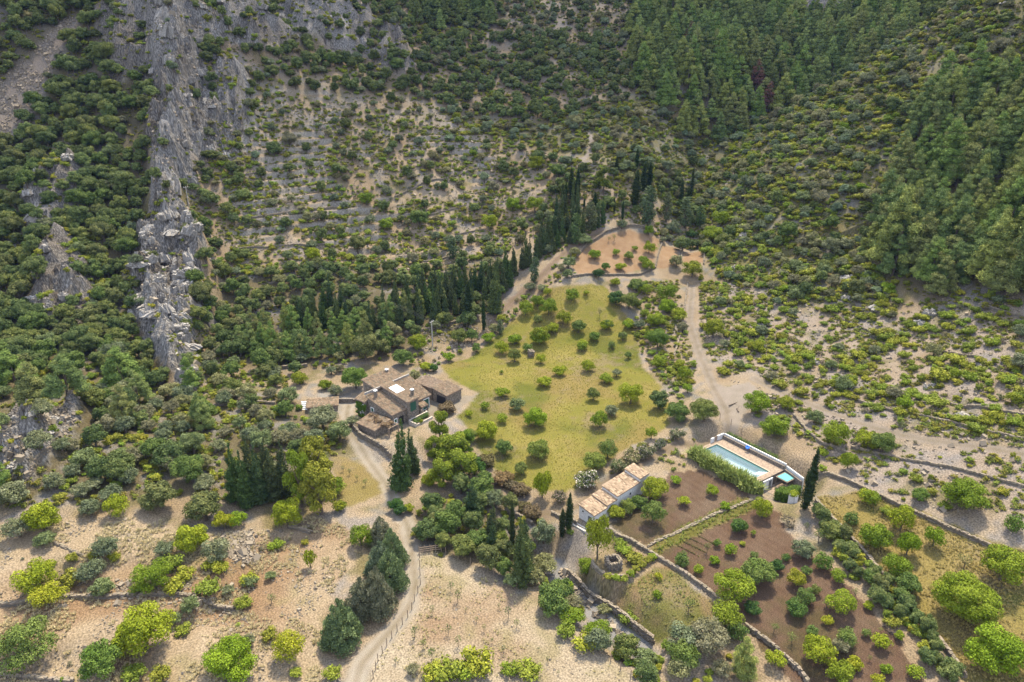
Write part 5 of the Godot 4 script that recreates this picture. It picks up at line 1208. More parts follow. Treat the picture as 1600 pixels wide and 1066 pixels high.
# x, z, half width, half height, lift, look
const CRAGS := [
	[-130.6, -282.2, 2.7, 3.4, 0.13, 0],
	[-133.3, -288.5, 2.7, 3.3, 0.05, 0],
	[-126.6, -274.2, 2.3, 3.3, 0.06, 0],
	[-122.6, -266.1, 3.3, 2.6, -0.02, 0],
	[-118.1, -255.3, 2.1, 3.9, 0.07, 0],
	[-116.5, -239.4, 2.1, 4.2, 0.14, 0],
	[-110.6, -224.7, 3.0, 3.5, -0.06, 0],
	[-102.1, -213.5, 2.0, 3.4, -0.09, 0],
	[-96.7, -201.2, 2.3, 2.8, -0.09, 0],
	[-91.7, -184.8, 2.7, 3.2, 0.11, 0],
	[-103.9, -212.3, 1.6, 1.7, -0.11, 1],
	[-110.9, -260.5, 1.2, 1.1, -0.23, 2],
	[-103.4, -253.5, 2.4, 2.0, -0.25, 3],
	[-131.4, -287.8, 1.9, 1.9, -0.17, 4],
	[-110.3, -238.3, 1.1, 1.8, -0.21, 2],
	[-120.4, -286.7, 1.5, 1.0, -0.17, 4],
	[-108.1, -260.1, 1.3, 0.8, -0.22, 4],
	[-118.1, -268.0, 1.8, 1.3, -0.11, 4],
	[-87.1, -173.1, 1.1, 0.9, 0.02, 5],
	[-108.2, -192.9, 2.4, 1.0, 0.04, 6],
	[-129.3, -283.9, 0.9, 2.1, -0.18, 2],
	[-113.2, -268.6, 2.2, 1.6, -0.16, 3],
	[-110.0, -195.9, 0.9, 1.0, -0.08, 5],
	[-111.9, -219.7, 1.0, 1.2, 0.02, 5],
	[-100.0, -197.6, 1.3, 2.2, -0.23, 1],
	[-97.6, -197.2, 2.3, 1.8, -0.04, 6],
	[-106.8, -203.6, 2.3, 2.0, -0.12, 6],
	[-102.9, -215.1, 1.4, 1.6, -0.07, 1],
	[-107.3, -250.3, 2.0, 1.6, -0.12, 3],
	[-107.6, -234.6, 1.2, 1.7, -0.10, 2],
	[-81.7, -162.8, 1.2, 0.7, -0.16, 5],
	[-116.1, -275.5, 1.1, 2.1, -0.05, 2],
	[-88.9, -167.2, 1.4, 1.7, -0.19, 1],
	[-96.1, -183.5, 2.4, 2.0, -0.13, 6],
	[-115.2, -257.8, 1.0, 1.4, 0.00, 2],
	[-131.1, -267.9, 1.5, 1.6, -0.10, 4],
	[-96.8, -176.1, 2.5, 1.4, -0.23, 6],
	[-116.0, -258.6, 2.1, 0.7, -0.21, 3],
	[-131.3, -296.4, 2.2, 1.1, -0.21, 3],
	[-106.8, -212.9, 1.9, 1.9, 0.04, 6],
	[-115.9, -276.1, 1.6, 1.0, -0.25, 4],
	[-101.3, -200.3, 1.1, 1.1, -0.15, 5],
	[-94.1, -194.5, 1.5, 1.9, 0.02, 1],
	[-106.7, -213.6, 2.3, 1.3, -0.08, 6],
	[-116.9, -274.6, 2.0, 1.9, -0.06, 3],
	[-114.3, -275.0, 2.3, 2.2, 0.04, 3],
	[-94.1, -187.4, 1.3, 2.1, 0.01, 1],
	[-133.0, -285.9, 1.5, 1.5, -0.02, 4],
	[-129.9, -296.5, 2.2, 0.8, -0.01, 3],
	[-82.7, -156.4, 0.9, 1.0, -0.09, 5],
	[-106.0, -195.8, 1.9, 1.5, 0.00, 1],
	[-116.2, -258.0, 1.4, 2.0, 0.02, 4],
	[-119.9, -273.5, 1.7, 1.5, -0.07, 4],
	[-113.8, -244.1, 2.2, 1.5, -0.10, 3],
	[-120.9, -296.0, 1.7, 1.3, 0.04, 4],
	[-104.3, -208.6, 1.5, 1.9, 0.02, 1],
	[-99.8, -196.7, 1.1, 1.6, 0.03, 5],
	[-103.5, -192.4, 1.9, 0.9, -0.03, 1],
	[-104.6, -179.6, 1.2, 1.0, -0.09, 5],
	[-99.5, -192.3, 1.5, 1.5, -0.20, 1],
	[-111.7, -207.7, 2.2, 1.3, -0.01, 6],
	[-107.9, -187.1, 2.0, 0.7, -0.19, 6],
	[-85.9, -164.8, 1.7, 1.7, -0.19, 1],
	[-91.5, -179.1, 1.0, 1.0, -0.19, 5],
	[-86.9, -164.0, 1.4, 1.4, -0.10, 1],
	[-93.0, -175.9, 0.8, 1.8, 0.00, 5],
	[-104.7, -184.2, 2.1, 1.3, -0.19, 6],
	[-103.4, -179.8, 0.8, 2.0, -0.01, 5],
	[-92.8, -192.2, 1.8, 1.5, 0.04, 1],
	[-106.6, -214.9, 1.4, 1.7, -0.06, 1],
	[-96.2, -192.3, 2.5, 1.7, -0.04, 6],
	[-108.1, -212.0, 1.1, 1.3, -0.22, 5],
	[-92.3, -183.9, 2.4, 1.6, 0.05, 6],
	[-103.5, -206.1, 1.6, 1.6, -0.23, 1],
	[-90.3, -177.0, 1.4, 1.1, -0.05, 1],
	[-98.0, -199.8, 2.0, 1.1, -0.25, 6],
	[-113.3, -210.5, 1.1, 1.8, -0.13, 5],
	[-100.8, -179.9, 2.4, 1.8, -0.11, 6],
	[-100.3, -210.8, 1.9, 1.4, -0.19, 1],
	[-106.7, -184.3, 1.9, 1.4, -0.17, 6],
	[-93.8, -190.7, 2.1, 1.5, 0.05, 6],
	[-112.0, -206.5, 2.3, 1.9, -0.06, 6],
	[-104.6, -198.4, 2.0, 1.5, -0.07, 6],
	[-110.3, -197.9, 2.5, 2.1, 0.01, 6],
	[-103.0, -187.1, 1.9, 0.9, -0.09, 1],
	[-93.5, -194.5, 1.6, 1.0, -0.15, 1],
	[-102.9, -200.0, 2.2, 1.3, -0.05, 6],
	[-85.1, -166.0, 2.4, 1.3, -0.14, 6],
	[-92.5, -185.8, 2.0, 1.1, -0.02, 6],
	[-99.0, -213.4, 1.3, 1.8, -0.04, 1],
	[-110.0, -205.4, 1.4, 1.8, -0.14, 1],
	[-79.0, -153.0, 2.4, 2.1, -0.12, 6],
	[-102.4, -189.4, 2.4, 2.0, -0.18, 6],
	[-102.0, -192.2, 1.4, 1.3, -0.13, 1],
	[-90.7, -179.4, 2.4, 1.7, -0.01, 6],
	[-98.7, -209.5, 2.1, 1.7, -0.18, 6],
	[-85.3, -164.5, 1.5, 1.2, 0.04, 1],
	[-86.2, -167.8, 2.0, 2.1, -0.13, 6],
	[-86.9, -168.6, 2.2, 1.3, -0.12, 6],
	[-112.1, -200.4, 1.5, 1.1, 0.04, 1],
	[-78.9, -153.8, 0.9, 0.9, -0.19, 5],
	[-109.8, -199.0, 2.0, 1.6, -0.18, 6],
	[-109.6, -195.8, 1.1, 1.8, -0.16, 5],
	[-82.9, -160.7, 1.6, 1.1, 0.02, 1],
	[-78.1, -149.4, 1.6, 1.0, -0.24, 1],
	[-96.6, -180.9, 1.7, 1.1, 0.05, 1],
	[-96.0, -203.9, 0.8, 1.4, -0.14, 5],
	[-99.4, -208.3, 1.1, 1.2, -0.17, 5],
	[-99.8, -179.3, 1.1, 1.9, -0.25, 5],
	[-106.3, -181.4, 1.6, 2.1, -0.07, 1],
	[-92.0, -182.5, 1.1, 1.9, -0.16, 5],
	[-110.5, -209.5, 1.3, 1.4, -0.04, 1],
	[-108.7, -187.5, 1.6, 2.2, -0.00, 1],
	[-99.7, -176.8, 1.6, 0.7, 0.05, 1],
	[-96.1, -200.0, 1.4, 1.5, -0.16, 1],
	[-102.0, -190.1, 1.9, 1.1, -0.19, 6],
	[-106.4, -187.7, 2.2, 1.6, -0.22, 6],
	[-111.4, -203.9, 1.0, 1.3, -0.23, 5],
	[-89.2, -173.2, 2.1, 1.9, -0.13, 6],
	[-101.6, -188.7, 0.8, 1.3, -0.04, 5],
	[-109.2, -188.6, 1.7, 1.9, -0.00, 1],
	[-99.2, -208.3, 2.1, 2.1, -0.09, 6],
	[-98.4, -182.6, 1.0, 1.8, 0.05, 5],
	[-87.0, -168.1, 2.2, 1.0, 0.03, 6],
	[-97.8, -206.1, 0.9, 1.1, -0.08, 5],
	[-104.7, -208.6, 2.5, 0.9, 0.02, 6],
	[-90.9, -179.9, 1.8, 1.1, 0.02, 1],
	[-100.2, -210.4, 2.2, 1.1, 0.02, 6],
	[-99.3, -176.2, 2.2, 1.0, -0.09, 6],
	[-82.1, -162.0, 0.8, 1.0, -0.11, 5],
	[-107.9, -188.4, 1.8, 1.0, -0.09, 1],
	[-98.8, -176.8, 1.4, 1.7, -0.24, 1],
	[-97.5, -209.8, 2.4, 1.6, -0.11, 6],
	[-92.8, -174.1, 2.0, 1.8, -0.02, 6],
	[-98.7, -187.9, 1.8, 2.1, -0.09, 1],
	[-95.2, -189.2, 2.3, 1.2, -0.23, 6],
	[-101.5, -213.3, 1.0, 1.4, -0.10, 5],
	[-108.2, -211.8, 2.0, 1.5, -0.18, 6],
	[-102.8, -189.5, 1.2, 0.8, 0.02, 5],
	[-78.6, -149.9, 0.8, 1.1, -0.16, 5],
	[-148.3, -216.2, 2.1, 1.4, -0.12, 7],
	[-151.6, -216.2, 1.8, 1.5, -0.16, 8],
	[-145.6, -207.4, 2.4, 1.8, -0.16, 7],
	[-147.3, -218.6, 1.5, 0.9, -0.04, 8],
	[-145.3, -229.7, 2.2, 1.3, -0.16, 7],
	[-155.8, -218.7, 1.2, 1.8, -0.01, 9],
	[-146.9, -235.8, 2.6, 1.5, -0.05, 7],
	[-152.7, -224.3, 1.6, 1.7, 0.04, 8],
	[-128.5, -175.2, 2.4, 1.6, -0.04, 10],
	[-135.6, -193.5, 1.3, 1.6, -0.15, 11],
	[-135.1, -186.4, 1.7, 2.0, -0.09, 11],
	[-132.7, -190.3, 2.0, 1.3, -0.03, 10],
	[-122.9, -171.7, 1.7, 1.9, -0.15, 11],
	[-137.5, -208.5, 1.6, 1.8, 0.03, 11],
	[-121.8, -177.2, 1.3, 1.3, 0.05, 11],
	[-124.2, -189.3, 1.4, 1.8, -0.02, 11],
	[-103.2, -313.5, 2.0, 1.3, 0.08, 12],
	[-115.1, -307.8, 1.7, 1.3, 0.05, 13],
	[-53.8, -336.5, 1.2, 1.5, 0.02, 14],
	[-99.9, -327.1, 1.4, 1.4, 0.05, 13],
	[-82.0, -333.1, 1.4, 1.8, -0.11, 13],
	[-111.0, -313.3, 2.2, 1.8, 0.04, 12],
	[-82.3, -335.7, 1.8, 0.8, 0.09, 13],
	[-117.9, -307.6, 2.5, 1.7, 0.01, 12],
	[-59.3, -334.6, 1.8, 1.3, -0.06, 13],
	[-119.2, -308.1, 1.8, 1.3, 0.06, 13],
	[-91.3, -115.4, 0.8, 0.9, -0.15, 15],
	[-89.9, -118.8, 1.3, 0.8, -0.14, 15],
	[-91.7, -112.7, 0.7, 0.6, -0.17, 15],
	[-88.6, -113.0, 1.0, 0.6, -0.03, 15],
	[-97.2, -120.1, 0.8, 0.8, 0.04, 15],
	[-87.2, -113.4, 1.1, 0.5, -0.12, 15],
	[-88.3, -105.0, 1.2, 0.6, -0.19, 15],
	[125.7, -269.5, 2.0, 1.0, -0.17, 16],
	[184.8, -299.9, 2.6, 1.2, -0.12, 16],
	[177.9, -273.3, 2.1, 0.9, -0.03, 16],
	[97.7, -192.4, 2.5, 1.6, -0.03, 16],
	[128.1, -283.5, 1.3, 1.0, -0.19, 17],
	[167.4, -300.4, 2.1, 1.5, -0.20, 16],
	[72.8, -217.6, 1.4, 1.7, -0.12, 18],
	[153.2, -277.8, 1.6, 1.1, 0.03, 18],
	[93.6, -183.0, 1.7, 1.1, 0.02, 18],
	[116.0, -302.0, 1.4, 1.8, -0.03, 18],
	[80.6, -234.5, 1.8, 1.9, -0.13, 18],
	[103.9, -253.2, 1.7, 1.9, -0.17, 18],
	[102.8, -178.8, 1.4, 1.3, -0.17, 18],
	[172.1, -257.3, 1.6, 1.6, 0.06, 18],
	[70.0, -180.1, 2.1, 1.3, -0.14, 19],
	[98.4, -174.4, 2.1, 0.8, 0.05, 19],
	[93.1, -163.2, 2.1, 1.1, -0.11, 19],
	[89.4, -132.9, 1.4, 1.4, -0.04, 20],
	[75.3, -155.3, 1.6, 1.1, -0.12, 20],
	[105.9, -163.8, 1.8, 1.4, -0.03, 20],
	[65.8, -161.0, 1.6, 1.1, -0.16, 20],
	[89.1, -119.8, 2.3, 0.9, -0.18, 19],
	[103.1, -161.5, 2.3, 1.1, -0.09, 19],
	[77.7, -151.7, 1.6, 1.8, -0.08, 20],
]
const CRAG_LOOKS := ["large tall pale rock tooth on the spine of the grey crag", "middling broken pale rock slab on the lower flank of the crag", "small jagged grey rock on the upper flank of the crag", "large jagged grey rock on the upper flank of the crag", "middling jagged grey rock on the upper flank of the crag", "small broken pale rock slab on the lower flank of the crag", "large broken pale rock slab on the lower flank of the crag", "large low grey rock in the wooded slope under the scree", "middling low grey rock in the wooded slope under the scree", "small low grey rock in the wooded slope under the scree", "large grey rock slab among the trees west of the crag", "middling grey rock slab among the trees west of the crag", "large pale rock ledge on the high slope near the top", "middling pale rock ledge on the high slope near the top", "small pale rock ledge on the high slope near the top", "small white rock outcrop on the scrubby knoll", "large small pale outcrop on the open green slope", "small small pale outcrop on the open green slope", "middling small pale outcrop on the open green slope", "large flat pale outcrop on the bare stony slope", "middling flat pale outcrop on the bare stony slope"]
# outline, tries, noise threshold, size
var STONY := [
	[OUTLINES["dry_slope"], 9000, 0.02, 0.9],
	[OUTLINES["lower_slope"], 5000, -0.02, 0.9],
	[OUTLINES["terraces"], 14000, 0.08, 1],
	[OUTLINES["crag"], 5000, -0.1, 1.6],
	[PackedVector2Array([Vector2(-176, -237), Vector2(-187, -260), Vector2(-177, -277), Vector2(-172, -289), Vector2(-168, -293), Vector2(-166, -283), Vector2(-170, -271), Vector2(-171, -262), Vector2(-170, -248), Vector2(-173, -238)]), 5000, -0.2, 1.3],
	[PackedVector2Array([Vector2(-50, -97), Vector2(-45, -99), Vector2(-42, -92), Vector2(-45, -91), Vector2(-48, -92)]), 700, -0.4, 1],
	[PackedVector2Array([Vector2(-62, -86), Vector2(-47, -87), Vector2(-42, -81), Vector2(-59, -81)]), 700, 0, 0.8],
	[SHEETS[9][1], 8000, 0.1, 0.55],
	[PackedVector2Array([Vector2(7, -98), Vector2(11, -94), Vector2(16, -83), Vector2(19, -79), Vector2(18, -78), Vector2(13, -85)]), 1600, -0.4, 1.2],
	[PackedVector2Array([Vector2(52, -155), Vector2(64, -141), Vector2(72, -123), Vector2(65, -121), Vector2(55, -138)]), 1500, 0, 0.7],
	[PackedVector2Array([Vector2(-92, -106), Vector2(-98, -116), Vector2(-96, -128), Vector2(-92, -133), Vector2(-86, -116), Vector2(-85, -103)]), 1200, -0.1, 1.2],
	[OUTLINES["east_slope"], 7000, 0.1, 1.1],
	[SHEETS[8][1], 1800, 0.05, 0.35],
	[PackedVector2Array([Vector2(-32, -186), Vector2(-16, -195), Vector2(-6, -200), Vector2(-7, -186), Vector2(-19, -174)]), 1500, -0.1, 1],
]
# outline, tries, noise threshold, two colours, label, sheet, size
var TUFTS := [
	[SHEETS[9][1], 16000, 0.05, Color(0.3, 0.25, 0.13), Color(0.42, 0.35, 0.2), "tufts of dry yellow grass on the sandy terraces", "sandy_terrace", 1.1],
	[SHEETS[0][1], 22000, -0.2, Color(0.22, 0.21, 0.04), Color(0.34, 0.28, 0.07), "short mown yellow green grass of the meadow", "meadow", 0.55],
	[SHEETS[7][1], 9000, -0.2, Color(0.26, 0.21, 0.06), Color(0.38, 0.3, 0.12), "yellow grass of the terraced field", "grass_field", 0.8],
	[SHEETS[8][1], 2000, 0.2, Color(0.28, 0.24, 0.1), Color(0.4, 0.34, 0.18), "thin dry grass of the sandy field", "sandy_field", 0.9],
	[SHEETS[6][1], 1000, 0, Color(0.15, 0.18, 0.04), Color(0.28, 0.24, 0.08), "patchy grass of the small lawn", "orchard_lawn", 0.9],
	[SHEETS[14][1], 1500, -0.5, Color(0.15, 0.19, 0.03), Color(0.25, 0.24, 0.06), "green grass along the pale kerb path", "grass_strip", 1.1],
	[OUTLINES["terraces"], 12000, 0, Color(0.25, 0.21, 0.11), Color(0.36, 0.3, 0.18), "dry grass on the stone terraces", "", 1.3],
	[OUTLINES["dry_slope"], 6000, 0.05, Color(0.22, 0.2, 0.1), Color(0.34, 0.29, 0.18), "dry grass on the bare stony slope", "", 1.2],
]
# outline, tries, noise threshold, label
var HEATH := [
	[OUTLINES["terraces"], 11000, 0.05, "low heath and young scrub on the dry terraced slope"],
	[OUTLINES["east_slope"], 22000, -0.25, "low heath and young scrub on the open eastern slope"],
	[OUTLINES["dry_slope"], 12000, 0, "low heath and young scrub on the bare stony slope"],
	[OUTLINES["lower_slope"], 4500, 0.05, "low heath and young scrub on the lower stony terraces"],
	[OUTLINES["high_slope"], 9000, -0.1, "low heath and young scrub on the high rocky slope"],
	[OUTLINES["olive_slope"], 9000, -0.15, "low heath and young scrub on the silvery slope"],
	[OUTLINES["oak_slope"], 14000, -0.2, "low heath and young scrub on the slope west of the crag"],
	[OUTLINES["west_wood"], 5000, -0.1, "low heath and young scrub in the wood under the crag"],
	[OUTLINES["east_pines"], 5000, -0.2, "low heath and young scrub in the eastern pine wood"],
	[OUTLINES["valley_pines"], 9000, -0.2, "low heath and young scrub in the valley head pine wood"],
	[OUTLINES["crag"], 5000, 0, "low heath and young scrub rooted in the grey crag"],
	[OUTLINES["back_wood"], 3500, -0.1, "low heath and young scrub in the wood behind the farmhouse"],
	[OUTLINES["ridge_olives"], 4000, -0.2, "low heath and young scrub between the two pine woods"],
	[OUTLINES["meadow_fringe"], 1500, -0.1, "low heath and young scrub between meadow and footpath"],
	[OUTLINES["valley_head"], 4000, -0.2, "low heath and young scrub round the tilled terraces"],
	[OUTLINES["crag_foot"], 1800, -0.1, "low heath and young scrub at the eastern foot of the crag"],
	[OUTLINES["crag_base"], 1500, -0.1, "low heath and young scrub on the ground below the crag"],
	[OUTLINES["pool_side"], 600, -0.1, "low heath and young scrub beside the farm track near the pool"],
]
const EXPOSURE := 2.4
const SUN := 1.6
const SKY := 1.15
const FOG := 4e-05
const SUN_WAY := Vector3(-0.14, -0.86, 0.44)
const CLOUDS := [[Vector3(-130, 450, -530), Vector3(330, 80, 200), 0.006], [Vector3(120, 455, -585), Vector3(270, 70, 180), 0.013]]
# ------------------------------------------------------------------ small helpers
func lin(r: float, g: float, b: float) -> Color:
	return Color(r, g, b).linear_to_srgb()

func numbered(called: String) -> String:
	var n: int = used.get(called, 0)
	used[called] = n + 1
	return called if n == 0 else "%s_%03d" % [called, n]

func tag(o: Node, label := "", category := "", group := "", kind := "") -> void:
	if label: o.set_meta("label", label)
	if category: o.set_meta("category", category)
	if group: o.set_meta("group", group)
	if kind: o.set_meta("kind", kind)

func thing(called: String, label: String, category: String, at: Vector3, turn := 0.0, group := "") -> Node3D:
	var o := Node3D.new()
	o.name = numbered(called)
	add_child(o)
	o.position = at
	o.rotation.y = turn
	tag(o, label, category, group)
	return o

func piece(called: String, mesh: Mesh, m: Material, parent: Node) -> MeshInstance3D:
	var o := MeshInstance3D.new()
	o.name = called if parent != self else numbered(called)
	o.mesh = mesh
	if m: o.material_override = m
	parent.add_child(o, true)
	return o

func begin() -> SurfaceTool:
	var st := SurfaceTool.new()
	st.begin(Mesh.PRIMITIVE_TRIANGLES)
	st.set_smooth_group(-1)
	return st

func quad(st: SurfaceTool, a: Vector3, b: Vector3, c: Vector3, d: Vector3, col := Color.WHITE) -> void:
	# corners anticlockwise seen from outside
	var uv := [Vector2(0, 0), Vector2(a.distance_to(b), 0), Vector2(a.distance_to(b), b.distance_to(c)), Vector2(0, b.distance_to(c))]
	var p := [a, b, c, d]
	for i in [0, 2, 1, 0, 3, 2]:
		st.set_color(col)
		st.set_uv(uv[i])
		st.add_vertex(p[i])

func box(st: SurfaceTool, lo: Vector3, hi: Vector3, col := Color.WHITE) -> void:
	hexa(st, [Vector3(lo.x, lo.y, lo.z), Vector3(hi.x, lo.y, lo.z), Vector3(hi.x, lo.y, hi.z), Vector3(lo.x, lo.y, hi.z), Vector3(lo.x, hi.y, lo.z), Vector3(hi.x, hi.y, lo.z), Vector3(hi.x, hi.y, hi.z), Vector3(lo.x, hi.y, hi.z)], col)

func hexa(st: SurfaceTool, p: Array, col := Color.WHITE) -> void:
	quad(st, p[0], p[1], p[2], p[3], col)
	quad(st, p[7], p[6], p[5], p[4], col)
	for i in 4:
		var j := (i + 1) % 4
		quad(st, p[j], p[i], p[i + 4], p[j + 4], col)

func tube(st: SurfaceTool, a: Vector3, b: Vector3, ra: float, rb: float, sides := 6, col := Color.WHITE) -> void:
	var d := (b - a).normalized()
	var s := d.cross(Vector3.RIGHT if absf(d.x) < 0.8 else Vector3.FORWARD).normalized()
	var t := d.cross(s)
	for i in sides:
		var w := TAU * i / sides
		var v := TAU * (i + 1) / sides
		var e := s * cos(w) + t * sin(w)
		var f := s * cos(v) + t * sin(v)
		quad(st, a + e * ra, b + e * rb, b + f * rb, a + f * ra, col)

func done(st: SurfaceTool) -> ArrayMesh:
	st.generate_normals()
	return st.commit()

func mat(called: String, c: Color, rough := 0.9, vcol := false) -> StandardMaterial3D:
	if mats.has(called): return mats[called]
	var m := StandardMaterial3D.new()
	m.resource_name = called
	m.albedo_color = c
	m.roughness = rough
	m.metallic_specular = 0.3
	m.vertex_color_use_as_albedo = vcol
	m.cull_mode = BaseMaterial3D.CULL_DISABLED
	mats[called] = m
	return m

func noise_tex(freq: float, size: int, dark: float, light: float, octaves := 5, kind := FastNoiseLite.TYPE_SIMPLEX_SMOOTH, sd := 3) -> NoiseTexture2D:
	var n := FastNoiseLite.new()
	n.noise_type = kind
	n.frequency = freq
	n.seed = sd
	n.fractal_octaves = octaves
	var t := NoiseTexture2D.new()
	t.width = size
	t.height = size
	t.seamless = true
	t.noise = n
	var g := Gradient.new()
	g.set_color(0, Color(dark, dark, dark))
	g.set_color(1, Color(light, light, light))
	t.color_ramp = g
	return t

# ------------------------------------------------------------------ the lie of the land
const PX0 := -544.0
const PZ0 := -752.0
const PS := 8.0
const PNX := 137
const PNZ := 118
var plate := PackedFloat32Array()

func spline(x: float, z: float) -> float:
	var qx := x / 100.0
	var qz := z / 100.0
	var s: float = FLAT.x + qx * FLAT.y + qz * FLAT.z
	for p: Vector3 in BEND:
		var dx := qx - p.x
		var dz := qz - p.y
		var r := dx * dx + dz * dz
		if r > 1e-9: s += p.z * 0.5 * r * log(r)
	return s

func cub(a: float, b: float, c: float, d: float, t: float) -> float:
	return b + 0.5 * t * (c - a + t * (2.0 * a - 5.0 * b + 4.0 * c - d + t * (3.0 * (b - c) + d - a)))

func lie(x: float, z: float) -> float:
	var u := clampf((x - PX0) / PS, 1.0, PNX - 3.001)
	var v := clampf((z - PZ0) / PS, 1.0, PNZ - 3.001)
	var i := int(u)
	var j := int(v)
	u -= i
	v -= j
	var k := (j - 1) * PNX + i - 1
	var a := cub(plate[k], plate[k + 1], plate[k + 2], plate[k + 3], u)
	k += PNX
	var b := cub(plate[k], plate[k + 1], plate[k + 2], plate[k + 3], u)
	k += PNX
	var c := cub(plate[k], plate[k + 1], plate[k + 2], plate[k + 3], u)
	k += PNX
	return cub(a, b, c, cub(plate[k], plate[k + 1], plate[k + 2], plate[k + 3], u), v)

# soft masks on a 2 m grid: where the ground is rock, terraced, wooded, stony
const MX0 := -326.0
const MZ0 := -546.0
const MNX := 326
const MNZ := 256
var mask := {}

func make_mask(called: String, polys: Array, blurs := 2) -> void:
	var a := PackedFloat32Array()
	a.resize(MNX * MNZ)
	for poly: PackedVector2Array in polys:
		var lo := poly[0]
		var hi := poly[0]
		for p in poly:
			lo = lo.min(p)
			hi = hi.max(p)
		for j in range(maxi(0, int((lo.y - MZ0) / 2)), mini(MNZ, int((hi.y - MZ0) / 2) + 2)):
			for i in range(maxi(0, int((lo.x - MX0) / 2)), mini(MNX, int((hi.x - MX0) / 2) + 2)):
				var x := MX0 + 2.0 * i
				var z := MZ0 + 2.0 * j
				if Geometry2D.is_point_in_polygon(Vector2(x + 2.5 * mid.get_noise_2d(x, z), z + 2.5 * mid.get_noise_2d(z, x)), poly):
					a[j * MNX + i] = 1.0
	for n in blurs:
		var b := a.duplicate()
		for j in range(1, MNZ - 1):
			for i in range(1, MNX - 1):
				var k := j * MNX + i
				b[k] = 0.28 * a[k] + 0.18 * (a[k - 1] + a[k + 1] + a[k - MNX] + a[k + MNX])
		a = b
	mask[called] = a

func m_at(called: String, x: float, z: float) -> float:
	var u := (x - MX0) / 2.0
	var v := (z - MZ0) / 2.0
	if u < 0 or v < 0 or u >= MNX - 1 or v >= MNZ - 1: return 0.0
	var i := int(u)
	var j := int(v)
	u -= i
	v -= j
	var a: PackedFloat32Array = mask[called]
	var k := j * MNX + i
	return lerpf(lerpf(a[k], a[k + 1], u), lerpf(a[k + MNX], a[k + MNX + 1], u), v)

func near_line(x: float, z: float, line: PackedVector2Array) -> float:
	var best := 1e9
	var p := Vector2(x, z)
	for i in line.size() - 1:
		best = minf(best, p.distance_squared_to(Geometry2D.get_closest_point_to_segment(p, line[i], line[i + 1])))
	return sqrt(best)

const STEP := 2.5
func height(x: float, z: float) -> float:
	var y := lie(x, z)
	var away := clampf((-z - 150.0) / 150.0, 0.0, 1.0)
	var rock := m_at("rock", x, z)
	var scree := m_at("scree", x, z)
	var calm := m_at("tame", x, z)
	y += broad.get_noise_2d(x, z) * lerpf(0.5, 2.6, away) * (1.0 - calm)
	y += mid.get_noise_2d(x, z) * (0.35 + 0.3 * away) * (1.0 - 0.8 * calm)
	var t := m_at("terraced", x, z) * clampf(0.12 + 2.2 * broad.get_noise_2d(x + 500.0, z) + 0.9 * mid.get_noise_2d(x, z + 300.0), 0.0, 1.0) * (1.0 - rock)
	if t > 0.02:
		var f := (y + 1.1 * broad.get_noise_2d(x * 0.5, z * 0.5 + 900.0)) / STEP
		var k := floorf(f)
		y = lerpf(y, y + STEP * (k + smoothstep(0.72, 0.98, f - k) - f) * 0.9, t)
	if rock > 0.02:
		var r := ridge.get_noise_2d(x * 1.0, z * 0.55)
		var s := ridge.get_noise_2d(x * 2.7 + 77.0, z * 1.6)
		var up := (r * 5.5 + s * 2.2 + 1.6) * rock
		y += up + 0.35 * rock * roundf(up * 1.3)
	if x < -40.0 and z < -150.0:
		var q := near_line(x + 1.6 * mid.get_noise_2d(x * 1.5, z * 1.5), z, SPINE)
		if q < 10.0: y += SPINE_UP * (1.0 - smoothstep(0.6, 9.5, q)) * (0.75 + 0.6 * ridge.get_noise_2d(x * 1.5, z * 1.5))
	if x > 30.0 and z < -215.0:
		var q := near_line(x, z, FOLD)
		if q < 34.0: y -= 10.0 * pow(1.0 - smoothstep(0.0, 34.0, q), 1.3)
		q = near_line(x, z, SPUR)
		if q < 45.0: y += 6.0 * (1.0 - smoothstep(0.0, 50.0, q))
	if scree > 0.02:
		y -= scree * (1.2 + 0.4 * fine.get_noise_2d(x, z))
	if x > 0.0 and x < 70.0 and z > -130.0:
		var pl := m_at("ploughed", x, z)
		if pl > 0.05: y += pl * 0.085 * sin((x * 0.84 - z * 0.55 + 0.8 * mid.get_noise_2d(x * 0.5, z * 0.5)) * 3.9)
	if z > -170.0 and z < -60.0:
		var q := near_line(x, z, GULLY)
		if q < 7.0: y -= 2.3 * (1.0 - smoothstep(2.2, 6.5, q))
	for p in PADS:
		var d := Vector2(x - p[0], z - p[1]).length()
		if d < p[3]: y = lerpf(p[4], y, smoothstep(p[2], p[3], d))
	return y

const FX0 := -126.0
const FZ0 := -300.0
const FS := 0.5
const FNX := 505
const FNZ := 481
const CX0 := -324.0
const CZ0 := -540.0
const CS := 1.5
const CNX := 433
const CNZ := 329
var hf := PackedFloat32Array()
var hc := PackedFloat32Array()
var sf := PackedByteArray()
var sc := PackedByteArray()
var cf := PackedColorArray()
var cc := PackedColorArray()

func ground(x: float, z: float) -> float:
	var u := (x - FX0) / FS
	var v := (z - FZ0) / FS
	if u >= 0 and v >= 0 and u < FNX - 1 and v < FNZ - 1:
		return grid_at(hf, FNX, u, v)
	u = (x - CX0) / CS
	v = (z - CZ0) / CS
	if u >= 0 and v >= 0 and u < CNX - 1 and v < CNZ - 1:
		return grid_at(hc, CNX, u, v)
	return height(x, z)

func grid_at(a: PackedFloat32Array, nx: int, u: float, v: float) -> float:
	var i := int(u)
	var j := int(v)
	u -= i
	v -= j
	var k := j * nx + i
	return lerpf(lerpf(a[k], a[k + 1], u), lerpf(a[k + nx], a[k + nx + 1], u), v)

func at(x: float, z: float, up := 0.0) -> Vector3:
	return Vector3(x, ground(x, z) + up, z)

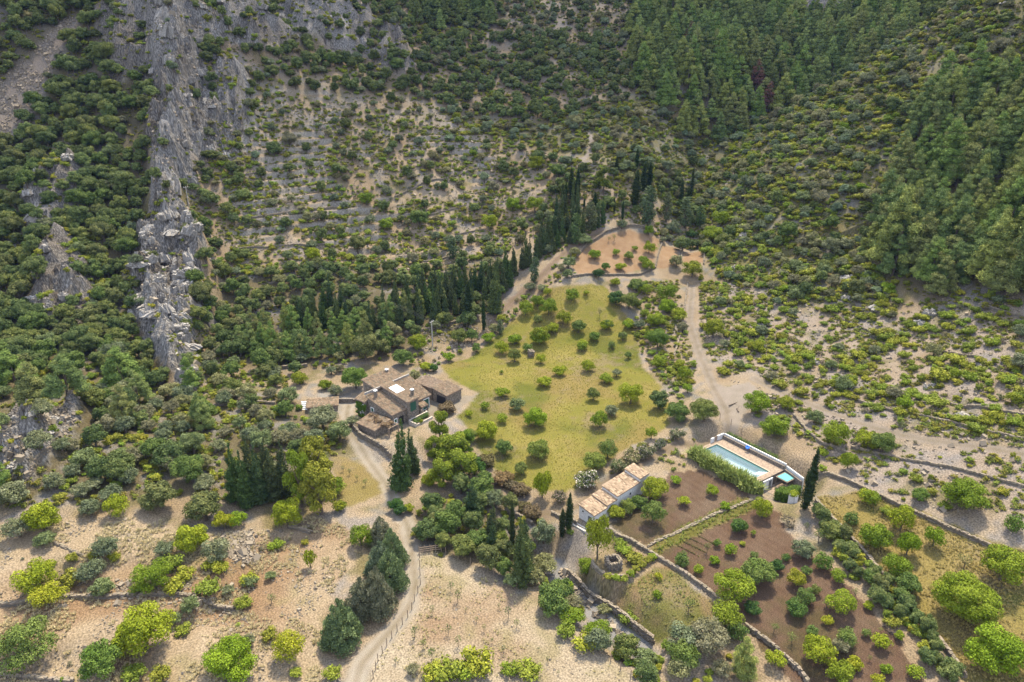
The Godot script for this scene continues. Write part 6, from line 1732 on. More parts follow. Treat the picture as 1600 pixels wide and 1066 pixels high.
func lay_land() -> void:
	plate.resize(PNX * PNZ)
	for j in PNZ:
		for i in PNX:
			plate[j * PNX + i] = spline(PX0 + PS * i, PZ0 + PS * j)
	make_mask("rock", ROCK, 2)
	make_mask("scree", SCREE, 2)
	make_mask("terraced", TERRACED, 3)
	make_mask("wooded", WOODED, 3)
	make_mask("pale", PALE, 3)
	make_mask("leafy", LEAFY, 3)
	var tame := []
	for s in SHEETS: tame.append(s[1])
	make_mask("tame", tame, 3)
	make_mask("ploughed", [SHEETS[PLOUGHED[0]][1], SHEETS[PLOUGHED[1]][1]], 1)
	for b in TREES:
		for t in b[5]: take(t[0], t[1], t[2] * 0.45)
	hf.resize(FNX * FNZ)
	for j in FNZ:
		for i in FNX:
			hf[j * FNX + i] = height(FX0 + FS * i, FZ0 + FS * j)
	for e in [0, FNZ - 1]:
		for i in range(0, FNX - 1, 3):
			var k: int = e * FNX + i
			hf[k + 1] = lerpf(hf[k], hf[k + 3], 1.0 / 3)
			hf[k + 2] = lerpf(hf[k], hf[k + 3], 2.0 / 3)
	for e in [0, FNX - 1]:
		for j in range(0, FNZ - 1, 3):
			var k: int = j * FNX + e
			hf[k + FNX] = lerpf(hf[k], hf[k + 3 * FNX], 1.0 / 3)
			hf[k + 2 * FNX] = lerpf(hf[k], hf[k + 3 * FNX], 2.0 / 3)
	hc.resize(CNX * CNZ)
	for j in CNZ:
		for i in CNX:
			var x := CX0 + CS * i
			var z := CZ0 + CS * j
			if x > FX0 and z > FZ0 and x < FX0 + FS * (FNX - 1) and z < FZ0 + FS * (FNZ - 1):
				hc[j * CNX + i] = hf[int((z - FZ0) / FS + 0.1) * FNX + int((x - FX0) / FS + 0.1)]
			else:
				hc[j * CNX + i] = height(x, z)
	# which sheet each cell of the two grids belongs to
	sf.resize(FNX * FNZ)
	sc.resize(CNX * CNZ)
	for n in ROCK.size():
		stamp(ROCK[n], 0.0, 1, 1.2)
	for n in SCREE.size():
		stamp(SCREE[n], 0.0, 2, 1.5)
	for n in SHEETS.size():
		stamp(SHEETS[n][1], SHEETS[n][2], 3 + n, 0.5)
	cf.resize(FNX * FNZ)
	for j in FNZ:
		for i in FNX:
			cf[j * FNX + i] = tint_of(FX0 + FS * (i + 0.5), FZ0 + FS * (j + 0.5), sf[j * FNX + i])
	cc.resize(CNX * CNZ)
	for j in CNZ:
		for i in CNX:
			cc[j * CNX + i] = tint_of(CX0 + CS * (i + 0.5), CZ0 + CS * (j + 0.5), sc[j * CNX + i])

func stamp(poly: PackedVector2Array, half: float, id: int, wobble: float) -> void:
	# half > 0: a line with that half width, else a closed outline
	var lo := poly[0]
	var hi := poly[0]
	for p in poly:
		lo = lo.min(p)
		hi = hi.max(p)
	for grid in 2:
		var x0 := CX0 if grid else FX0
		var z0 := CZ0 if grid else FZ0
		var s := CS if grid else FS
		var nx := CNX if grid else FNX
		var nz := CNZ if grid else FNZ
		for j in range(maxi(0, int((lo.y - half - 1 - z0) / s)), mini(nz - 1, int((hi.y + half + 1 - z0) / s) + 1)):
			for i in range(maxi(0, int((lo.x - half - 1 - x0) / s)), mini(nx - 1, int((hi.x + half + 1 - x0) / s) + 1)):
				var x := x0 + s * (i + 0.5)
				var z := z0 + s * (j + 0.5)
				var p := Vector2(x + wobble * (fine.get_noise_2d(x, z) + mid.get_noise_2d(x, z)), z + wobble * (fine.get_noise_2d(z + 50.0, x) + mid.get_noise_2d(z, x + 90.0)))
				var isin := false
				if half > 0.0: isin = near_line(p.x, p.y, poly) < half
				else: isin = Geometry2D.is_point_in_polygon(p, poly)
				if isin:
					if grid: sc[j * nx + i] = id
					else: sf[j * nx + i] = id

func mix3(a: Color, b: Color, t: float) -> Color:
	return a.lerp(b, clampf(t, 0.0, 1.0))

func tint_of(x: float, z: float, id: int) -> Color:
	var a := broad.get_noise_2d(x, z)
	var b := mid.get_noise_2d(x, z)
	var c := fine.get_noise_2d(x, z)
	var stone := Color(0.27, 0.25, 0.24)
	if id == 1:
		return mix3(mix3(Color(0.62, 0.58, 0.54), Color(0.40, 0.37, 0.34), 0.5 + 1.2 * b), Color(0.22, 0.17, 0.12), 0.25 + a + 0.7 * c)
	if id == 2:
		return mix3(Color(0.27, 0.235, 0.21), Color(0.31, 0.25, 0.20), 0.5 + b + 0.8 * c)
	if id >= 3:
		var s = SHEETS[id - 3]
		var t := 0.5 + 0.9 * b + 0.7 * c + 0.5 * a
		if s[5] == "ruts":
			t = 0.5 + 0.6 * b + 0.8 * c
		var col := mix3(s[3], s[4], t)
		if s[2] > 0.9 and s[5] == "ruts" and s[0] != "stream_bed":
			var q: float = near_line(x + 0.3 * b, z, s[1]) / s[2]
			col = mix3(col, mix3(Color(0.19, 0.155, 0.085), Color(0.24, 0.18, 0.11), t), 0.75 * (1.0 - smoothstep(0.16, 0.34, q)) + 0.4 * smoothstep(0.8, 1.0, q))
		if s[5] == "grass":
			if not free_at(x, z, -0.1): col = mix3(col, Color(0.21, 0.165, 0.09), 0.45 + b)  # worn dry soil under the trees, with the shade there painted into the colour
			var dry := smoothstep(-0.05, 0.45, broad.get_noise_2d(x * 2.6, z * 2.6) + 0.5 * b)
			col = mix3(col, Color(0.28, 0.20, 0.085), 0.6 * dry)
			col = mix3(col, Color(0.12, 0.145, 0.028), 0.7 * smoothstep(0.05, 0.5, broad.get_noise_2d(x * 2.2 + 70.0, z * 2.2) + 0.5 * mid.get_noise_2d(x + 31.0, z) + 0.3 * c))
			col = mix3(col, Color(0.30, 0.23, 0.15), 0.6 * smoothstep(0.3, 0.6, mid.get_noise_2d(x * 0.6, z * 0.6) + 0.5 * c))
		elif s[5] == "soil":
			col = mix3(col, Color(0.17, 0.15, 0.06), 0.6 * smoothstep(0.2, 0.5, broad.get_noise_2d(x * 2.0 + 300, z * 2.0) + 0.4 * c))
		elif s[5] == "sand":
			col = mix3(col, Color(0.27, 0.16, 0.085), 0.75 * smoothstep(0.05, 0.45, broad.get_noise_2d(x + 40, z * 1.6) + 0.3 * b))
			col = mix3(col, Color(0.26, 0.22, 0.10), 0.55 * smoothstep(0.15, 0.5, mid.get_noise_2d(x + 400, z) + 0.4 * c))
		return col
	var soil := mix3(Color(0.34, 0.255, 0.165), Color(0.42, 0.335, 0.24), 0.5 + b + 0.6 * a)
	soil = mix3(soil, Color(0.36, 0.30, 0.255), m_at("pale", x, z) * (0.7 + b))
	soil = mix3(soil, Color(0.13, 0.14, 0.04), m_at("leafy", x, z) * 0.6)
	soil = mix3(soil, Color(0.15, 0.145, 0.05), smoothstep(0.05, 0.5, mid.get_noise_2d(x + 200, z) + 0.5 * c) * 0.6)
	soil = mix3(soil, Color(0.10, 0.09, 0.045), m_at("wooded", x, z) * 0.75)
	soil = mix3(soil, stone, smoothstep(0.2, 0.45, b + 0.6 * c + 0.25 * m_at("rock", x, z)) * 0.7)
	# the risers of the terraces are walled
	var g := Vector2(ground(x + 0.6, z) - ground(x - 0.6, z), ground(x, z + 0.6) - ground(x, z - 0.6)).length() / 1.2
	var tr := m_at("terraced", x, z)
	if tr > 0.2: soil = mix3(soil, Color(0.42, 0.385, 0.335), smoothstep(0.95, 1.4, g) * 0.9)
	return soil

func sheet(called: String, id: int, m: Material, flat: bool) -> void:
	var verts := PackedVector3Array()
	var normals := PackedVector3Array()
	var colors := PackedColorArray()
	var uvs := PackedVector2Array()
	var index := PackedInt32Array()
	for grid in 2:
		var h := hc if grid else hf
		var cells := sc if grid else sf
		var tint := cc if grid else cf
		var x0 := CX0 if grid else FX0
		var z0 := CZ0 if grid else FZ0
		var s := CS if grid else FS
		var nx := CNX if grid else FNX
		var nz := CNZ if grid else FNZ
		var seen := PackedInt32Array()
		seen.resize(nx * nz)
		seen.fill(-1)
		for j in nz - 1:
			var zc := z0 + s * (j + 0.5)
			var row_in := zc > FZ0 and zc < FZ0 + FS * (FNZ - 1)
			for i in nx - 1:
				var k := j * nx + i
				if cells[k] != id: continue
				if grid and row_in:
					var xc := x0 + s * (i + 0.5)
					if xc > FX0 and xc < FX0 + FS * (FNX - 1): continue
				for q in [k, k + 1, k + nx, k + nx + 1]:
					if seen[q] >= 0: continue
					seen[q] = verts.size()
					var qi: int = q % nx
					var qj: int = q / nx
					var p := Vector3(x0 + s * qi, h[q], z0 + s * qj)
					verts.append(p)
					uvs.append(Vector2(p.x, p.z))
					var i0 := maxi(qi - 1, 0)
					var j0 := maxi(qj - 1, 0)
					var i1 := mini(qi, nx - 2)
					var j1 := mini(qj, nz - 2)
					var col: Color = (tint[j0 * nx + i0] + tint[j0 * nx + i1] + tint[j1 * nx + i0] + tint[j1 * nx + i1]) * 0.25
					colors.append(col)
					if not flat:
						var ia := mini(qi + 1, nx - 1)
						var ja := mini(qj + 1, nz - 1)
						normals.append(Vector3(-(h[qj * nx + ia] - h[qj * nx + i0]) / (s * (ia - i0)), 1.0, -(h[ja * nx + qi] - h[j0 * nx + qi]) / (s * (ja - j0))).normalized())
				index.append_array([seen[k], seen[k + 1], seen[k + nx], seen[k + 1], seen[k + nx + 1], seen[k + nx]])
	if verts.is_empty(): return
	var arrays := []
	arrays.resize(Mesh.ARRAY_MAX)
	arrays[Mesh.ARRAY_VERTEX] = verts
	if not flat: arrays[Mesh.ARRAY_NORMAL] = normals
	arrays[Mesh.ARRAY_COLOR] = colors
	arrays[Mesh.ARRAY_TEX_UV] = uvs
	arrays[Mesh.ARRAY_TEX_UV2] = uvs
	arrays[Mesh.ARRAY_INDEX] = index
	var mesh := ArrayMesh.new()
	mesh.add_surface_from_arrays(Mesh.PRIMITIVE_TRIANGLES, arrays)
	var o := piece(called, mesh, m, self)
	tag(o, "", "", "", "structure")

func far_land(m: Material) -> void:
	var verts := PackedVector3Array()
	var colors := PackedColorArray()
	var uvs := PackedVector2Array()
	var index := PackedInt32Array()
	var nx := 91
	var nz := 78
	for j in nz:
		for i in nx:
			var x := -540.0 + 12.0 * i
			var z := -744.0 + 12.0 * j
			var y := lie(x, z) + 3.0 * broad.get_noise_2d(x, z)
			if x > -325 and x < 325 and z > -541 and z < -47: y = ground(clampf(x, -323.9, 323.9), clampf(z, -539.9, -48.1))
			verts.append(Vector3(x, y, z))
			uvs.append(Vector2(x, z))
			colors.append(mix3(Color(0.12, 0.13, 0.06), Color(0.3, 0.26, 0.2), 0.3 + mid.get_noise_2d(x, z)))
	for j in nz - 1:
		for i in nx - 1:
			var x := -534.0 + 12.0 * i
			var z := -738.0 + 12.0 * j
			if x > -324 and x < 324 and z > -540 and z < -48: continue
			var k := j * nx + i
			index.append_array([k, k + 1, k + nx, k + 1, k + nx + 1, k + nx])
	var arrays := []
	arrays.resize(Mesh.ARRAY_MAX)
	arrays[Mesh.ARRAY_VERTEX] = verts
	arrays[Mesh.ARRAY_COLOR] = colors
	arrays[Mesh.ARRAY_TEX_UV] = uvs
	arrays[Mesh.ARRAY_TEX_UV2] = uvs
	arrays[Mesh.ARRAY_INDEX] = index
	var st := SurfaceTool.new()
	st.create_from_arrays(arrays)
	st.generate_normals()
	tag(piece("outer_hills", st.commit(), m, self), "", "", "", "structure")

func ground_mat(called: String, fine_tile: float, contrast: float, relief: float, streaks := false) -> StandardMaterial3D:
	var m := mat(called, Color.WHITE, 0.95, true)
	m.metallic_specular = 0.15
	m.uv1_scale = Vector3(1.0 / fine_tile, 1.0 / fine_tile, 1)
	if streaks: m.uv1_scale = Vector3(0.8 / fine_tile, 2.2 / fine_tile, 1)
	m.albedo_texture = noise_tex(0.035, 512, 1.0 - contrast, 1.0, 6, FastNoiseLite.TYPE_SIMPLEX_SMOOTH, 11 + int(fine_tile))
	m.detail_enabled = true
	m.detail_blend_mode = BaseMaterial3D.BLEND_MODE_MUL
	m.detail_uv_layer = BaseMaterial3D.DETAIL_UV_2
	m.uv2_scale = Vector3(0.37, 0.41, 1)
	m.detail_albedo = grain
	m.heightmap_enabled = true
	m.heightmap_scale = relief
	m.heightmap_texture = noise_tex(0.06, 512, 0.0, 1.0, 6, FastNoiseLite.TYPE_SIMPLEX_SMOOTH, 5 + int(fine_tile))
	return m

# ------------------------------------------------------------------ plants
var protos := {}      # kind -> [{r, h, crown, trunk, both}]
var leaf_mats := {}

func leaf_mat(kind: String, tint: int) -> StandardMaterial3D:
	var key := "%s_leaves_%d" % [kind, tint]
	if mats.has(key): return mats[key]
	var c: Array = [Vector3(1, 1, 1), Vector3(0.76, 0.84, 0.86), Vector3(1.24, 1.13, 0.95), Vector3(1.06, 0.93, 1.0), Vector3(0.86, 0.99, 0.75)]
	var v: Vector3 = c[tint]
	var m := mat(key, lin(v.x * 0.76, v.y * 0.76, v.z * 0.76), 0.75, true)
	m.metallic_specular = 0.25
	m.backlight_enabled = true
	m.backlight = Color(0.42, 0.42, 0.42)
	return m

func unit_vector() -> Vector3:
	var y := rng.randf_range(-1.0, 1.0)
	var w := rng.randf() * TAU
	var s := sqrt(1.0 - y * y)
	return Vector3(cos(w) * s, y, sin(w) * s)

# lobes: [centre, radii, shade 0..1]; leaves lie on and in the lobes' skins
func foliage(lobes: Array, count: int, size: float, asp: float, ca: Color, cb: Color, vary: float, lift: float, along: float, core: float, fleck := Color.BLACK, flecks := 0.0) -> ArrayMesh:
	var verts := PackedVector3Array()
	var colors := PackedColorArray()
	var index := PackedInt32Array()
	var sums := PackedFloat32Array()
	var total := 0.0
	for l in lobes:
		total += pow(l[1].x * l[1].y * l[1].z, 0.667)
		sums.append(total)
	for n in count:
		var pick := rng.randf() * total
		var li := 0
		while li < lobes.size() - 1 and sums[li] < pick: li += 1
		var c: Vector3 = lobes[li][0]
		var rad: Vector3 = lobes[li][1]
		var d := unit_vector()
		if d.y < -0.3 and rng.randf() < 0.75: d.y = -d.y
		var p := c + d * rad * (0.62 + 0.56 * sqrt(rng.randf()))
		var hidden := false
		for k in lobes.size():
			if k == li: continue
			var q: Vector3 = (p - lobes[k][0]) / lobes[k][1]
			if q.length_squared() < 0.5:
				hidden = true
				break
		if hidden or p.y < 0.03: continue
		var nrm := (d / rad * minf(rad.x, rad.y) * 1.1 + unit_vector() * 0.75 + Vector3(0, lift, 0)).normalized()
		var t := nrm.cross(unit_vector()).normalized()
		if along > 0.0: t = (t * (1.0 - along) + (d + Vector3(0, 0.8, 0)).normalized() * along).normalized()
		var b := nrm.cross(t).normalized()
		var s := size * rng.randf_range(0.6, 1.35)
		var k0 := verts.size()
		verts.append(p + t * s)
		verts.append(p + b * s * asp + nrm * s * 0.15)
		verts.append(p - t * s)
		verts.append(p - b * s * asp + nrm * s * 0.15)
		var shade: float = lobes[li][2]
		var col := ca.lerp(cb, clampf(shade + rng.randf_range(-0.35, 0.35), 0.0, 1.0)) * (1.0 + vary * rng.randf_range(-1.0, 1.0))
		if flecks > 0.0 and rng.randf() < flecks: col = fleck
		col.a = 1.0
		for q in 4: colors.append(col)
		index.append_array([k0, k0 + 1, k0 + 2, k0, k0 + 2, k0 + 3])
	if core > 0.0:
		for l in lobes:
			blob(verts, colors, index, l[0], l[1] * core, ca.lerp(cb, 0.3))
	var arrays := []
	arrays.resize(Mesh.ARRAY_MAX)
	arrays[Mesh.ARRAY_VERTEX] = verts
	arrays[Mesh.ARRAY_COLOR] = colors
	arrays[Mesh.ARRAY_INDEX] = index
	var mesh := ArrayMesh.new()
	mesh.add_surface_from_arrays(Mesh.PRIMITIVE_TRIANGLES, arrays)
	return mesh

func blob(verts: PackedVector3Array, colors: PackedColorArray, index: PackedInt32Array, c: Vector3, r: Vector3, col: Color) -> void:
	var k0 := verts.size()
	for j in 5:
		var y := cos(PI * j / 4.0)
		var s := sin(PI * j / 4.0)
		for i in 6:
			var w := TAU * (i + 0.5 * (j % 2)) / 6.0
			var q := 1.0 + rng.randf_range(-0.12, 0.12)
			var p := c + Vector3(cos(w) * s, y, sin(w) * s) * r * q
			p.y = maxf(p.y, 0.0)
			verts.append(p)
			colors.append(col)
	for j in 4:
		for i in 6:
			var a := k0 + j * 6 + i
			var b := k0 + j * 6 + (i + 1) % 6
			index.append_array([a, b, a + 6, b, b + 6, a + 6])

func round_lobes(r: float, base: float, flat: float, n: int, lobe: float, out: float) -> Array:
	var l := [[Vector3(0, base + r * flat, 0), Vector3(r * 0.62, r * flat * 0.75, r * 0.62), 0.4]]
	for i in n:
		var w := TAU * (i * 0.618) + rng.randf_range(-0.3, 0.3)
		var y := rng.randf_range(-0.55, 0.95)
		var s := sqrt(maxf(0.05, 1.0 - y * y))
		var q := r * lobe * rng.randf_range(0.75, 1.25)
		var f := out * rng.randf_range(0.8, 1.22)
		var p := Vector3(cos(w) * s * f * r, base + r * flat * (1.0 + y * f), sin(w) * s * f * r)
		l.append([p, Vector3(q, q * rng.randf_range(0.75, 1.0), q), rng.randf()])
	return l

func trunk_mesh(h: float, r: float, spread: float, top: float, limbs: int) -> ArrayMesh:
	var st := begin()
	var lean := Vector3(rng.randf_range(-0.1, 0.1), 0, rng.randf_range(-0.1, 0.1)) * h
	var fork := Vector3(lean.x, h, lean.z)
	tube(st, Vector3(0, -0.4, 0), fork, r * 1.25, r * 0.8, 7)
	for i in limbs:
		var w := TAU * i / limbs + rng.randf_range(-0.4, 0.4)
		var e := fork + Vector3(cos(w) * spread, (top - h) * rng.randf_range(0.5, 0.9), sin(w) * spread)
		var midp := fork.lerp(e, 0.5) + Vector3(0, 0.1 * h, 0)
		tube(st, fork, midp, r * 0.6, r * 0.4, 5)
		tube(st, midp, e, r * 0.4, r * 0.12, 5)
	return done(st)

func add_proto(kind: String, r: float, h: float, crown: ArrayMesh, trunk: ArrayMesh) -> void:
	if not protos.has(kind): protos[kind] = []
	var both := ArrayMesh.new()
	both.add_surface_from_arrays(Mesh.PRIMITIVE_TRIANGLES, crown.surface_get_arrays(0))
	if trunk: both.add_surface_from_arrays(Mesh.PRIMITIVE_TRIANGLES, trunk.surface_get_arrays(0))
	both.surface_set_material(0, leaf_mat(kind, 0))
	if trunk: both.surface_set_material(1, mats["bark"])
	# the true reach of the crown, so that a tree placed with a width has that width
	var v: PackedVector3Array = crown.surface_get_arrays(0)[Mesh.ARRAY_VERTEX]
	var reach := PackedFloat32Array()
	var tops := PackedFloat32Array()
	for p in v:
		reach.append(Vector2(p.x, p.z).length())
		tops.append(p.y)
	reach.sort()
	tops.sort()
	r = reach[int(reach.size() * 0.95)]
	h = tops[int(tops.size() * 0.998)]
	protos[kind].append({"r": r, "h": h, "crown": crown, "trunk": trunk, "both": both})

func cover(r: float, flat: float, size: float, asp: float, k: float) -> int:
	return int(12.6 * r * r * lerpf(1.0, flat, 0.5) / (2.0 * size * size * asp) * k)

func grow_kinds() -> void:
	mat("bark", lin(0.09, 0.07, 0.055), 0.95)
	var greens := {
		"almond": [Color(0.135, 0.185, 0.012), Color(0.215, 0.268, 0.022)],
		"yellow": [Color(0.16, 0.19, 0.012), Color(0.25, 0.28, 0.025)],
		"green": [Color(0.095, 0.14, 0.028), Color(0.16, 0.205, 0.05)],
		"dark": [Color(0.04, 0.085, 0.022), Color(0.07, 0.125, 0.03)],
	}
	for kind in greens:
		for r in [0.9, 1.5, 2.3, 3.2, 4.8]:
			for v in (2 if r < 3 else 2):
				var s := lerpf(0.1, 0.155, clampf(r / 4.5, 0, 1))
				var l := round_lobes(r, r * 0.1, 0.8, 10 + int(r * 4.5), lerpf(0.40, 0.24, r / 5.0), 0.7)
				add_proto(kind, r, r * 1.75, foliage(l, cover(r, 0.8, s, 0.6, 2.3 if v == 0 else 1.5), s, 0.55, greens[kind][0], greens[kind][1], 0.36, 0.15, 0.25, 0.55 if v == 0 else 0.4), trunk_mesh(r * 0.45, 0.05 + r * 0.05, r * 0.5, r * 1.2, 4))
	for r in [1.6, 2.2, 3.0, 4.4]:
		for v in 2:
			var s := 0.13 if r < 2 else 0.155
			add_proto("olive", r, r * 1.7, foliage(round_lobes(r, r * 0.16, 0.72, 15 + int(r * 3), 0.3, 0.72), cover(r, 0.7, s, 0.5, 1.5 if v == 0 else 1.1), s, 0.5, Color(0.125, 0.14, 0.062), Color(0.22, 0.235, 0.13), 0.28, 0.1, 0.0, 0.55), trunk_mesh(r * 0.5, 0.1 + r * 0.06, r * 0.5, r * 1.1, 4))
			add_proto("oak", r * 1.15, r * 2.0, foliage(round_lobes(r * 1.15, r * 0.12, 0.98, 16 + int(r * 4), 0.29, 0.7), cover(r * 1.15, 0.8, s, 0.6, 1.7), s, 0.62, Color(0.068, 0.098, 0.03), Color(0.165, 0.195, 0.06), 0.3, 0.15, 0.0, 0.7), trunk_mesh(r * 0.5, 0.1 + r * 0.06, r * 0.5, r * 1.2, 4))
	for v in 7:
		var r := 1.0
		add_proto("bush", r, 0.95, foliage(round_lobes(r, -0.12, 0.62 if v < 4 else (0.95 if v < 6 else 0.42), 11 if v % 2 == 0 else 7, 0.34 if v % 2 == 0 else 0.42, 0.7), 430, 0.11, 0.62, Color(0.135, 0.165, 0.018), Color(0.25, 0.28, 0.038), 0.3, 0.25, 0.0, 0.7), null)
		add_proto("gbush", r, 0.9, foliage(round_lobes(r, -0.1, 0.6, 11, 0.3, 0.72), 330, 0.10, 0.45, Color(0.12, 0.115, 0.07), Color(0.21, 0.195, 0.12), 0.3, 0.2, 0.2, 0.5), null)
	for v in 4:
		var h := 9.0
		var w := 3.0
		var l := []
		for k in 7:
			var f := (k + 0.5) / 7.0
			var rr := (w * pow(1.0 - f, 0.55) * 0.98 + 0.15) * rng.randf_range(0.72, 1.12)
			for i in maxi(1, int(9 * rr / w)):
				var a := rng.randf() * TAU
				var q := w * rng.randf_range(0.22, 0.36) * lerpf(1.0, 0.6, f)
				l.append([Vector3(cos(a) * rr * 0.72, 0.9 + f * (h - 1.7), sin(a) * rr * 0.72), Vector3(q, q * 0.8, q), rng.randf()])
		l.append([Vector3(0, h - 0.7, 0), Vector3(0.6, 0.9, 0.6), 0.6])
		if v < 2: add_proto("dead_pine", w, h, foliage(l, 5000, 0.17, 0.26, Color(0.10, 0.05, 0.04), Color(0.20, 0.115, 0.085), 0.3, 0.35, 0.5, 0.4), trunk_mesh(h * 0.3, 0.2, 0.6, h * 0.6, 2))
		add_proto("pine", w, h, foliage(l, 9000, 0.17, 0.26, Color(0.105, 0.15, 0.048), Color(0.28, 0.33, 0.10), 0.34, 0.35, 0.4, 0.72), trunk_mesh(h * 0.3, 0.2, 0.6, h * 0.6, 2))
	for v in 5:
		var l := []
		for k in 9:
			var f := k / 8.0
			var rr := 0.82 * pow(sin(PI * (0.14 + 0.86 * pow(1.0 - f, 0.8)) * 0.86), 0.7) * lerpf(1.0, 0.55, f) * rng.randf_range(0.82, 1.15)
			for i in 3:
				var a := rng.randf() * TAU
				l.append([Vector3(cos(a) * rr * 0.22, 0.6 + f * 8.6, sin(a) * rr * 0.22), Vector3(rr, 0.95, rr), rng.randf()])
		l.append([Vector3(0, 9.6, 0), Vector3(0.16, 0.75, 0.16), 0.5])
		add_proto("cypress", 0.9, 10.3, foliage(l, 2600, 0.17, 0.38, Color(0.024, 0.044, 0.018), Color(0.062, 0.09, 0.03), 0.3, 0.0, 0.75, 0.75), trunk_mesh(0.6, 0.16, 0.1, 1.0, 2))
	for v in 5:
		var l := []
		for k in 11:
			var f := k / 10.0
			var rr := (1.75 * pow(1.0 - f, 0.72) + 0.12) * rng.randf_range(0.78, 1.18)
			var m := maxi(1, int(7.0 * rr / 1.75))
			for i in m:
				var a := TAU * i / m + rng.randf() * 1.2
				var q := maxf(0.22, rr * rng.randf_range(0.38, 0.6))
				l.append([Vector3(cos(a) * rr * 0.58, 0.7 + f * 9.2, sin(a) * rr * 0.58), Vector3(q, 0.62, q), rng.randf()])
		l.append([Vector3(0, 10.0, 0), Vector3(0.14, 0.5, 0.14), 0.5])
		add_proto("conifer", 1.85, 10.4, foliage(l, 3400, 0.2, 0.4, Color(0.042, 0.07, 0.03), Color(0.12, 0.155, 0.058), 0.3, 0.0, 0.6, 0.7), trunk_mesh(1.0, 0.22, 0.1, 2.0, 2))
	for v in 3:
		var l := []
		for k in 8:
			var f := k / 7.0
			var rr := 4.0 * pow(1.0 - f, 0.62) + 0.25
			var m := maxi(2, int(10.0 * rr / 4.0))
			for i in m:
				var a := TAU * i / m + rng.randf() * 1.0
				var q := maxf(0.4, rr * rng.randf_range(0.25, 0.4))
				l.append([Vector3(cos(a) * rr * 0.7, 0.9 + f * 7.0, sin(a) * rr * 0.7), Vector3(q, 0.75, q), rng.randf()])
		add_proto("cedar", 4.1, 8.6, foliage(l, 9000, 0.24, 0.4, Color(0.115, 0.145, 0.08), Color(0.27, 0.30, 0.165), 0.28, 0.1, 0.6, 0.6), trunk_mesh(2.0, 0.3, 0.4, 4.0, 3))
	for v in 2:
		var l := []
		for k in 10:
			var f := k / 9.0
			var rr := 1.25 * sin(PI * (0.2 + 0.74 * f))
			for i in 3:
				var a := rng.randf() * TAU
				l.append([Vector3(cos(a) * rr * 0.6, 1.2 + f * 7.4, sin(a) * rr * 0.6), Vector3(0.62, 1.2, 0.62) * rng.randf_range(0.7, 1.1), rng.randf()])
		add_proto("poplar", 2.0, 9.3, foliage(l, 2300, 0.2, 0.42, Color(0.085, 0.12, 0.05), Color(0.15, 0.185, 0.085), 0.25, 0.1, 0.5, 0.4), trunk_mesh(3.5, 0.18, 0.6, 7.0, 4))
	for v in 3:
		var l := []
		for k in 13:
			var a := TAU * k * 0.618
			var f := rng.randf()
			var q := rng.randf_range(0.9, 1.5)
			var rr := 2.9 * sin(PI * (0.25 + 0.65 * f)) * rng.randf_range(0.6, 1.0)
			l.append([Vector3(cos(a) * rr, 2.0 + f * 6.2, sin(a) * rr), Vector3(q, q * 0.85, q), rng.randf()])
		add_proto("tall", 3.6, 9.2, foliage(l, 5200, 0.22, 0.55, Color(0.05, 0.085, 0.012), Color(0.155, 0.205, 0.022), 0.3, 0.2, 0.2, 0.6), trunk_mesh(3.2, 0.32, 1.8, 7.0, 5))
		add_proto("bigyellow", 3.6, 9.2, foliage(l, 5200, 0.22, 0.55, Color(0.13, 0.165, 0.018), Color(0.22, 0.25, 0.03), 0.3, 0.2, 0.2, 0.55), trunk_mesh(3.4, 0.32, 1.8, 7.0, 5))
	for v in 2:
		add_proto("brown", 1.6, 2.2, foliage(round_lobes(1.6, 0.0, 0.65, 13, 0.32, 0.7), 1500, 0.14, 0.55, Color(0.10, 0.075, 0.035), Color(0.19, 0.14, 0.085), 0.3, 0.2, 0.0, 0.65), trunk_mesh(0.5, 0.1, 0.6, 1.2, 4))
		add_proto("oleander", 1.6, 2.4, foliage(round_lobes(1.6, 0.0, 0.72, 13, 0.32, 0.7), 1700, 0.13, 0.5, Color(0.085, 0.10, 0.045), Color(0.16, 0.165, 0.08), 0.28, 0.2, 0.2, 0.68, Color(0.36, 0.29, 0.25), 0.22), null)
		add_proto("white_oleander", 1.6, 2.5, foliage(round_lobes(1.6, 0.0, 0.76, 15, 0.3, 0.7), 2000, 0.13, 0.5, Color(0.07, 0.10, 0.03), Color(0.13, 0.17, 0.05), 0.28, 0.2, 0.2, 0.7, Color(0.6, 0.6, 0.5), 0.24), null)
	for v in 4:
		var r := 0.55
		add_proto("sapling", r, 1.9, foliage([[Vector3(0, 1.3, 0), Vector3(0.42, 0.5, 0.42), 0.5], [Vector3(0.2, 1.0, 0.1), Vector3(0.3, 0.3, 0.3), 0.2], [Vector3(-0.18, 1.15, -0.15), Vector3(0.3, 0.3, 0.3), 0.8]], 120, 0.1, 0.5, Color(0.09, 0.115, 0.045), Color(0.15, 0.175, 0.06), 0.3, 0.1, 0.3, 0.0), trunk_mesh(0.9, 0.04, 0.2, 1.6, 3))
		add_proto("thin", 1.1, 2.6, foliage(round_lobes(1.1, 0.9, 0.8, 7, 0.32, 0.7), 230, 0.12, 0.5, Color(0.11, 0.13, 0.04), Color(0.19, 0.20, 0.07), 0.3, 0.1, 0.2, 0.0), trunk_mesh(0.9, 0.07, 0.7, 2.3, 6))

# name, prototype kind, wording
const NAMES := {"bush": "mastic_bush", "gbush": "grey_shrub", "olive": "olive_tree", "oak": "evergreen_oak", "pine": "pine_tree", "almond": "leafy_tree"}

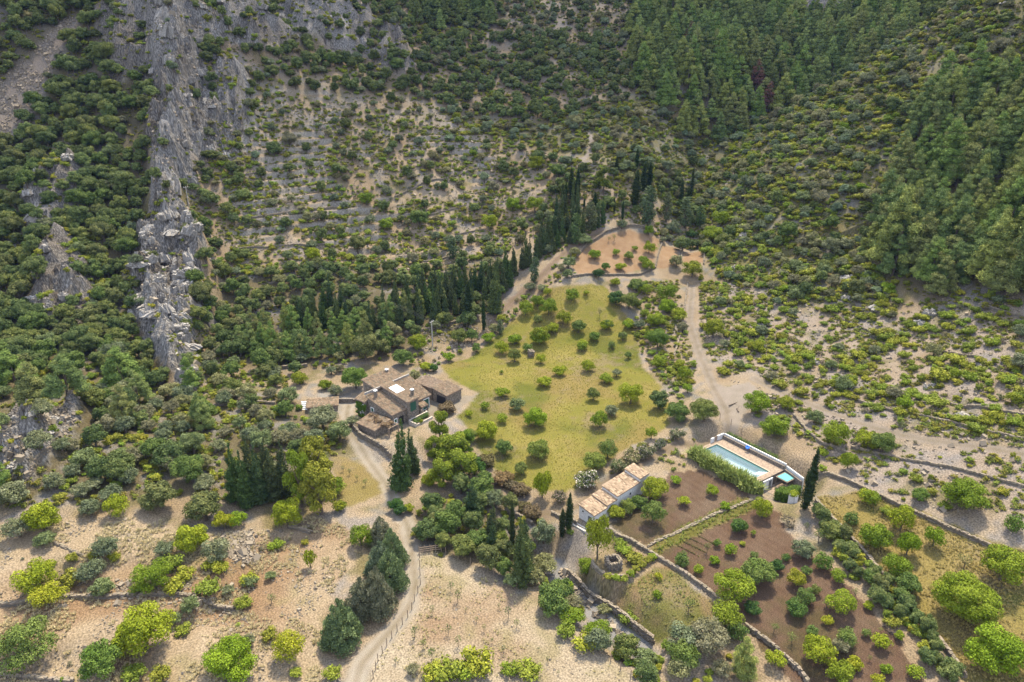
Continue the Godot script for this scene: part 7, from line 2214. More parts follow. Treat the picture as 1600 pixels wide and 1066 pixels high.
func place_tree(called: String, kind: String, x: float, z: float, w: float, h: float, label: String, category: String, group: String, tint := -1) -> Node3D:
	var list: Array = protos[kind]
	var best := []
	var gap := 1e9
	for p in list:
		var g := absf(log(p.r * 2.0 / w))
		if g < gap - 0.01:
			gap = g
			best = [p]
		elif g < gap + 0.01:
			best.append(p)
	var p = best[rng.randi() % best.size()]
	var o := thing(called, label, category, at(x, z), rng.randf() * TAU, group)
	var s: float = w / (2.0 * p.r)
	o.scale = Vector3(s * rng.randf_range(0.9, 1.1), (h / p.h) if h > 0.0 else s * rng.randf_range(0.86, 1.1), s * rng.randf_range(0.9, 1.1))
	if kind in ["cypress", "conifer", "pine", "poplar"]: o.rotation += Vector3(rng.randf_range(-0.045, 0.045), 0, rng.randf_range(-0.045, 0.045))
	if p.trunk: piece("trunk", p.trunk, mats["bark"], o)
	piece("crown", p.crown, leaf_mat(kind, tint if tint >= 0 else rng.randi() % 5), o)
	return o

var taken := {}
func take(x: float, z: float, r: float) -> void:
	taken[Vector2i(int(floorf(x / 6)), int(floorf(z / 6)))] = taken.get(Vector2i(int(floorf(x / 6)), int(floorf(z / 6))), []) + [Vector3(x, z, r)]

func free_at(x: float, z: float, r: float) -> bool:
	var c := Vector2i(int(floorf(x / 6)), int(floorf(z / 6)))
	for j in [-1, 0, 1]:
		for i in [-1, 0, 1]:
			for p: Vector3 in taken.get(c + Vector2i(i, j), []):
				if Vector2(p.x - x, p.y - z).length() < p.z + r: return false
	return true

func cell_of(x: float, z: float) -> int:
	var u := (x - FX0) / FS
	var v := (z - FZ0) / FS
	if u >= 0 and v >= 0 and u < FNX - 1 and v < FNZ - 1: return sf[int(v) * FNX + int(u)]
	u = (x - CX0) / CS
	v = (z - CZ0) / CS
	if u >= 0 and v >= 0 and u < CNX - 1 and v < CNZ - 1: return sc[int(v) * CNX + int(u)]
	return 0

func in_frame(cam: Camera3D, p: Vector3) -> bool:
	var q := cam.transform.affine_inverse() * p
	if q.z > -1.0: return false
	var k := tan(deg_to_rad(cam.fov / 2))
	return absf(q.y / q.z) < k * 1.02 and absf(q.x / q.z) < k * 1.52

func scatter(cam: Camera3D) -> void:
	var found := {}
	for zone in ZONES:
		var poly: PackedVector2Array = zone[1]
		var lo := poly[0]
		var hi := poly[0]
		for p in poly:
			lo = lo.min(p)
			hi = hi.max(p)
		for e in zone[3]:
			var kind: String = e[0]
			var gap: float = e[1]
			var z := lo.y
			while z < hi.y:
				var x := lo.x
				while x < hi.x:
					var px := x + rng.randf_range(-0.5, 0.5) * gap
					var pz := z + rng.randf_range(-0.5, 0.5) * gap
					x += gap
					var roll := rng.randf()
					var size := lerpf(e[3], e[4], pow(rng.randf(), 1.8)) * (1.35 if rng.randf() < 0.06 else 1.0)
					var patchy := 1.9 if kind == "bush" or kind == "gbush" else 0.6
					if roll > e[2] * clampf(1.0 + patchy * mid.get_noise_2d(px * 0.7, pz * 0.7) + 0.4 * patchy * fine.get_noise_2d(px, pz), 0.1, 1.7): continue
					if not Geometry2D.is_point_in_polygon(Vector2(px, pz), poly): continue
					var id := cell_of(px, pz)
					if id == 2 and rng.randf() < 0.97: continue
					if id == 1 and rng.randf() < (0.72 if kind != "bush" else 0.34): continue
					if id >= 3 and SHEETS[id - 3][5] != "sand": continue
					if not free_at(px, pz, 0.15 * size): continue
					if kind != "bush" and kind != "gbush": take(px, pz, size * 0.22)
					if not found.has(kind): found[kind] = []
					found[kind].append([px, pz, size, zone[2]])
				z += gap
	for kind in found:
		var list: Array = found[kind]
		var eye := cam.position
		var left := CAP_LEFT.get(kind, 290) as int
		var keyed := []
		for c in list:
			var p := at(c[0], c[1])
			keyed.append([(c[2] / eye.distance_to(p)) if in_frame(cam, p) else 0.0, c])
		keyed.sort_custom(func(a, b): return a[0] > b[0])
		var groups := {}
		for n in keyed.size():
			var c = keyed[n][1]
			if n < left and keyed[n][0] > 0.0:
				var w = WORDS[kind]
				var close := 1e9
				var mark := ""
				for q in MARKS:
					var d := Vector2(q[0] - c[0], q[1] - c[1]).length()
					if d < close:
						close = d
						mark = q[2]
				place_tree(NAMES[kind], kind, c[0], c[1], c[2], 0.0, "%s %s %s, towards %s" % [size_word(kind, c[2]), w[0], c[3], mark], w[1], "%s %s" % [w[2], c[3]])
			else:
				var list2: Array = protos[kind]
				var fit := []
				var gap := 1e9
				for i in list2.size(): gap = minf(gap, absf(log(list2[i].r * 2.0 / c[2])))
				for i in list2.size():
					if absf(log(list2[i].r * 2.0 / c[2])) < gap + 0.01: fit.append(i)
				var i: int = fit[rng.randi() % fit.size()]
				if not groups.has(i): groups[i] = []
				groups[i].append(c)
		if groups.is_empty(): continue
		var mass := Node3D.new()
		mass.name = numbered(MASSES[kind])
		add_child(mass)
		tag(mass, WORDS[kind][3], "", "", "stuff")
		for i in groups:
			var mm := MultiMesh.new()
			mm.transform_format = MultiMesh.TRANSFORM_3D
			mm.use_colors = true
			mm.mesh = protos[kind][i].both
			mm.instance_count = groups[i].size()
			for n in groups[i].size():
				var c = groups[i][n]
				var s: float = c[2] / (2.0 * protos[kind][i].r)
				var b := Basis(Vector3.UP, rng.randf() * TAU).scaled(Vector3(s, s * rng.randf_range(0.72, 1.28), s))
				mm.set_instance_transform(n, Transform3D(b, at(c[0], c[1], -0.05)))
				var g := rng.randf_range(0.68, 1.35)
				var y := rng.randf_range(-0.2, 0.24)
				if kind == "pine" or kind == "oak": y *= 0.3
				mm.set_instance_color(n, Color(g * (1.0 + y), g, g * (1.0 - y * 0.5)))
			var o := MultiMeshInstance3D.new()
			o.name = "foliage"
			o.multimesh = mm
			mass.add_child(o, true)

func size_word(kind: String, w: float) -> String:
	var r: Array = {"bush": [1.8, 2.8], "gbush": [1.2, 1.8], "olive": [3.4, 4.2], "oak": [4.0, 5.2], "pine": [7.6, 9.2], "almond": [2.9, 3.5]}[kind]
	return "small" if w < r[0] else ("large" if w > r[1] else "medium")

func strewn(called: String, label: String, mesh: Mesh, m: Material, spots: Array, parent: Node = null) -> void:
	# spots: [Transform3D, Color]
	if spots.is_empty(): return
	var mm := MultiMesh.new()
	mm.transform_format = MultiMesh.TRANSFORM_3D
	mm.use_colors = true
	mm.mesh = mesh
	mm.instance_count = spots.size()
	for n in spots.size():
		mm.set_instance_transform(n, spots[n][0])
		mm.set_instance_color(n, spots[n][1])
	var o := MultiMeshInstance3D.new()
	o.name = called if parent else numbered(called)
	o.multimesh = mm
	o.material_override = m
	(parent if parent else self).add_child(o, true)
	tag(o, label, "", "", "stuff")

func stone_mesh() -> ArrayMesh:
	var st := begin()
	var p := []
	for i in 8:
		p.append(Vector3([-0.5, 0.5, 0.5, -0.5][i % 4], 0.5 if i > 3 else -0.5, [-0.5, -0.5, 0.5, 0.5][i % 4]) * rng.randf_range(0.72, 1.08))
	hexa(st, p)
	return done(st)

# ------------------------------------------------------------------ walls
var stones := []
func dry_wall(line: PackedVector2Array, h: float, thick: float, label: String) -> void:
	var o := thing("dry_stone_wall", label, "stone wall", at(line[0].x, line[0].y), 0.0, "dry stone walls of the valley")
	var st := begin()
	var spots := []
	var prev := []
	for i in line.size() - 1:
		var a := line[i]
		var b := line[i + 1]
		var n := maxi(1, int(a.distance_to(b) / 1.2))
		var side := (b - a).normalized().orthogonal() * thick * 0.5
		for k in n + (1 if i == line.size() - 2 else 0):
			var p := a.lerp(b, float(k) / n)
			var top := h * (1.0 + 0.16 * mid.get_noise_2d(p.x * 4, p.y * 4)) + rng.randf_range(-0.05, 0.05)
			var g := ground(p.x, p.y)
			var lo := minf(ground(p.x + side.x * 2, p.y + side.y * 2), ground(p.x - side.x * 2, p.y - side.y * 2)) - 0.5
			var g2 := g + top - 0.12
			var row := [Vector3(p.x - side.x, lo, p.y - side.y) - o.position, Vector3(p.x - side.x * 0.8, g2, p.y - side.y * 0.8) - o.position, Vector3(p.x + side.x * 0.8, g2, p.y + side.y * 0.8) - o.position, Vector3(p.x + side.x, lo, p.y + side.y) - o.position]
			if prev:
				for q in 3: quad(st, prev[q], row[q], row[q + 1], prev[q + 1])
				var len := maxf(0.2, Vector2(row[0].x - prev[0].x, row[0].z - prev[0].z).length())
				var rows := maxi(1, int(roundf((g2 - lo - 0.3) / 0.36)))
				for r in rows:
					for s in [-1, 1, 0]:
						if s == 0 and r < rows - 1: continue
						for w in int(len / 0.42 + rng.randf()):
							var t := rng.randf()
							var base: Vector3 = prev[0 if s < 0 else 3].lerp(row[0 if s < 0 else 3], t)
							var capp: Vector3 = prev[1 if s < 0 else 2].lerp(row[1 if s < 0 else 2], t)
							var pos: Vector3 = base.lerp(capp, 1.0 - (r + 0.5) * 0.36 / maxf(0.4, g2 - lo))
							if s == 0: pos = (prev[1] as Vector3).lerp(row[1], t).lerp((prev[2] as Vector3).lerp(row[2], t), rng.randf()) + Vector3(0, 0.06, 0)
							elif r == 0: pos = capp
							var bs := Basis(Vector3.UP, atan2(-(b - a).y, (b - a).x) + rng.randf_range(-0.2, 0.2)).scaled_local(Vector3(rng.randf_range(0.35, 0.62), rng.randf_range(0.24, 0.42), rng.randf_range(0.22, 0.34)))
							var v := rng.randf_range(0.7, 1.15)
							spots.append([Transform3D(bs, pos), Color(v, v * rng.randf_range(0.94, 1.0), v * rng.randf_range(0.86, 0.98))])
			else:
				quad(st, row[3], row[2], row[1], row[0])
			prev = row
	quad(st, prev[0], prev[1], prev[2], prev[3])
	piece("wall_core", done(st), mats["wall_core"], o)
	strewn("stones", "", stones[rng.randi() % stones.size()], mats["wall_stone"], spots, o)

# ------------------------------------------------------------------ buildings
func tbox(st: SurfaceTool, xf: Transform3D, lo: Vector3, hi: Vector3, col := Color.WHITE) -> void:
	var p := [Vector3(lo.x, lo.y, lo.z), Vector3(hi.x, lo.y, lo.z), Vector3(hi.x, lo.y, hi.z), Vector3(lo.x, lo.y, hi.z), Vector3(lo.x, hi.y, lo.z), Vector3(hi.x, hi.y, lo.z), Vector3(hi.x, hi.y, hi.z), Vector3(lo.x, hi.y, hi.z)]
	for i in 8: p[i] = xf * p[i]
	hexa(st, p, col)

# a walled block: plan u0..u1 by v0..v1, eave heights at (u0,v0) (u1,v0) (u1,v1) (u0,v1); the roof falls along v ("v") or u ("u")
func block(o: Node3D, u0: float, u1: float, v0: float, v1: float, h: Array, wall: Material, fall: String, tiles: Array, foot := -0.8, over := 0.28) -> void:
	var st := begin()
	var p := [Vector3(u0, foot, v0), Vector3(u1, foot, v0), Vector3(u1, foot, v1), Vector3(u0, foot, v1)]
	for i in 4: p.append(Vector3(p[i].x, h[i], p[i].z))
	hexa(st, p)
	piece("wall", done(st), wall, o)
	var a := Vector3(u0 - over, h[0], v0 - over)
	var b := Vector3(u1 + over, h[1], v0 - over)
	var c := Vector3(u1 + over, h[2], v1 + over)
	var d := Vector3(u0 - over, h[3], v1 + over)
	var up := Vector3(0, 0.04, 0)
	var t := Vector3(0, 0.16, 0)
	var sl := begin()
	hexa(sl, [a + up, b + up, c + up, d + up, a + up + t, b + up + t, c + up + t, d + up + t])
	var r := piece("roof", done(sl), mats["eave"], o)
	var e := Vector3(0, 0.21, 0)
	var tl: ArrayMesh
	if fall == "v": tl = tile_field(a + e, b + e, c + e, d + e, tiles)
	else: tl = tile_field(b + e, c + e, d + e, a + e, tiles)
	var tf := piece("roof_tiles", tl, mats["tiles"], r)
	tag(tf, "", "", "", "stuff")

# rows of half-round clay tiles; a-b is the upper edge, d-c the lower one
func tile_field(a: Vector3, b: Vector3, c: Vector3, d: Vector3, cols: Array) -> ArrayMesh:
	var st := begin()
	var across := maxi(2, int(a.distance_to(b) / 0.27))
	var down := maxi(2, int(a.distance_to(d) / 0.44))
	var n := (d - a).cross(b - a).normalized()
	if n.y < 0.0: n = -n
	var ys := [0.0, 0.075, 0.095, 0.075]
	for j in down:
		var slip := rng.randf_range(-0.01, 0.02)
		for i in across:
			var col: Color = (cols[0] as Color).lerp(cols[1], rng.randf())
			if rng.randf() < 0.22: col = (col as Color).lerp(cols[2], rng.randf_range(0.3, 0.9))
			col *= rng.randf_range(0.72, 1.18)
			col.a = 1.0
			var wob := rng.randf_range(-0.012, 0.02) + slip
			for k in 4:
				var x0 := (i + k / 4.0) / across
				var x1 := (i + (k + 1) / 4.0) / across
				var y0: float = ys[k] + wob
				var y1: float = ys[(k + 1) % 4] + wob
				var r0 := float(j) / down
				var r1 := minf(1.0, (j + 1.12) / down)
				quad(st, lerp_quad(a, b, c, d, x0, r1) + n * (y0 + 0.045), lerp_quad(a, b, c, d, x1, r1) + n * (y1 + 0.045), lerp_quad(a, b, c, d, x1, r0) + n * y1, lerp_quad(a, b, c, d, x0, r0) + n * y0, col)
	return done(st)

func lerp_quad(a: Vector3, b: Vector3, c: Vector3, d: Vector3, x: float, y: float) -> Vector3:
	return a.lerp(b, x).lerp(d.lerp(c, x), y)

# normal: outward direction of the wall face, in the building's own axes
func face_at(pos: Vector3, normal: Vector3) -> Transform3D:
	var x := Vector3.UP.cross(normal).normalized()
	return Transform3D(Basis(x, Vector3.UP, normal), pos)

func opening(o: Node3D, called: String, pos: Vector3, normal: Vector3, w: float, h: float, leaf: Material, surround: Material) -> void:
	var f := face_at(pos, normal)
	var st := begin()
	tbox(st, f, Vector3(-w / 2, -h / 2, -0.1), Vector3(w / 2, h / 2, 0.035))
	for k in [-1, 1]: tbox(st, f, Vector3(k * w * 0.25 - 0.02, -h / 2, 0.03), Vector3(k * w * 0.25 + 0.02, h / 2, 0.05))
	var d := piece(called, done(st), leaf, o)
	if surround:
		var fr := begin()
		var t := 0.16
		tbox(fr, f, Vector3(-w / 2 - t, -h / 2 - t, -0.08), Vector3(-w / 2, h / 2 + t, 0.07))
		tbox(fr, f, Vector3(w / 2, -h / 2 - t, -0.08), Vector3(w / 2 + t, h / 2 + t, 0.07))
		tbox(fr, f, Vector3(-w / 2, h / 2, -0.08), Vector3(w / 2, h / 2 + t, 0.07))
		tbox(fr, f, Vector3(-w / 2, -h / 2 - t, -0.08), Vector3(w / 2, -h / 2, 0.07))
		piece("frame", done(fr), surround, d)

func plaster(called: String, c: Color, spot := 0.45) -> StandardMaterial3D:
	var m := mat(called, c, 0.93)
	m.uv1_triplanar = true
	m.uv1_scale = Vector3(0.35, 0.35, 0.35)
	m.albedo_texture = noise_tex(0.02, 256, 1.0 - spot, 1.0, 6, FastNoiseLite.TYPE_SIMPLEX_SMOOTH, called.length())
	return m

func leaf_mass(o: Node3D, called: String, lobes: Array, count: int, size: float, ca: Color, cb: Color, kind: String) -> void:
	var m := foliage(lobes, count, size, 0.6, ca, cb, 0.3, 0.25, 0.0, 0.75)
	piece(called, m, leaf_mat(kind, 0), o)

func build_places() -> void:
	var stone := plaster("house_stone", lin(0.28, 0.235, 0.19), 0.5)
	var white := plaster("whitewash", lin(0.54, 0.53, 0.52), 0.18)
	mat("eave", lin(0.22, 0.16, 0.12), 0.95)
	mat("tiles", Color.WHITE, 0.9, true)
	var shutter := mat("green_paint", lin(0.025, 0.075, 0.05), 0.6)
	var dark := mat("dark_opening", lin(0.02, 0.02, 0.022), 0.5)
	var pale := mat("pale_trim", lin(0.6, 0.59, 0.57), 0.85)
	var wood := mat("old_wood", lin(0.20, 0.15, 0.11), 0.9)
	var terracotta := [Color(0.135, 0.095, 0.064), Color(0.205, 0.15, 0.102), Color(0.12, 0.107, 0.08)]
	var light_tiles := [Color(0.24, 0.17, 0.112), Color(0.345, 0.26, 0.178), Color(0.12, 0.082, 0.058)]

	# --- the farmhouse
	var f := thing("farmhouse", "old stone farmhouse with brown tiled roofs at several levels and a white skylight", "farmhouse", Vector3(FARM.x, 3.0, FARM.y), 0.902)
	block(f, 2.8, 11.5, -4.6, -0.15, [7.2, 7.2, 6.1, 6.1], stone, "v", terracotta)
	block(f, -0.6, 2.8, -3.1, -0.15, [4.1, 5.5, 5.5, 4.1], stone, "u", terracotta)
	block(f, 0.0, 4.05, 0.1, 8.0, [5.4, 5.4, 3.2, 3.2], stone, "v", terracotta)
	block(f, 4.1, 7.2, 0.4, 8.8, [6.6, 6.6, 5.0, 5.0], stone, "v", terracotta)
	block(f, 7.25, 12.8, 0.1, 6.8, [6.0, 6.0, 3.0, 3.0], stone, "v", terracotta)
	var gut := begin()
	box(gut, Vector3(-0.6, 6.05, -0.14), Vector3(12.9, 6.62, 0.09))
	piece("parapet", done(gut), mats["wall_core"] if false else plaster("grey_render", lin(0.42, 0.39, 0.36), 0.4), f)
	var sk := begin()
	var s0 := 0.30
	hexa(sk, [Vector3(4.5, 6.15 + s0, 2.2), Vector3(6.9, 6.15 + s0, 2.2), Vector3(6.9, 5.62 + s0, 4.9), Vector3(4.5, 5.62 + s0, 4.9), Vector3(4.5, 6.35 + s0, 2.2), Vector3(6.9, 6.35 + s0, 2.2), Vector3(6.9, 5.82 + s0, 4.9), Vector3(4.5, 5.82 + s0, 4.9)])
	tag(piece("skylight", done(sk), mat("white_sheet", lin(0.7, 0.7, 0.67), 0.5), f), "flat white roof panel")
	for c in [[1.3, 1.4, 5.0, 2.0], [6.8, 7.4, 5.1, 1.9], [9.6, -4.0, 7.0, 0.9]]:
		var ch := begin()
		box(ch, Vector3(c[0] - 0.28, c[2] - 0.4, c[1] - 0.28), Vector3(c[0] + 0.28, c[2] + c[3] - 0.2, c[1] + 0.28))
		var chim := piece("chimney", done(ch), stone, f)
		var cap := begin()
		box(cap, Vector3(c[0] - 0.36, c[2] + c[3] - 0.2, c[1] - 0.36), Vector3(c[0] + 0.36, c[2] + c[3], c[1] + 0.36))
		piece("chimney_cap", done(cap), pale, chim)
	opening(f, "window", Vector3(2.8, 5.1, -2.1), Vector3.LEFT, 0.6, 0.8, dark, pale)
	opening(f, "window", Vector3(0.0, 2.55, 1.5), Vector3.LEFT, 0.75, 1.05, shutter, pale)
	opening(f, "window", Vector3(-0.6, 2.9, -1.0), Vector3.LEFT, 0.6, 0.9, dark, pale)
	opening(f, "window", Vector3(-0.6, 1.2, -1.5), Vector3.LEFT, 0.6, 0.9, dark, pale)
	opening(f, "door", Vector3(5.6, 3.6, 8.8), Vector3.BACK, 1.7, 2.1, shutter, null)
	opening(f, "door", Vector3(11.4, 1.3, 6.8), Vector3.BACK, 1.9, 2.4, shutter, pale)
	opening(f, "door", Vector3(2.6, 1.1, 8.0), Vector3.BACK, 1.3, 2.1, dark, null)
	opening(f, "window", Vector3(0.9, 1.6, 8.0), Vector3.BACK, 0.6, 0.8, shutter, pale)
	opening(f, "window", Vector3(11.5, 3.0, -2.4), Vector3.RIGHT, 0.7, 1.0, shutter, pale)
	# the little porch roof and its posts, by the middle wing
	var porch := begin()
	hexa(porch, [Vector3(8.3, 2.55, 6.9), Vector3(10.4, 2.55, 6.9), Vector3(10.4, 1.95, 8.7), Vector3(8.3, 1.95, 8.7), Vector3(8.3, 2.7, 6.9), Vector3(10.4, 2.7, 6.9), Vector3(10.4, 2.1, 8.7), Vector3(8.3, 2.1, 8.7)])
	var pr := piece("porch_roof", done(porch), mats["eave"], f)
	tag(piece("roof_tiles", tile_field(Vector3(8.3, 2.75, 6.9), Vector3(10.4, 2.75, 6.9), Vector3(10.4, 2.15, 8.7), Vector3(8.3, 2.15, 8.7), terracotta), mats["tiles"], pr), "", "", "", "stuff")
	for x in [8.5, 10.2]:
		var po := begin()
		box(po, Vector3(x - 0.12, -0.5, 8.4), Vector3(x + 0.12, 2.0, 8.64))
		piece("post", done(po), stone, f)
	var iv := []
	for i in 26: iv.append([Vector3(-0.7, rng.randf_range(0.2, 3.6), rng.randf_range(-3.4, 0.1)), Vector3(0.28, 0.5, 0.5), rng.randf()])
	leaf_mass(f, "ivy", iv, 1500, 0.13, Color(0.06, 0.11, 0.015), Color(0.12, 0.19, 0.02), "almond")
	# --- shed with a vine in front of the farmhouse
	var sh := thing("tiled_shed", "low tiled shed overgrown with a brown vine below the farmhouse gable", "shed", Vector3(FARM.x, 3.0, FARM.y), 0.902)
	block(sh, -5.1, -1.0, 2.4, 8.0, [1.6, 2.5, 2.5, 1.6], stone, "u", terracotta, -1.6)
	var vi := []
	for i in 22: vi.append([Vector3(rng.randf_range(-3.4, -0.6), 2.3 + rng.randf_range(-0.3, 0.5), rng.randf_range(3.0, 10.4)), Vector3(0.6, 0.3, 0.6), rng.randf()])
	leaf_mass(sh, "vine", vi, 1300, 0.12, Color(0.13, 0.085, 0.05), Color(0.22, 0.155, 0.09), "brown")
	for q in [[-0.6, 8.6], [-0.6, 10.4], [-3.2, 10.4]]:
		var po := begin()
		box(po, Vector3(q[0] - 0.1, -1.2, q[1] - 0.1), Vector3(q[0] + 0.1, 2.2, q[1] + 0.1))
		piece("post", done(po), wood, sh)
	var beam := begin()
	box(beam, Vector3(-3.3, 2.1, 10.32), Vector3(-0.5, 2.25, 10.48))
	box(beam, Vector3(-0.68, 2.1, 8.0), Vector3(-0.52, 2.25, 10.3))
	piece("beam", done(beam), wood, sh)
	# --- garage and store
	var g := thing("garage", "stone garage with an open dark doorway and hipped tile roof by the meadow", "garage", Vector3(FARM.x, 3.0, FARM.y), 0.902)
	block(g, 15.6, 20.6, 5.0, 9.6, [3.3, 3.3, 2.5, 2.5], stone, "v", terracotta)
	opening(g, "garage_opening", Vector3(15.6, 1.0, 7.7), Vector3.LEFT, 2.9, 2.1, dark, null)
	block(g, 15.7, 19.8, -1.4, 4.7, [3.0, 3.2, 3.2, 3.0], stone, "v", [Color(0.16, 0.115, 0.083), Color(0.22, 0.165, 0.12), Color(0.12, 0.10, 0.08)])
	# --- raised planter and steps in front of the wings
	var pl := thing("planter_terrace", "long raised stone planter full of clipped shrubs before the farmhouse door", "planter", Vector3(FARM.x, 3.0, FARM.y), 0.902)
	var pb := begin()
	box(pb, Vector3(3.6, -1.0, 9.2), Vector3(9.4, 1.1, 9.5))
	box(pb, Vector3(9.1, -1.0, 8.9), Vector3(9.4, 1.1, 9.2))
	box(pb, Vector3(3.6, -1.0, 9.5), Vector3(3.9, 0.9, 11.4))
	box(pb, Vector3(3.9, -1.0, 11.1), Vector3(9.0, 0.5, 11.4))
	piece("planter_wall", done(pb), plaster("pale_stone", lin(0.50, 0.44, 0.37), 0.35), pl)
	var pe := begin()
	box(pe, Vector3(3.95, -1.0, 9.55), Vector3(8.95, 0.35, 11.05))
	piece("soil", done(pe), mat("dark_soil", lin(0.10, 0.07, 0.05), 0.95), pl)
	var shr := []
	for i in 12: shr.append([Vector3(4.3 + 0.38 * i, 0.7, 10.3 + rng.randf_range(-0.3, 0.3)), Vector3(0.6, 0.55, 0.6), rng.randf()])
	leaf_mass(pl, "shrubs", shr, 900, 0.11, Color(0.05, 0.085, 0.02), Color(0.09, 0.13, 0.03), "dark")
	for i in 5:
		var sp := begin()
		box(sp, Vector3(7.4 + 0.0, -0.6, 8.85 - 0.0), Vector3(8.9, 2.3 - 0.42 * i, 9.15)) if i == 0 else box(sp, Vector3(7.4 + 0.34 * i, -0.6, 8.86), Vector3(7.72 + 0.34 * i, 2.3 - 0.45 * i, 9.14))
		if i > 0: piece("step", done(sp), stone, pl)
	# --- patio roof of canes and steps to the left of the house
	var pg := thing("patio_shelter", "low tiled shelter with white steps across the yard from the ivy covered wall", "shelter", at(SHELTER.x, SHELTER.y), 0.2)
	block(pg, -3.4, 3.4, -1.3, 1.9, [1.7, 1.7, 1.2, 1.2], stone, "v", terracotta, -1.0)
	for i in 5:
		var sp := begin()
		box(sp, Vector3(-4.9 + 0.05 * i, -0.8, -1.6 + 0.42 * i), Vector3(-3.7 + 0.05 * i, 1.4 - 0.28 * i, -1.2 + 0.42 * i))
		piece("step", done(sp), pale, pg)
	var ya := thing("yard_wall", "low rendered wall with a pale top along the upper yard of the farmhouse", "wall", at(YARD[0].x, YARD[0].y))
	for i in YARD.size() - 1:
		var w := begin()
		var a := at(YARD[i].x, YARD[i].y) - ya.position
		var b := at(YARD[i + 1].x, YARD[i + 1].y) - ya.position
		var xf := Transform3D(Basis(Vector3.UP, atan2(-(b - a).z, (b - a).x)), a)
		tbox(w, xf, Vector3(0, -1, -0.15), Vector3(Vector2(b.x - a.x, b.z - a.z).length(), 0.9 + b.y - a.y if b.y > a.y else 0.9, 0.15))
		piece("wall", done(w), stone, ya)

	# --- white cottage
	var co := thing("white_cottage", "long whitewashed cottage with four stepped pale tiled roofs above the ploughed garden", "cottage", Vector3(COTTAGE.x, 0.4, COTTAGE.y), 0.764)
	co.scale.y = 0.9
	block(co, 0.0, 3.6, 0.0, 3.5, [2.9, 2.9, 2.2, 2.2], white, "v", light_tiles, -1.4, 0.18)
	block(co, 3.62, 6.4, 0.0, 3.5, [3.3, 3.3, 2.6, 2.6], white, "v", light_tiles, -1.4, 0.12)
	block(co, 6.42, 13.2, 0.0, 3.6, [4.1, 4.1, 3.4, 3.4], white, "v", light_tiles, -1.4, 0.12)
	block(co, 13.22, 16.0, 0.0, 3.6, [4.9, 4.9, 4.2, 4.2], white, "v", light_tiles, -1.4, 0.1)
	opening(co, "window", Vector3(0, 1.9, 0.9), Vector3.LEFT, 0.32, 0.34, dark, null)
	opening(co, "door", Vector3(0, 0.75, 2.55), Vector3.LEFT, 0.8, 1.7, mat("grey_door", lin(0.10, 0.10, 0.11), 0.7), null)
	opening(co, "window", Vector3(5.1, 1.55, 3.5), Vector3.BACK, 0.36, 0.4, dark, null)
	opening(co, "window", Vector3(3.0, 0.7, 3.5), Vector3.BACK, 0.3, 0.3, dark, null)
	opening(co, "window", Vector3(10.4, 2.2, 3.6), Vector3.BACK, 0.4, 0.5, dark, null)
	var st3 := begin()
	box(st3, Vector3(-1.5, -1.0, -0.2), Vector3(-0.05, -0.25, 3.4))
	box(st3, Vector3(-2.0, -1.0, 0.2), Vector3(-1.5, -0.45, 3.2))
	piece("doorstep", done(st3), mat("grey_stone", lin(0.33, 0.31, 0.29), 0.9), co)

	# --- pool
	var th := 0.593
	var pw := thing("swimming_pool", "long rectangular pool of pale turquoise water with corner steps", "pool", Vector3(POOL.x, 0, POOL.y), th)
	var aqua := plaster("pool_lining", lin(0.46, 0.54, 0.545), 0.14)
	var ba := begin()
	quad(ba, Vector3(0, 1.7, 13), Vector3(4.3, 1.7, 13), Vector3(4.3, 1.3, 0), Vector3(0, 1.3, 0))
	for q in [[0, 0, 4.3, 0], [4.3, 0, 4.3, 13], [4.3, 13, 0, 13], [0, 13, 0, 0]]:
		quad(ba, Vector3(q[0], 1.2, q[1]), Vector3(q[2], 1.2, q[3]), Vector3(q[2], 2.985, q[3]), Vector3(q[0], 2.985, q[1]))
	piece("basin", done(ba), aqua, pw)
	var bandst := begin()
	for q in [[0.01, 0.01, 4.29, 0.03], [4.27, 0.03, 4.29, 12.99], [0.01, 0.03, 0.03, 12.99]]:
		box(bandst, Vector3(q[0], 2.35, q[1]), Vector3(q[2], 2.9, q[3]))
	piece("waterline_band", done(bandst), mat("algae_green", lin(0.07, 0.20, 0.16), 0.6), pw)
	for i in 4:
		var sp := begin()
		box(sp, Vector3(2.3, 1.5, 12.96 - 0.5 * (i + 1)), Vector3(4.2, 2.72 - 0.2 * i, 12.96 - 0.5 * i))
		piece("step", done(sp), mat("pool_step", lin(0.72, 0.74, 0.72), 0.7), pw)
	var wm := mat("pool_water", Color(0.40, 0.50, 0.52, 0.42), 0.04)
	wm.transparency = BaseMaterial3D.TRANSPARENCY_ALPHA
	wm.metallic_specular = 0.5
	wm.uv1_scale = Vector3(0.3, 0.3, 1)
	wm.heightmap_enabled = true
	wm.heightmap_scale = 2.0
	wm.heightmap_texture = noise_tex(0.04, 256, 0.0, 1.0, 3, FastNoiseLite.TYPE_SIMPLEX_SMOOTH, 8)
	var wa := begin()
	quad(wa, Vector3(0.004, 2.78, 12.996), Vector3(4.296, 2.78, 12.996), Vector3(4.296, 2.78, 0.004), Vector3(0.004, 2.78, 0.004))
	piece("water", done(wa), wm, pw)
	var tr := thing("pool_terrace", "raised sandy coloured paved terrace round the pool on a stone base", "terrace", Vector3(POOL.x, 0, POOL.y), th)
	var pav := plaster("pink_paving", lin(0.29, 0.22, 0.165), 0.34)
	var base_m := plaster("terrace_stone", lin(0.24, 0.2, 0.165), 0.5)
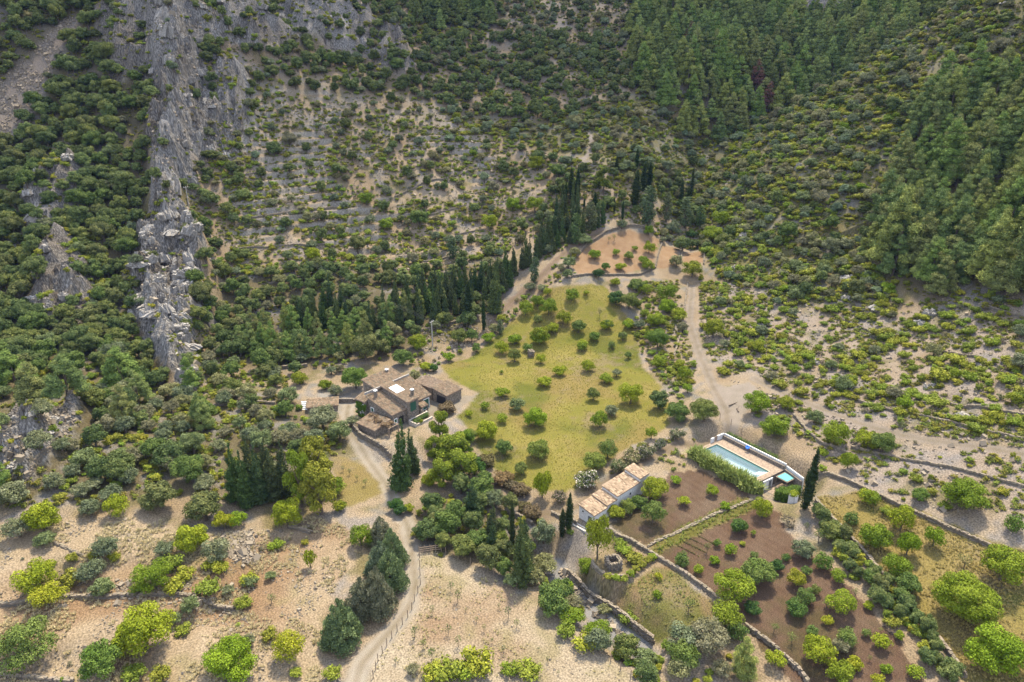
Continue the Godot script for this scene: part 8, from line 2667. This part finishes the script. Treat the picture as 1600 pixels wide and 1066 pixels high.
	for q in [[-0.8, -1.0, 0.0, 14.2], [4.3, -1.0, 7.4, 14.2], [0.0, -1.0, 4.3, 0.0], [0.0, 13.0, 4.3, 14.2]]:
		var b2 := begin()
		box(b2, Vector3(q[0], -1.0, q[1]), Vector3(q[2], 2.9, q[3]))
		piece("base_wall", done(b2), base_m, tr)
		var b3 := begin()
		box(b3, Vector3(q[0] - (0.06 if q[0] < -0.5 else 0.0), 2.9, q[1]), Vector3(q[2], 3.0, q[3] + (0.06 if q[3] > 14 else 0.0)))
		piece("paving", done(b3), pav, tr)
	for q in [[-0.12, -0.12, 0.0, 13.12], [4.3, -0.12, 4.42, 13.12], [0.0, -0.12, 4.3, 0.0], [0.0, 13.0, 4.3, 13.12]]:
		var b4 := begin()
		box(b4, Vector3(q[0] - 0.1 if q[0] < 0 else q[0], 3.0, q[1]), Vector3(q[2] + 0.1 if q[0] > 4 else q[2], 3.03, q[3]))
		piece("coping", done(b4), mat("coping_stone", lin(0.33, 0.27, 0.21), 0.85), tr)
	var wl := thing("pool_wall", "white rendered parapet wall with a stone bench behind the pool terrace", "wall", Vector3(POOL.x, 0, POOL.y), th)
	var line := [Vector3(3.7, 0, -1.1), Vector3(7.5, 0, -1.1), Vector3(7.6, 0, 14.2), Vector3(6.3, 0, 18.9)]
	for i in 3:
		var a: Vector3 = line[i]
		var b: Vector3 = line[i + 1]
		var xf := Transform3D(Basis(Vector3.UP, atan2(-(b - a).z, (b - a).x)), a)
		var l := a.distance_to(b)
		var w := begin()
		if i == 0:
			tbox(w, xf, Vector3(0, 0, -0.15), Vector3(0.9, 4.0, 0.15))
			tbox(w, xf, Vector3(1.9, 0, -0.15), Vector3(l + 0.15, 4.1, 0.15))
		else:
			tbox(w, xf, Vector3(0.16, 0, -0.42), Vector3(l, 4.1 if i == 1 else 3.8, -0.15))
		piece("wall", done(w), white, wl)
		if i == 1:
			var bn := begin()
			tbox(bn, xf, Vector3(0.2, 2.9, -0.14), Vector3(l, 3.75, 0.32))
			piece("bench", done(bn), base_m, wl)
		if i == 2:
			var bn2 := begin()
			tbox(bn2, xf, Vector3(0.05, 0.0, -0.14), Vector3(l, 3.2, 0.3))
			piece("bench", done(bn2), base_m, wl)
	var gm := begin()
	var gx := Transform3D(Basis.IDENTITY, line[0])
	tbox(gm, gx, Vector3(0.92, 3.0, -0.04), Vector3(1.88, 4.1, 0.04))
	piece("gate", done(gm), wood, wl)
	var bo := thing("blue_float", "round blue float resting on the bench behind the pool", "float", Transform3D(Basis(Vector3.UP, th), Vector3(POOL.x, 0, POOL.y)) * Vector3(7.0, 3.78, 5.6))
	var tor := TorusMesh.new()
	tor.inner_radius = 0.16
	tor.outer_radius = 0.46
	tor.rings = 24
	tor.ring_segments = 12
	var ring := piece("ring", tor, mat("blue_vinyl", lin(0.03, 0.12, 0.42), 0.35), bo)
	ring.rotation = Vector3(0.5, 0, 0.3)
	ring.position.y = 0.25
	var disc := CylinderMesh.new()
	disc.top_radius = 0.3
	disc.bottom_radius = 0.3
	disc.height = 0.1
	var dsk := piece("mesh_seat", disc, mat("blue_cloth", lin(0.05, 0.14, 0.36), 0.8), bo)
	dsk.rotation = Vector3(0.5, 0, 0.3)
	dsk.position.y = 0.22
	# lower terrace with a glazed pergola
	var lo := thing("lower_terrace", "small paved terrace one level below the end of the pool", "terrace", Vector3(POOL.x, 0, POOL.y), th)
	var lb := begin()
	box(lb, Vector3(1.2, -1.0, 14.27), Vector3(6.5, 0.75, 18.6))
	piece("paving", done(lb), pav, lo)
	var lw := begin()
	box(lw, Vector3(0.6, 0.75, 14.35), Vector3(2.3, 2.75, 14.6))
	box(lw, Vector3(2.3, 2.4, 14.35), Vector3(3.2, 2.75, 14.6))
	box(lw, Vector3(3.2, 0.75, 14.35), Vector3(3.45, 2.75, 14.6))
	var lwp := piece("wall", done(lw), white, lo)
	var ld := begin()
	box(ld, Vector3(2.3, 0.75, 14.42), Vector3(3.2, 2.4, 14.5))
	piece("door", done(ld), mats["grey_door"], lwp)
	var lf := begin()
	box(lf, Vector3(1.3, 0.75, 18.3), Vector3(6.2, 1.5, 18.55))
	piece("parapet", done(lf), white, lo)
	var pe2 := thing("glazed_pergola", "small pergola roofed with a turquoise glass sheet at the end of the pool", "pergola", Vector3(POOL.x, 0, POOL.y), th)
	for q in [[4.3, 14.75], [6.9, 14.75], [4.3, 17.1], [6.6, 17.1], [2.4, 17.4]]:
		var po := begin()
		box(po, Vector3(q[0] - 0.05, 0.75, q[1] - 0.05), Vector3(q[0] + 0.05, 2.62, q[1] + 0.05))
		piece("post", done(po), wood, pe2)
	for q in [[4.2, 14.6, 4.32, 17.2], [6.88, 14.6, 7.0, 17.2], [4.32, 14.6, 6.88, 14.72], [4.32, 17.08, 6.88, 17.2]]:
		var bm := begin()
		box(bm, Vector3(q[0], 2.62, q[1]), Vector3(q[2], 2.76, q[3]))
		piece("beam", done(bm), wood, pe2)
	var gp := begin()
	box(gp, Vector3(4.4, 2.765, 14.8), Vector3(6.8, 2.79, 17.0))
	piece("roof_sheet", done(gp), mat("turquoise_sheet", lin(0.09, 0.25, 0.24), 0.95), pe2)
	# hedge, creeper behind the wall, plant shed, reeds
	var he := thing("clipped_hedge", "tall clipped green hedge between the pergola and the big cypress", "hedge", at(HEDGE[0].x, HEDGE[0].y))
	var hl := []
	for a in 14:
		for b in 12:
			var p := HEDGE[0] + Vector2(0.5 * a - 0.6, -0.5 * b + 1.6)
			if not Geometry2D.is_point_in_polygon(p, HEDGE): continue
			for yy in 4: hl.append([at(p.x, p.y, 0.3 + 0.55 * yy) - he.position, Vector3(0.55, 0.42, 0.55), rng.randf()])
	leaf_mass(he, "foliage", hl, 9000, 0.1, Color(0.05, 0.095, 0.015), Color(0.11, 0.17, 0.02), "green")
	var cr := thing("creeper_hedge", "green creeper hedge along the outside of the white pool wall", "hedge", Vector3(POOL.x, 0, POOL.y), th)
	var cl := []
	for i in 26:
		var p := Transform3D(Basis(Vector3.UP, th), Vector3(POOL.x, 0, POOL.y)) * Vector3(8.8, 0, -0.8 + 0.48 * i)
		cl.append([Vector3(8.75 + rng.randf_range(-0.15, 0.25), maxf(3.5, ground(p.x, p.z) + 0.3), -0.8 + 0.48 * i), Vector3(0.6, 0.75, 0.5), rng.randf()])
	leaf_mass(cr, "foliage", cl, 2200, 0.11, Color(0.07, 0.11, 0.025), Color(0.14, 0.18, 0.05), "green")
	var sd := thing("garden_shed", "tiny white garden shed with a leafy green roof at the foot of the cypress", "shed", at(SHED.x, SHED.y), 0.5)
	var sb := begin()
	box(sb, Vector3(-0.6, -0.5, -0.6), Vector3(0.6, 1.95, 0.6))
	piece("wall", done(sb), white, sd)
	opening(sd, "door", Vector3(0.0, 0.9, 0.6), Vector3.BACK, 0.7, 1.7, mat("white_door", lin(0.6, 0.62, 0.66), 0.6), null)
	leaf_mass(sd, "roof_plants", [[Vector3(0, 2.05, 0), Vector3(0.9, 0.35, 0.8), 0.5], [Vector3(0.5, 2.1, -0.3), Vector3(0.6, 0.4, 0.6), 0.9], [Vector3(-0.5, 2.1, 0.2), Vector3(0.6, 0.35, 0.6), 0.2]], 420, 0.1, Color(0.13, 0.18, 0.012), Color(0.24, 0.27, 0.02), "yellow")
	var rd := thing("reed_bed", "dense strip of tall pale green reeds leaning beside the pool terrace", "reeds", Vector3(POOL.x, 0, POOL.y), th)
	var rv := PackedVector3Array()
	var rc := PackedColorArray()
	var ri := PackedInt32Array()
	for n in 3200:
		var q := Vector3(rng.randf_range(-4.0, -0.95), 0, rng.randf_range(-0.8, 15.6))
		q.x += 0.35 * sin(q.z * 1.3)
		var gpos := Transform3D(Basis(Vector3.UP, th), Vector3(POOL.x, 0, POOL.y)) * q
		q.y = ground(gpos.x, gpos.z)
		var hgt := rng.randf_range(2.0, 3.4) * (1.0 if q.x > -3.2 else 0.75)
		var w := rng.randf() * TAU
		var lean := Vector3(cos(w), 0, sin(w)) * rng.randf_range(0.4, 1.5) + Vector3(-0.3, 0, 0.35)
		var sd2 := Vector3(-sin(w), 0, cos(w)) * rng.randf_range(0.05, 0.11)
		var m1 := q + Vector3(0, hgt * 0.6, 0) + lean * 0.3
		var m2 := q + Vector3(0, hgt * rng.randf_range(0.85, 1.0), 0) + lean
		var k0 := rv.size()
		rv.append_array([q - sd2 * 0.6, q + sd2 * 0.6, m1 - sd2 * 1.5, m1 + sd2 * 1.5, m2])
		var col := Color(0.15, 0.21, 0.04).lerp(Color(0.42, 0.46, 0.15), pow(rng.randf(), 1.1))
		for i in 5: rc.append(col)
		ri.append_array([k0, k0 + 1, k0 + 2, k0 + 1, k0 + 3, k0 + 2, k0 + 2, k0 + 3, k0 + 4])
	var ra := []
	ra.resize(Mesh.ARRAY_MAX)
	ra[Mesh.ARRAY_VERTEX] = rv
	ra[Mesh.ARRAY_COLOR] = rc
	ra[Mesh.ARRAY_INDEX] = ri
	var rm := ArrayMesh.new()
	rm.add_surface_from_arrays(Mesh.PRIMITIVE_TRIANGLES, ra)
	piece("blades", rm, leaf_mat("green", 0), rd)

	# --- rows of seedlings in the ploughed orchard
	for i in VEG.size():
		var a: Vector2 = VEG[i][0]
		var b: Vector2 = VEG[i][1]
		var vr := thing("vegetable_row", ["short row of seedlings in the ploughed orchard, nearest the small lawn", "second row of seedlings in the ploughed orchard, counted from the small lawn", "third row of seedlings in the ploughed orchard, counted from the small lawn", "row of seedlings in the ploughed orchard nearest the kerb path"][i], "vegetable row", at(a.x, a.y), 0.0, "rows of seedlings in the ploughed orchard")
		var vl := []
		for k in 14:
			var p := a.lerp(b, k / 13.0)
			vl.append([at(p.x, p.y, 0.08) - vr.position, Vector3(0.16, 0.14, 0.16) * rng.randf_range(0.4, 1.1), rng.randf()])
		leaf_mass(vr, "plants", vl, 160, 0.07, Color(0.08, 0.07, 0.03), Color(0.15, 0.15, 0.05), "green")
		tag(vr.get_child(0), "", "", "", "stuff")

	# --- stone well on its round terrace, stone block in the meadow
	var wc := WELL
	var ringp := PackedVector2Array()
	for i in 5: ringp.append(wc + Vector2(1.35, 0).rotated(TAU * i / 4.0 + 0.5))
	stone_ring("stone_well", ringp, 1.5, 0.45, "square roofless stone well ruin on the small round terrace", "well")
	var sb2 := PackedVector2Array()
	for i in 5: sb2.append(BLOCK + Vector2(0.75, 0).rotated(TAU * i / 4.0 + 0.3))
	stone_ring("stone_pillar", sb2, 1.7, 0.5, "small square stone pillar standing alone among the trees in the meadow", "pillar")
	# --- power line
	var ends := []
	for i in POLES.size():
		var p := at(POLES[i].x, POLES[i].y)
		var o := thing("power_pole", ["grey power pole with a crossarm beside the dark pines behind the meadow", "grey power pole among evergreen oaks at the foot of the crag"][i], "power pole", p)
		var st := begin()
		tube(st, Vector3(0, -0.5, 0), Vector3(0, 7.6, 0), 0.17, 0.11, 8)
		piece("mast", done(st), mat("pole_grey", lin(0.30, 0.28, 0.26), 0.8), o)
		var dir: Vector2 = (POLES[1] - POLES[0]).normalized().orthogonal()
		var arm := begin()
		tbox(arm, Transform3D(Basis(Vector3.UP, atan2(-dir.y, dir.x)), Vector3(0, 7.2, 0)), Vector3(-0.9, 0.0, -0.16), Vector3(0.9, 0.12, -0.02))
		piece("crossarm", done(arm), mats["pole_grey"], o)
		var row := []
		for k in [-0.8, 0.0, 0.8]:
			var ins := begin()
			var b := Vector3(dir.x * k, 7.33, dir.y * k)
			tube(ins, b, b + Vector3(0, 0.22, 0), 0.06, 0.04, 6)
			piece("insulator", done(ins), pale, o)
			row.append(p + b + Vector3(0, 0.22, 0))
		ends.append(row)
	for k in 3:
		var o := thing("power_cable", ["power cable strung over the wood, nearer the terraced slope", "middle power cable strung over the wood behind the farmhouse", "power cable strung over the wood, nearer the farmhouse"][k], "cable", ends[0][k])
		var st := begin()
		var a: Vector3 = ends[0][k]
		var b: Vector3 = ends[1][k]
		for i in 24:
			var t0 := i / 24.0
			var t1 := (i + 1) / 24.0
			tube(st, a.lerp(b, t0) - Vector3(0, 10.0 * t0 * (1 - t0), 0) - a, a.lerp(b, t1) - Vector3(0, 10.0 * t1 * (1 - t1), 0) - a, 0.012, 0.012, 4)
		piece("wire", done(st), mat("cable_grey", lin(0.12, 0.12, 0.125), 0.7), o)
	# --- fence posts and the gate over the track
	var pm := begin()
	tube(pm, Vector3(0, -0.3, 0), Vector3(0.02, 1.35, 0), 0.075, 0.06, 6)
	var pmesh := done(pm)
	for p in POSTS:
		var o := thing("fence_post", p[2], "fence post", at(p[0], p[1]), rng.randf() * TAU, p[3])
		piece("stake", pmesh, wood, o)
	var ga := GATE[0]
	var gb := GATE[1]
	var go := thing("field_gate", "wooden rail gate closing the top of the sandy field beside the track", "gate", at(ga.x, ga.y), atan2(-(gb - ga).y, (gb - ga).x))
	var gl := ga.distance_to(gb)
	for i in 3:
		var r := begin()
		box(r, Vector3(0, 0.3 + 0.4 * i, -0.03), Vector3(gl, 0.42 + 0.4 * i, 0.03))
		piece("rail", done(r), wood, go)
	for i in 5:
		var r := begin()
		box(r, Vector3(gl * i / 4.0 - 0.06, -0.3, -0.1), Vector3(gl * i / 4.0 + 0.06, 1.4, -0.035))
		piece("post", done(r), wood, go)
	for k in LOGS.size():
		var o := thing("fallen_log", ["grey fallen log on the bare ground north of the pool, the longer one", "short fallen log on the bare ground north of the pool"][k], "log", at(LOGS[k].x, LOGS[k].y, 0.12), 0.6 + k)
		var st := begin()
		tube(st, Vector3(-1.3 + 0.5 * k, 0, 0), Vector3(1.3 - 0.5 * k, 0.05, 0.1), 0.15, 0.1, 7)
		tube(st, Vector3(0.2, 0.05, 0), Vector3(0.9, 0.5, 0.6), 0.07, 0.03, 5)
		piece("bole", done(st), mats["bark"], o)

func stone_ring(called: String, line: PackedVector2Array, h: float, thick: float, label: String, category: String) -> void:
	var before: int = used.get("dry_stone_wall", 0)
	dry_wall(line, h, thick, label)
	var o := get_child(get_child_count() - 1)
	used["dry_stone_wall"] = before
	o.name = called
	o.remove_meta("group")
	o.set_meta("category", category)

func rock_mesh(sd: int) -> ArrayMesh:
	# a jagged heap of tilted limestone slabs
	var st := begin()
	var dip := rng.randf_range(0.15, 0.5)
	for n in 46:
		var a := rng.randf() * TAU
		var d := sqrt(rng.randf()) * 0.85
		var w := rng.randf_range(0.16, 0.5) * (1.15 - 0.6 * d)
		var hgt := rng.randf_range(0.5, 1.35) * (1.1 - 0.75 * d)
		var t := rng.randf_range(0.12, 0.34)
		var p := []
		for i in 8:
			var top := i > 3
			var q := Vector3([-1, 1, 1, -1][i % 4] * w, hgt if top else -0.7, [-1, -1, 1, 1][i % 4] * t)
			if top: q = Vector3(q.x * rng.randf_range(0.15, 0.95), q.y * rng.randf_range(0.6, 1.0), q.z * rng.randf_range(0.2, 0.9))
			p.append(q + Vector3(rng.randf_range(-0.08, 0.08), 0, rng.randf_range(-0.08, 0.08)))
		var xf := Transform3D(Basis.from_euler(Vector3(dip + rng.randf_range(-0.2, 0.2), rng.randf_range(-0.35, 0.35), rng.randf_range(-0.3, 0.3))), Vector3(cos(a) * d, rng.randf_range(-0.3, 0.05), sin(a) * d))
		for i in 8: p[i] = xf * p[i]
		var g := rng.randf_range(0.75, 1.15)
		hexa(st, p, Color(g, g * 0.985, g * 0.97))
	st.generate_normals()
	return st.commit()

func loose_things() -> void:
	# limestone outcrops on the crag, on the slopes and in the scrub
	var rock := mat("outcrop_rock", lin(0.52, 0.485, 0.445), 0.95, true)
	rock.uv1_triplanar = true
	rock.uv1_world_triplanar = true
	rock.uv1_scale = Vector3(0.12, 0.3, 0.12)
	rock.albedo_texture = noise_tex(0.03, 512, 0.45, 1.0, 6, FastNoiseLite.TYPE_SIMPLEX_SMOOTH, 71)
	rock.heightmap_enabled = true
	rock.heightmap_scale = 30.0
	rock.heightmap_texture = noise_tex(0.03, 512, 0.0, 1.0, 6, FastNoiseLite.TYPE_SIMPLEX_SMOOTH, 72)
	var rocks := []
	for i in 5: rocks.append(rock_mesh(40 + i))
	for c in CRAGS:
		var o := thing("rock_outcrop", CRAG_LOOKS[c[5]], "rock", at(c[0], c[1], c[3] * c[4]), rng.randf_range(-0.4, 0.4), "grey limestone outcrops")
		var r := piece("rock", rocks[rng.randi() % 5], rock, o)
		r.scale = Vector3(c[2] * rng.randf_range(0.7, 1.0), c[3], c[2] * rng.randf_range(0.8, 1.3))
		r.rotation = Vector3(rng.randf_range(-0.25, 0.25), rng.randf() * TAU, rng.randf_range(-0.2, 0.2))
	# loose stones
	var spots := []
	for a in STONY:
		var poly: PackedVector2Array = a[0]
		var lo := poly[0]
		var hi := poly[0]
		for p in poly:
			lo = lo.min(p)
			hi = hi.max(p)
		for n in a[1]:
			var x := rng.randf_range(lo.x, hi.x)
			var z := rng.randf_range(lo.y, hi.y)
			if mid.get_noise_2d(x * 1.4, z * 1.4) + 0.4 * fine.get_noise_2d(x, z) < a[2]: continue
			if not Geometry2D.is_point_in_polygon(Vector2(x, z), poly): continue
			var id := cell_of(x, z)
			if id >= 3 and SHEETS[id - 3][5] != "sand" and a[3] < 1.0: continue
			var s: float = a[3] * rng.randf_range(0.18, 0.6) * (1.0 + (1.2 if rng.randf() < 0.06 else 0.0))
			var v := rng.randf_range(0.75, 1.3)
			spots.append([Transform3D(Basis.from_euler(Vector3(rng.randf() * 6, rng.randf() * 6, rng.randf() * 6)).scaled_local(Vector3(s, s * rng.randf_range(0.5, 0.9), s * rng.randf_range(0.6, 1.1))), at(x, z, 0.08 * s)), Color(v, v * 0.97, v * 0.93)])
	strewn("loose_stones", "pale loose stones strewn over the dry slopes, banks and stream bed", stones[0], mats["wall_stone"], spots)
	# knee-high heath between the bushes
	var low := foliage(round_lobes(0.42, -0.05, 0.6, 5, 0.4, 0.7), 70, 0.085, 0.6, Color(0.115, 0.135, 0.02), Color(0.21, 0.22, 0.045), 0.35, 0.3, 0.0, 0.6)
	for a in HEATH:
		spots = []
		var poly: PackedVector2Array = a[0]
		var lo := poly[0]
		var hi := poly[0]
		for p in poly:
			lo = lo.min(p)
			hi = hi.max(p)
		for n in a[1]:
			var x := rng.randf_range(lo.x, hi.x)
			var z := rng.randf_range(lo.y, hi.y)
			if mid.get_noise_2d(x * 0.8, z * 0.8) + 0.7 * fine.get_noise_2d(x, z) < a[2]: continue
			if not Geometry2D.is_point_in_polygon(Vector2(x, z), poly): continue
			var id := cell_of(x, z)
			if id == 2 or id >= 3: continue
			if id == 1 and rng.randf() < 0.6: continue
			var s := rng.randf_range(0.6, 1.7)
			var g := rng.randf_range(0.7, 1.3)
			var y := rng.randf_range(-0.15, 0.25)
			spots.append([Transform3D(Basis(Vector3.UP, rng.randf() * TAU).scaled(Vector3(s, s * rng.randf_range(0.8, 1.2), s)), at(x, z, -0.04)), Color(g * (1.0 + y), g, g)])
		strewn("low_heath", a[3], low, leaf_mat("bush", 0), spots)
	# tufts of dry grass
	var st := begin()
	for i in 9:
		var w := TAU * i / 9.0 + rng.randf()
		var d := Vector3(cos(w), 0, sin(w))
		var s := d.cross(Vector3.UP) * 0.035
		var tip := d * rng.randf_range(0.08, 0.26) + Vector3(0, rng.randf_range(0.2, 0.42), 0)
		for v in [-s, tip, s]: st.add_vertex(v + d * 0.04)
	var tuft := done(st)
	var gm := mat("dry_grass_blades", lin(1, 1, 1), 0.9, true)
	for a in TUFTS:
		spots = []
		var poly: PackedVector2Array = a[0]
		var lo := poly[0]
		var hi := poly[0]
		for p in poly:
			lo = lo.min(p)
			hi = hi.max(p)
		for n in a[1]:
			var x := rng.randf_range(lo.x, hi.x)
			var z := rng.randf_range(lo.y, hi.y)
			if mid.get_noise_2d(x, z) + 0.5 * fine.get_noise_2d(x, z) < a[2]: continue
			if not Geometry2D.is_point_in_polygon(Vector2(x, z), poly): continue
			if a[6] != "" :
				var id := cell_of(x, z)
				if id < 3 or SHEETS[id - 3][0] != a[6]: continue
			var s := rng.randf_range(0.6, 1.5) * (a[7] as float)
			var col: Color = (a[3] as Color).lerp(a[4], rng.randf())
			spots.append([Transform3D(Basis(Vector3.UP, rng.randf() * TAU).scaled(Vector3(s, s, s)), at(x, z)), col])
		strewn("dry_grass", a[5], tuft, gm, spots)

# ------------------------------------------------------------------ the scene
func _ready() -> void:
	rng.seed = 20240611
	var cam := Camera3D.new()
	cam.name = "camera"
	cam.fov = 53.09
	cam.near = 1.0
	cam.far = 2000.0
	cam.position = Vector3(0, 75, 0)
	cam.rotation_degrees = Vector3(-21, 0, 0)
	add_child(cam)
	cam.current = true
	var env := Environment.new()
	env.background_mode = Environment.BG_SKY
	var sky_m := ProceduralSkyMaterial.new()
	sky_m.sky_top_color = Color(0.74, 0.79, 0.88)
	sky_m.sky_horizon_color = Color(0.90, 0.91, 0.92)
	sky_m.ground_bottom_color = Color(0.3, 0.28, 0.24)
	sky_m.ground_horizon_color = Color(0.7, 0.72, 0.74)
	sky_m.sky_energy_multiplier = SKY
	var sky := Sky.new()
	sky.sky_material = sky_m
	env.sky = sky
	env.tonemap_mode = Environment.TONE_MAPPER_LINEAR
	env.tonemap_exposure = EXPOSURE
	env.sdfgi_enabled = true
	env.ssao_enabled = true
	env.ssil_enabled = true
	env.fog_enabled = true
	env.fog_light_color = Color(0.52, 0.68, 1.0)
	env.fog_density = FOG
	var we := WorldEnvironment.new()
	we.name = "world_environment"
	we.environment = env
	add_child(we)
	var sun := DirectionalLight3D.new()
	sun.name = "sun"
	sun.light_color = Color(1.0, 0.945, 0.83)
	sun.light_energy = SUN
	sun.light_angular_distance = 5.0
	sun.shadow_enabled = true
	sun.look_at_from_position(Vector3.ZERO, SUN_WAY, Vector3.UP)
	add_child(sun)

	# two broken clouds past the head of the valley; their shade lies on the far slopes
	env.volumetric_fog_enabled = true
	env.volumetric_fog_density = 0.0
	for c in CLOUDS:
		var fv := FogVolume.new()
		fv.name = numbered("cloud")
		fv.shape = RenderingServer.FOG_VOLUME_SHAPE_ELLIPSOID
		fv.size = c[1]
		fv.position = c[0]
		var fm := FogMaterial.new()
		fm.albedo = Color(0.97, 0.97, 0.98)
		fm.density = c[2]
		fv.material = fm
		add_child(fv)
		tag(fv, "", "", "", "structure")

	broad.frequency = 0.014
	broad.seed = 4
	broad.fractal_octaves = 3
	mid.frequency = 0.07
	mid.seed = 9
	mid.fractal_octaves = 3
	fine.frequency = 0.35
	fine.seed = 21
	fine.fractal_octaves = 2
	ridge.frequency = 0.055
	ridge.seed = 33
	ridge.fractal_type = FastNoiseLite.FRACTAL_RIDGED
	ridge.fractal_octaves = 4

	var t0 := Time.get_ticks_msec()
	lay_land()
	print("land ", Time.get_ticks_msec() - t0)
	grain = noise_tex(0.09, 512, 0.74, 1.0, 4, FastNoiseLite.TYPE_SIMPLEX, 90)
	var soil := ground_mat("dry_soil", 7.0, 0.42, 5.0)
	var grass := ground_mat("grass", 6.0, 0.45, 4.0)
	var tilled := ground_mat("tilled_soil", 4.0, 0.5, 14.0, true)
	var rocky := ground_mat("limestone", 9.0, 0.6, 40.0)
	var worn := ground_mat("worn_track", 3.0, 0.35, 6.0)
	sheet("hillside_ground", 0, soil, false)
	sheet("cliff_rock", 1, rocky, true)
	sheet("scree_slope", 2, soil, false)
	var by := {"grass": grass, "soil": tilled, "sand": soil, "ruts": worn}
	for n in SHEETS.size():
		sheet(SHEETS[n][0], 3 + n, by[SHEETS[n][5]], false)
	far_land(soil)
	print("sheets ", Time.get_ticks_msec() - t0)
	mat("wall_core", lin(0.12, 0.105, 0.09), 0.95)
	mat("wall_stone", lin(0.17, 0.145, 0.115), 0.92, true)
	for i in 6: stones.append(stone_mesh())
	grow_kinds()
	print("kinds ", Time.get_ticks_msec() - t0)
	build_places()
	for w in WALLS: dry_wall(w[0], w[1] * 0.52, w[2] * 0.55, w[3])
	print("walls ", Time.get_ticks_msec() - t0)
	for b in TREES:
		for t in b[5]:
			place_tree(b[0], b[1], t[0], t[1], t[2], t[3], "%s, %s" % [b[2], t[4]], b[3], b[4])
	scatter(cam)
	print("scatter ", Time.get_ticks_msec() - t0)
	loose_things()
	print("all ", Time.get_ticks_msec() - t0)
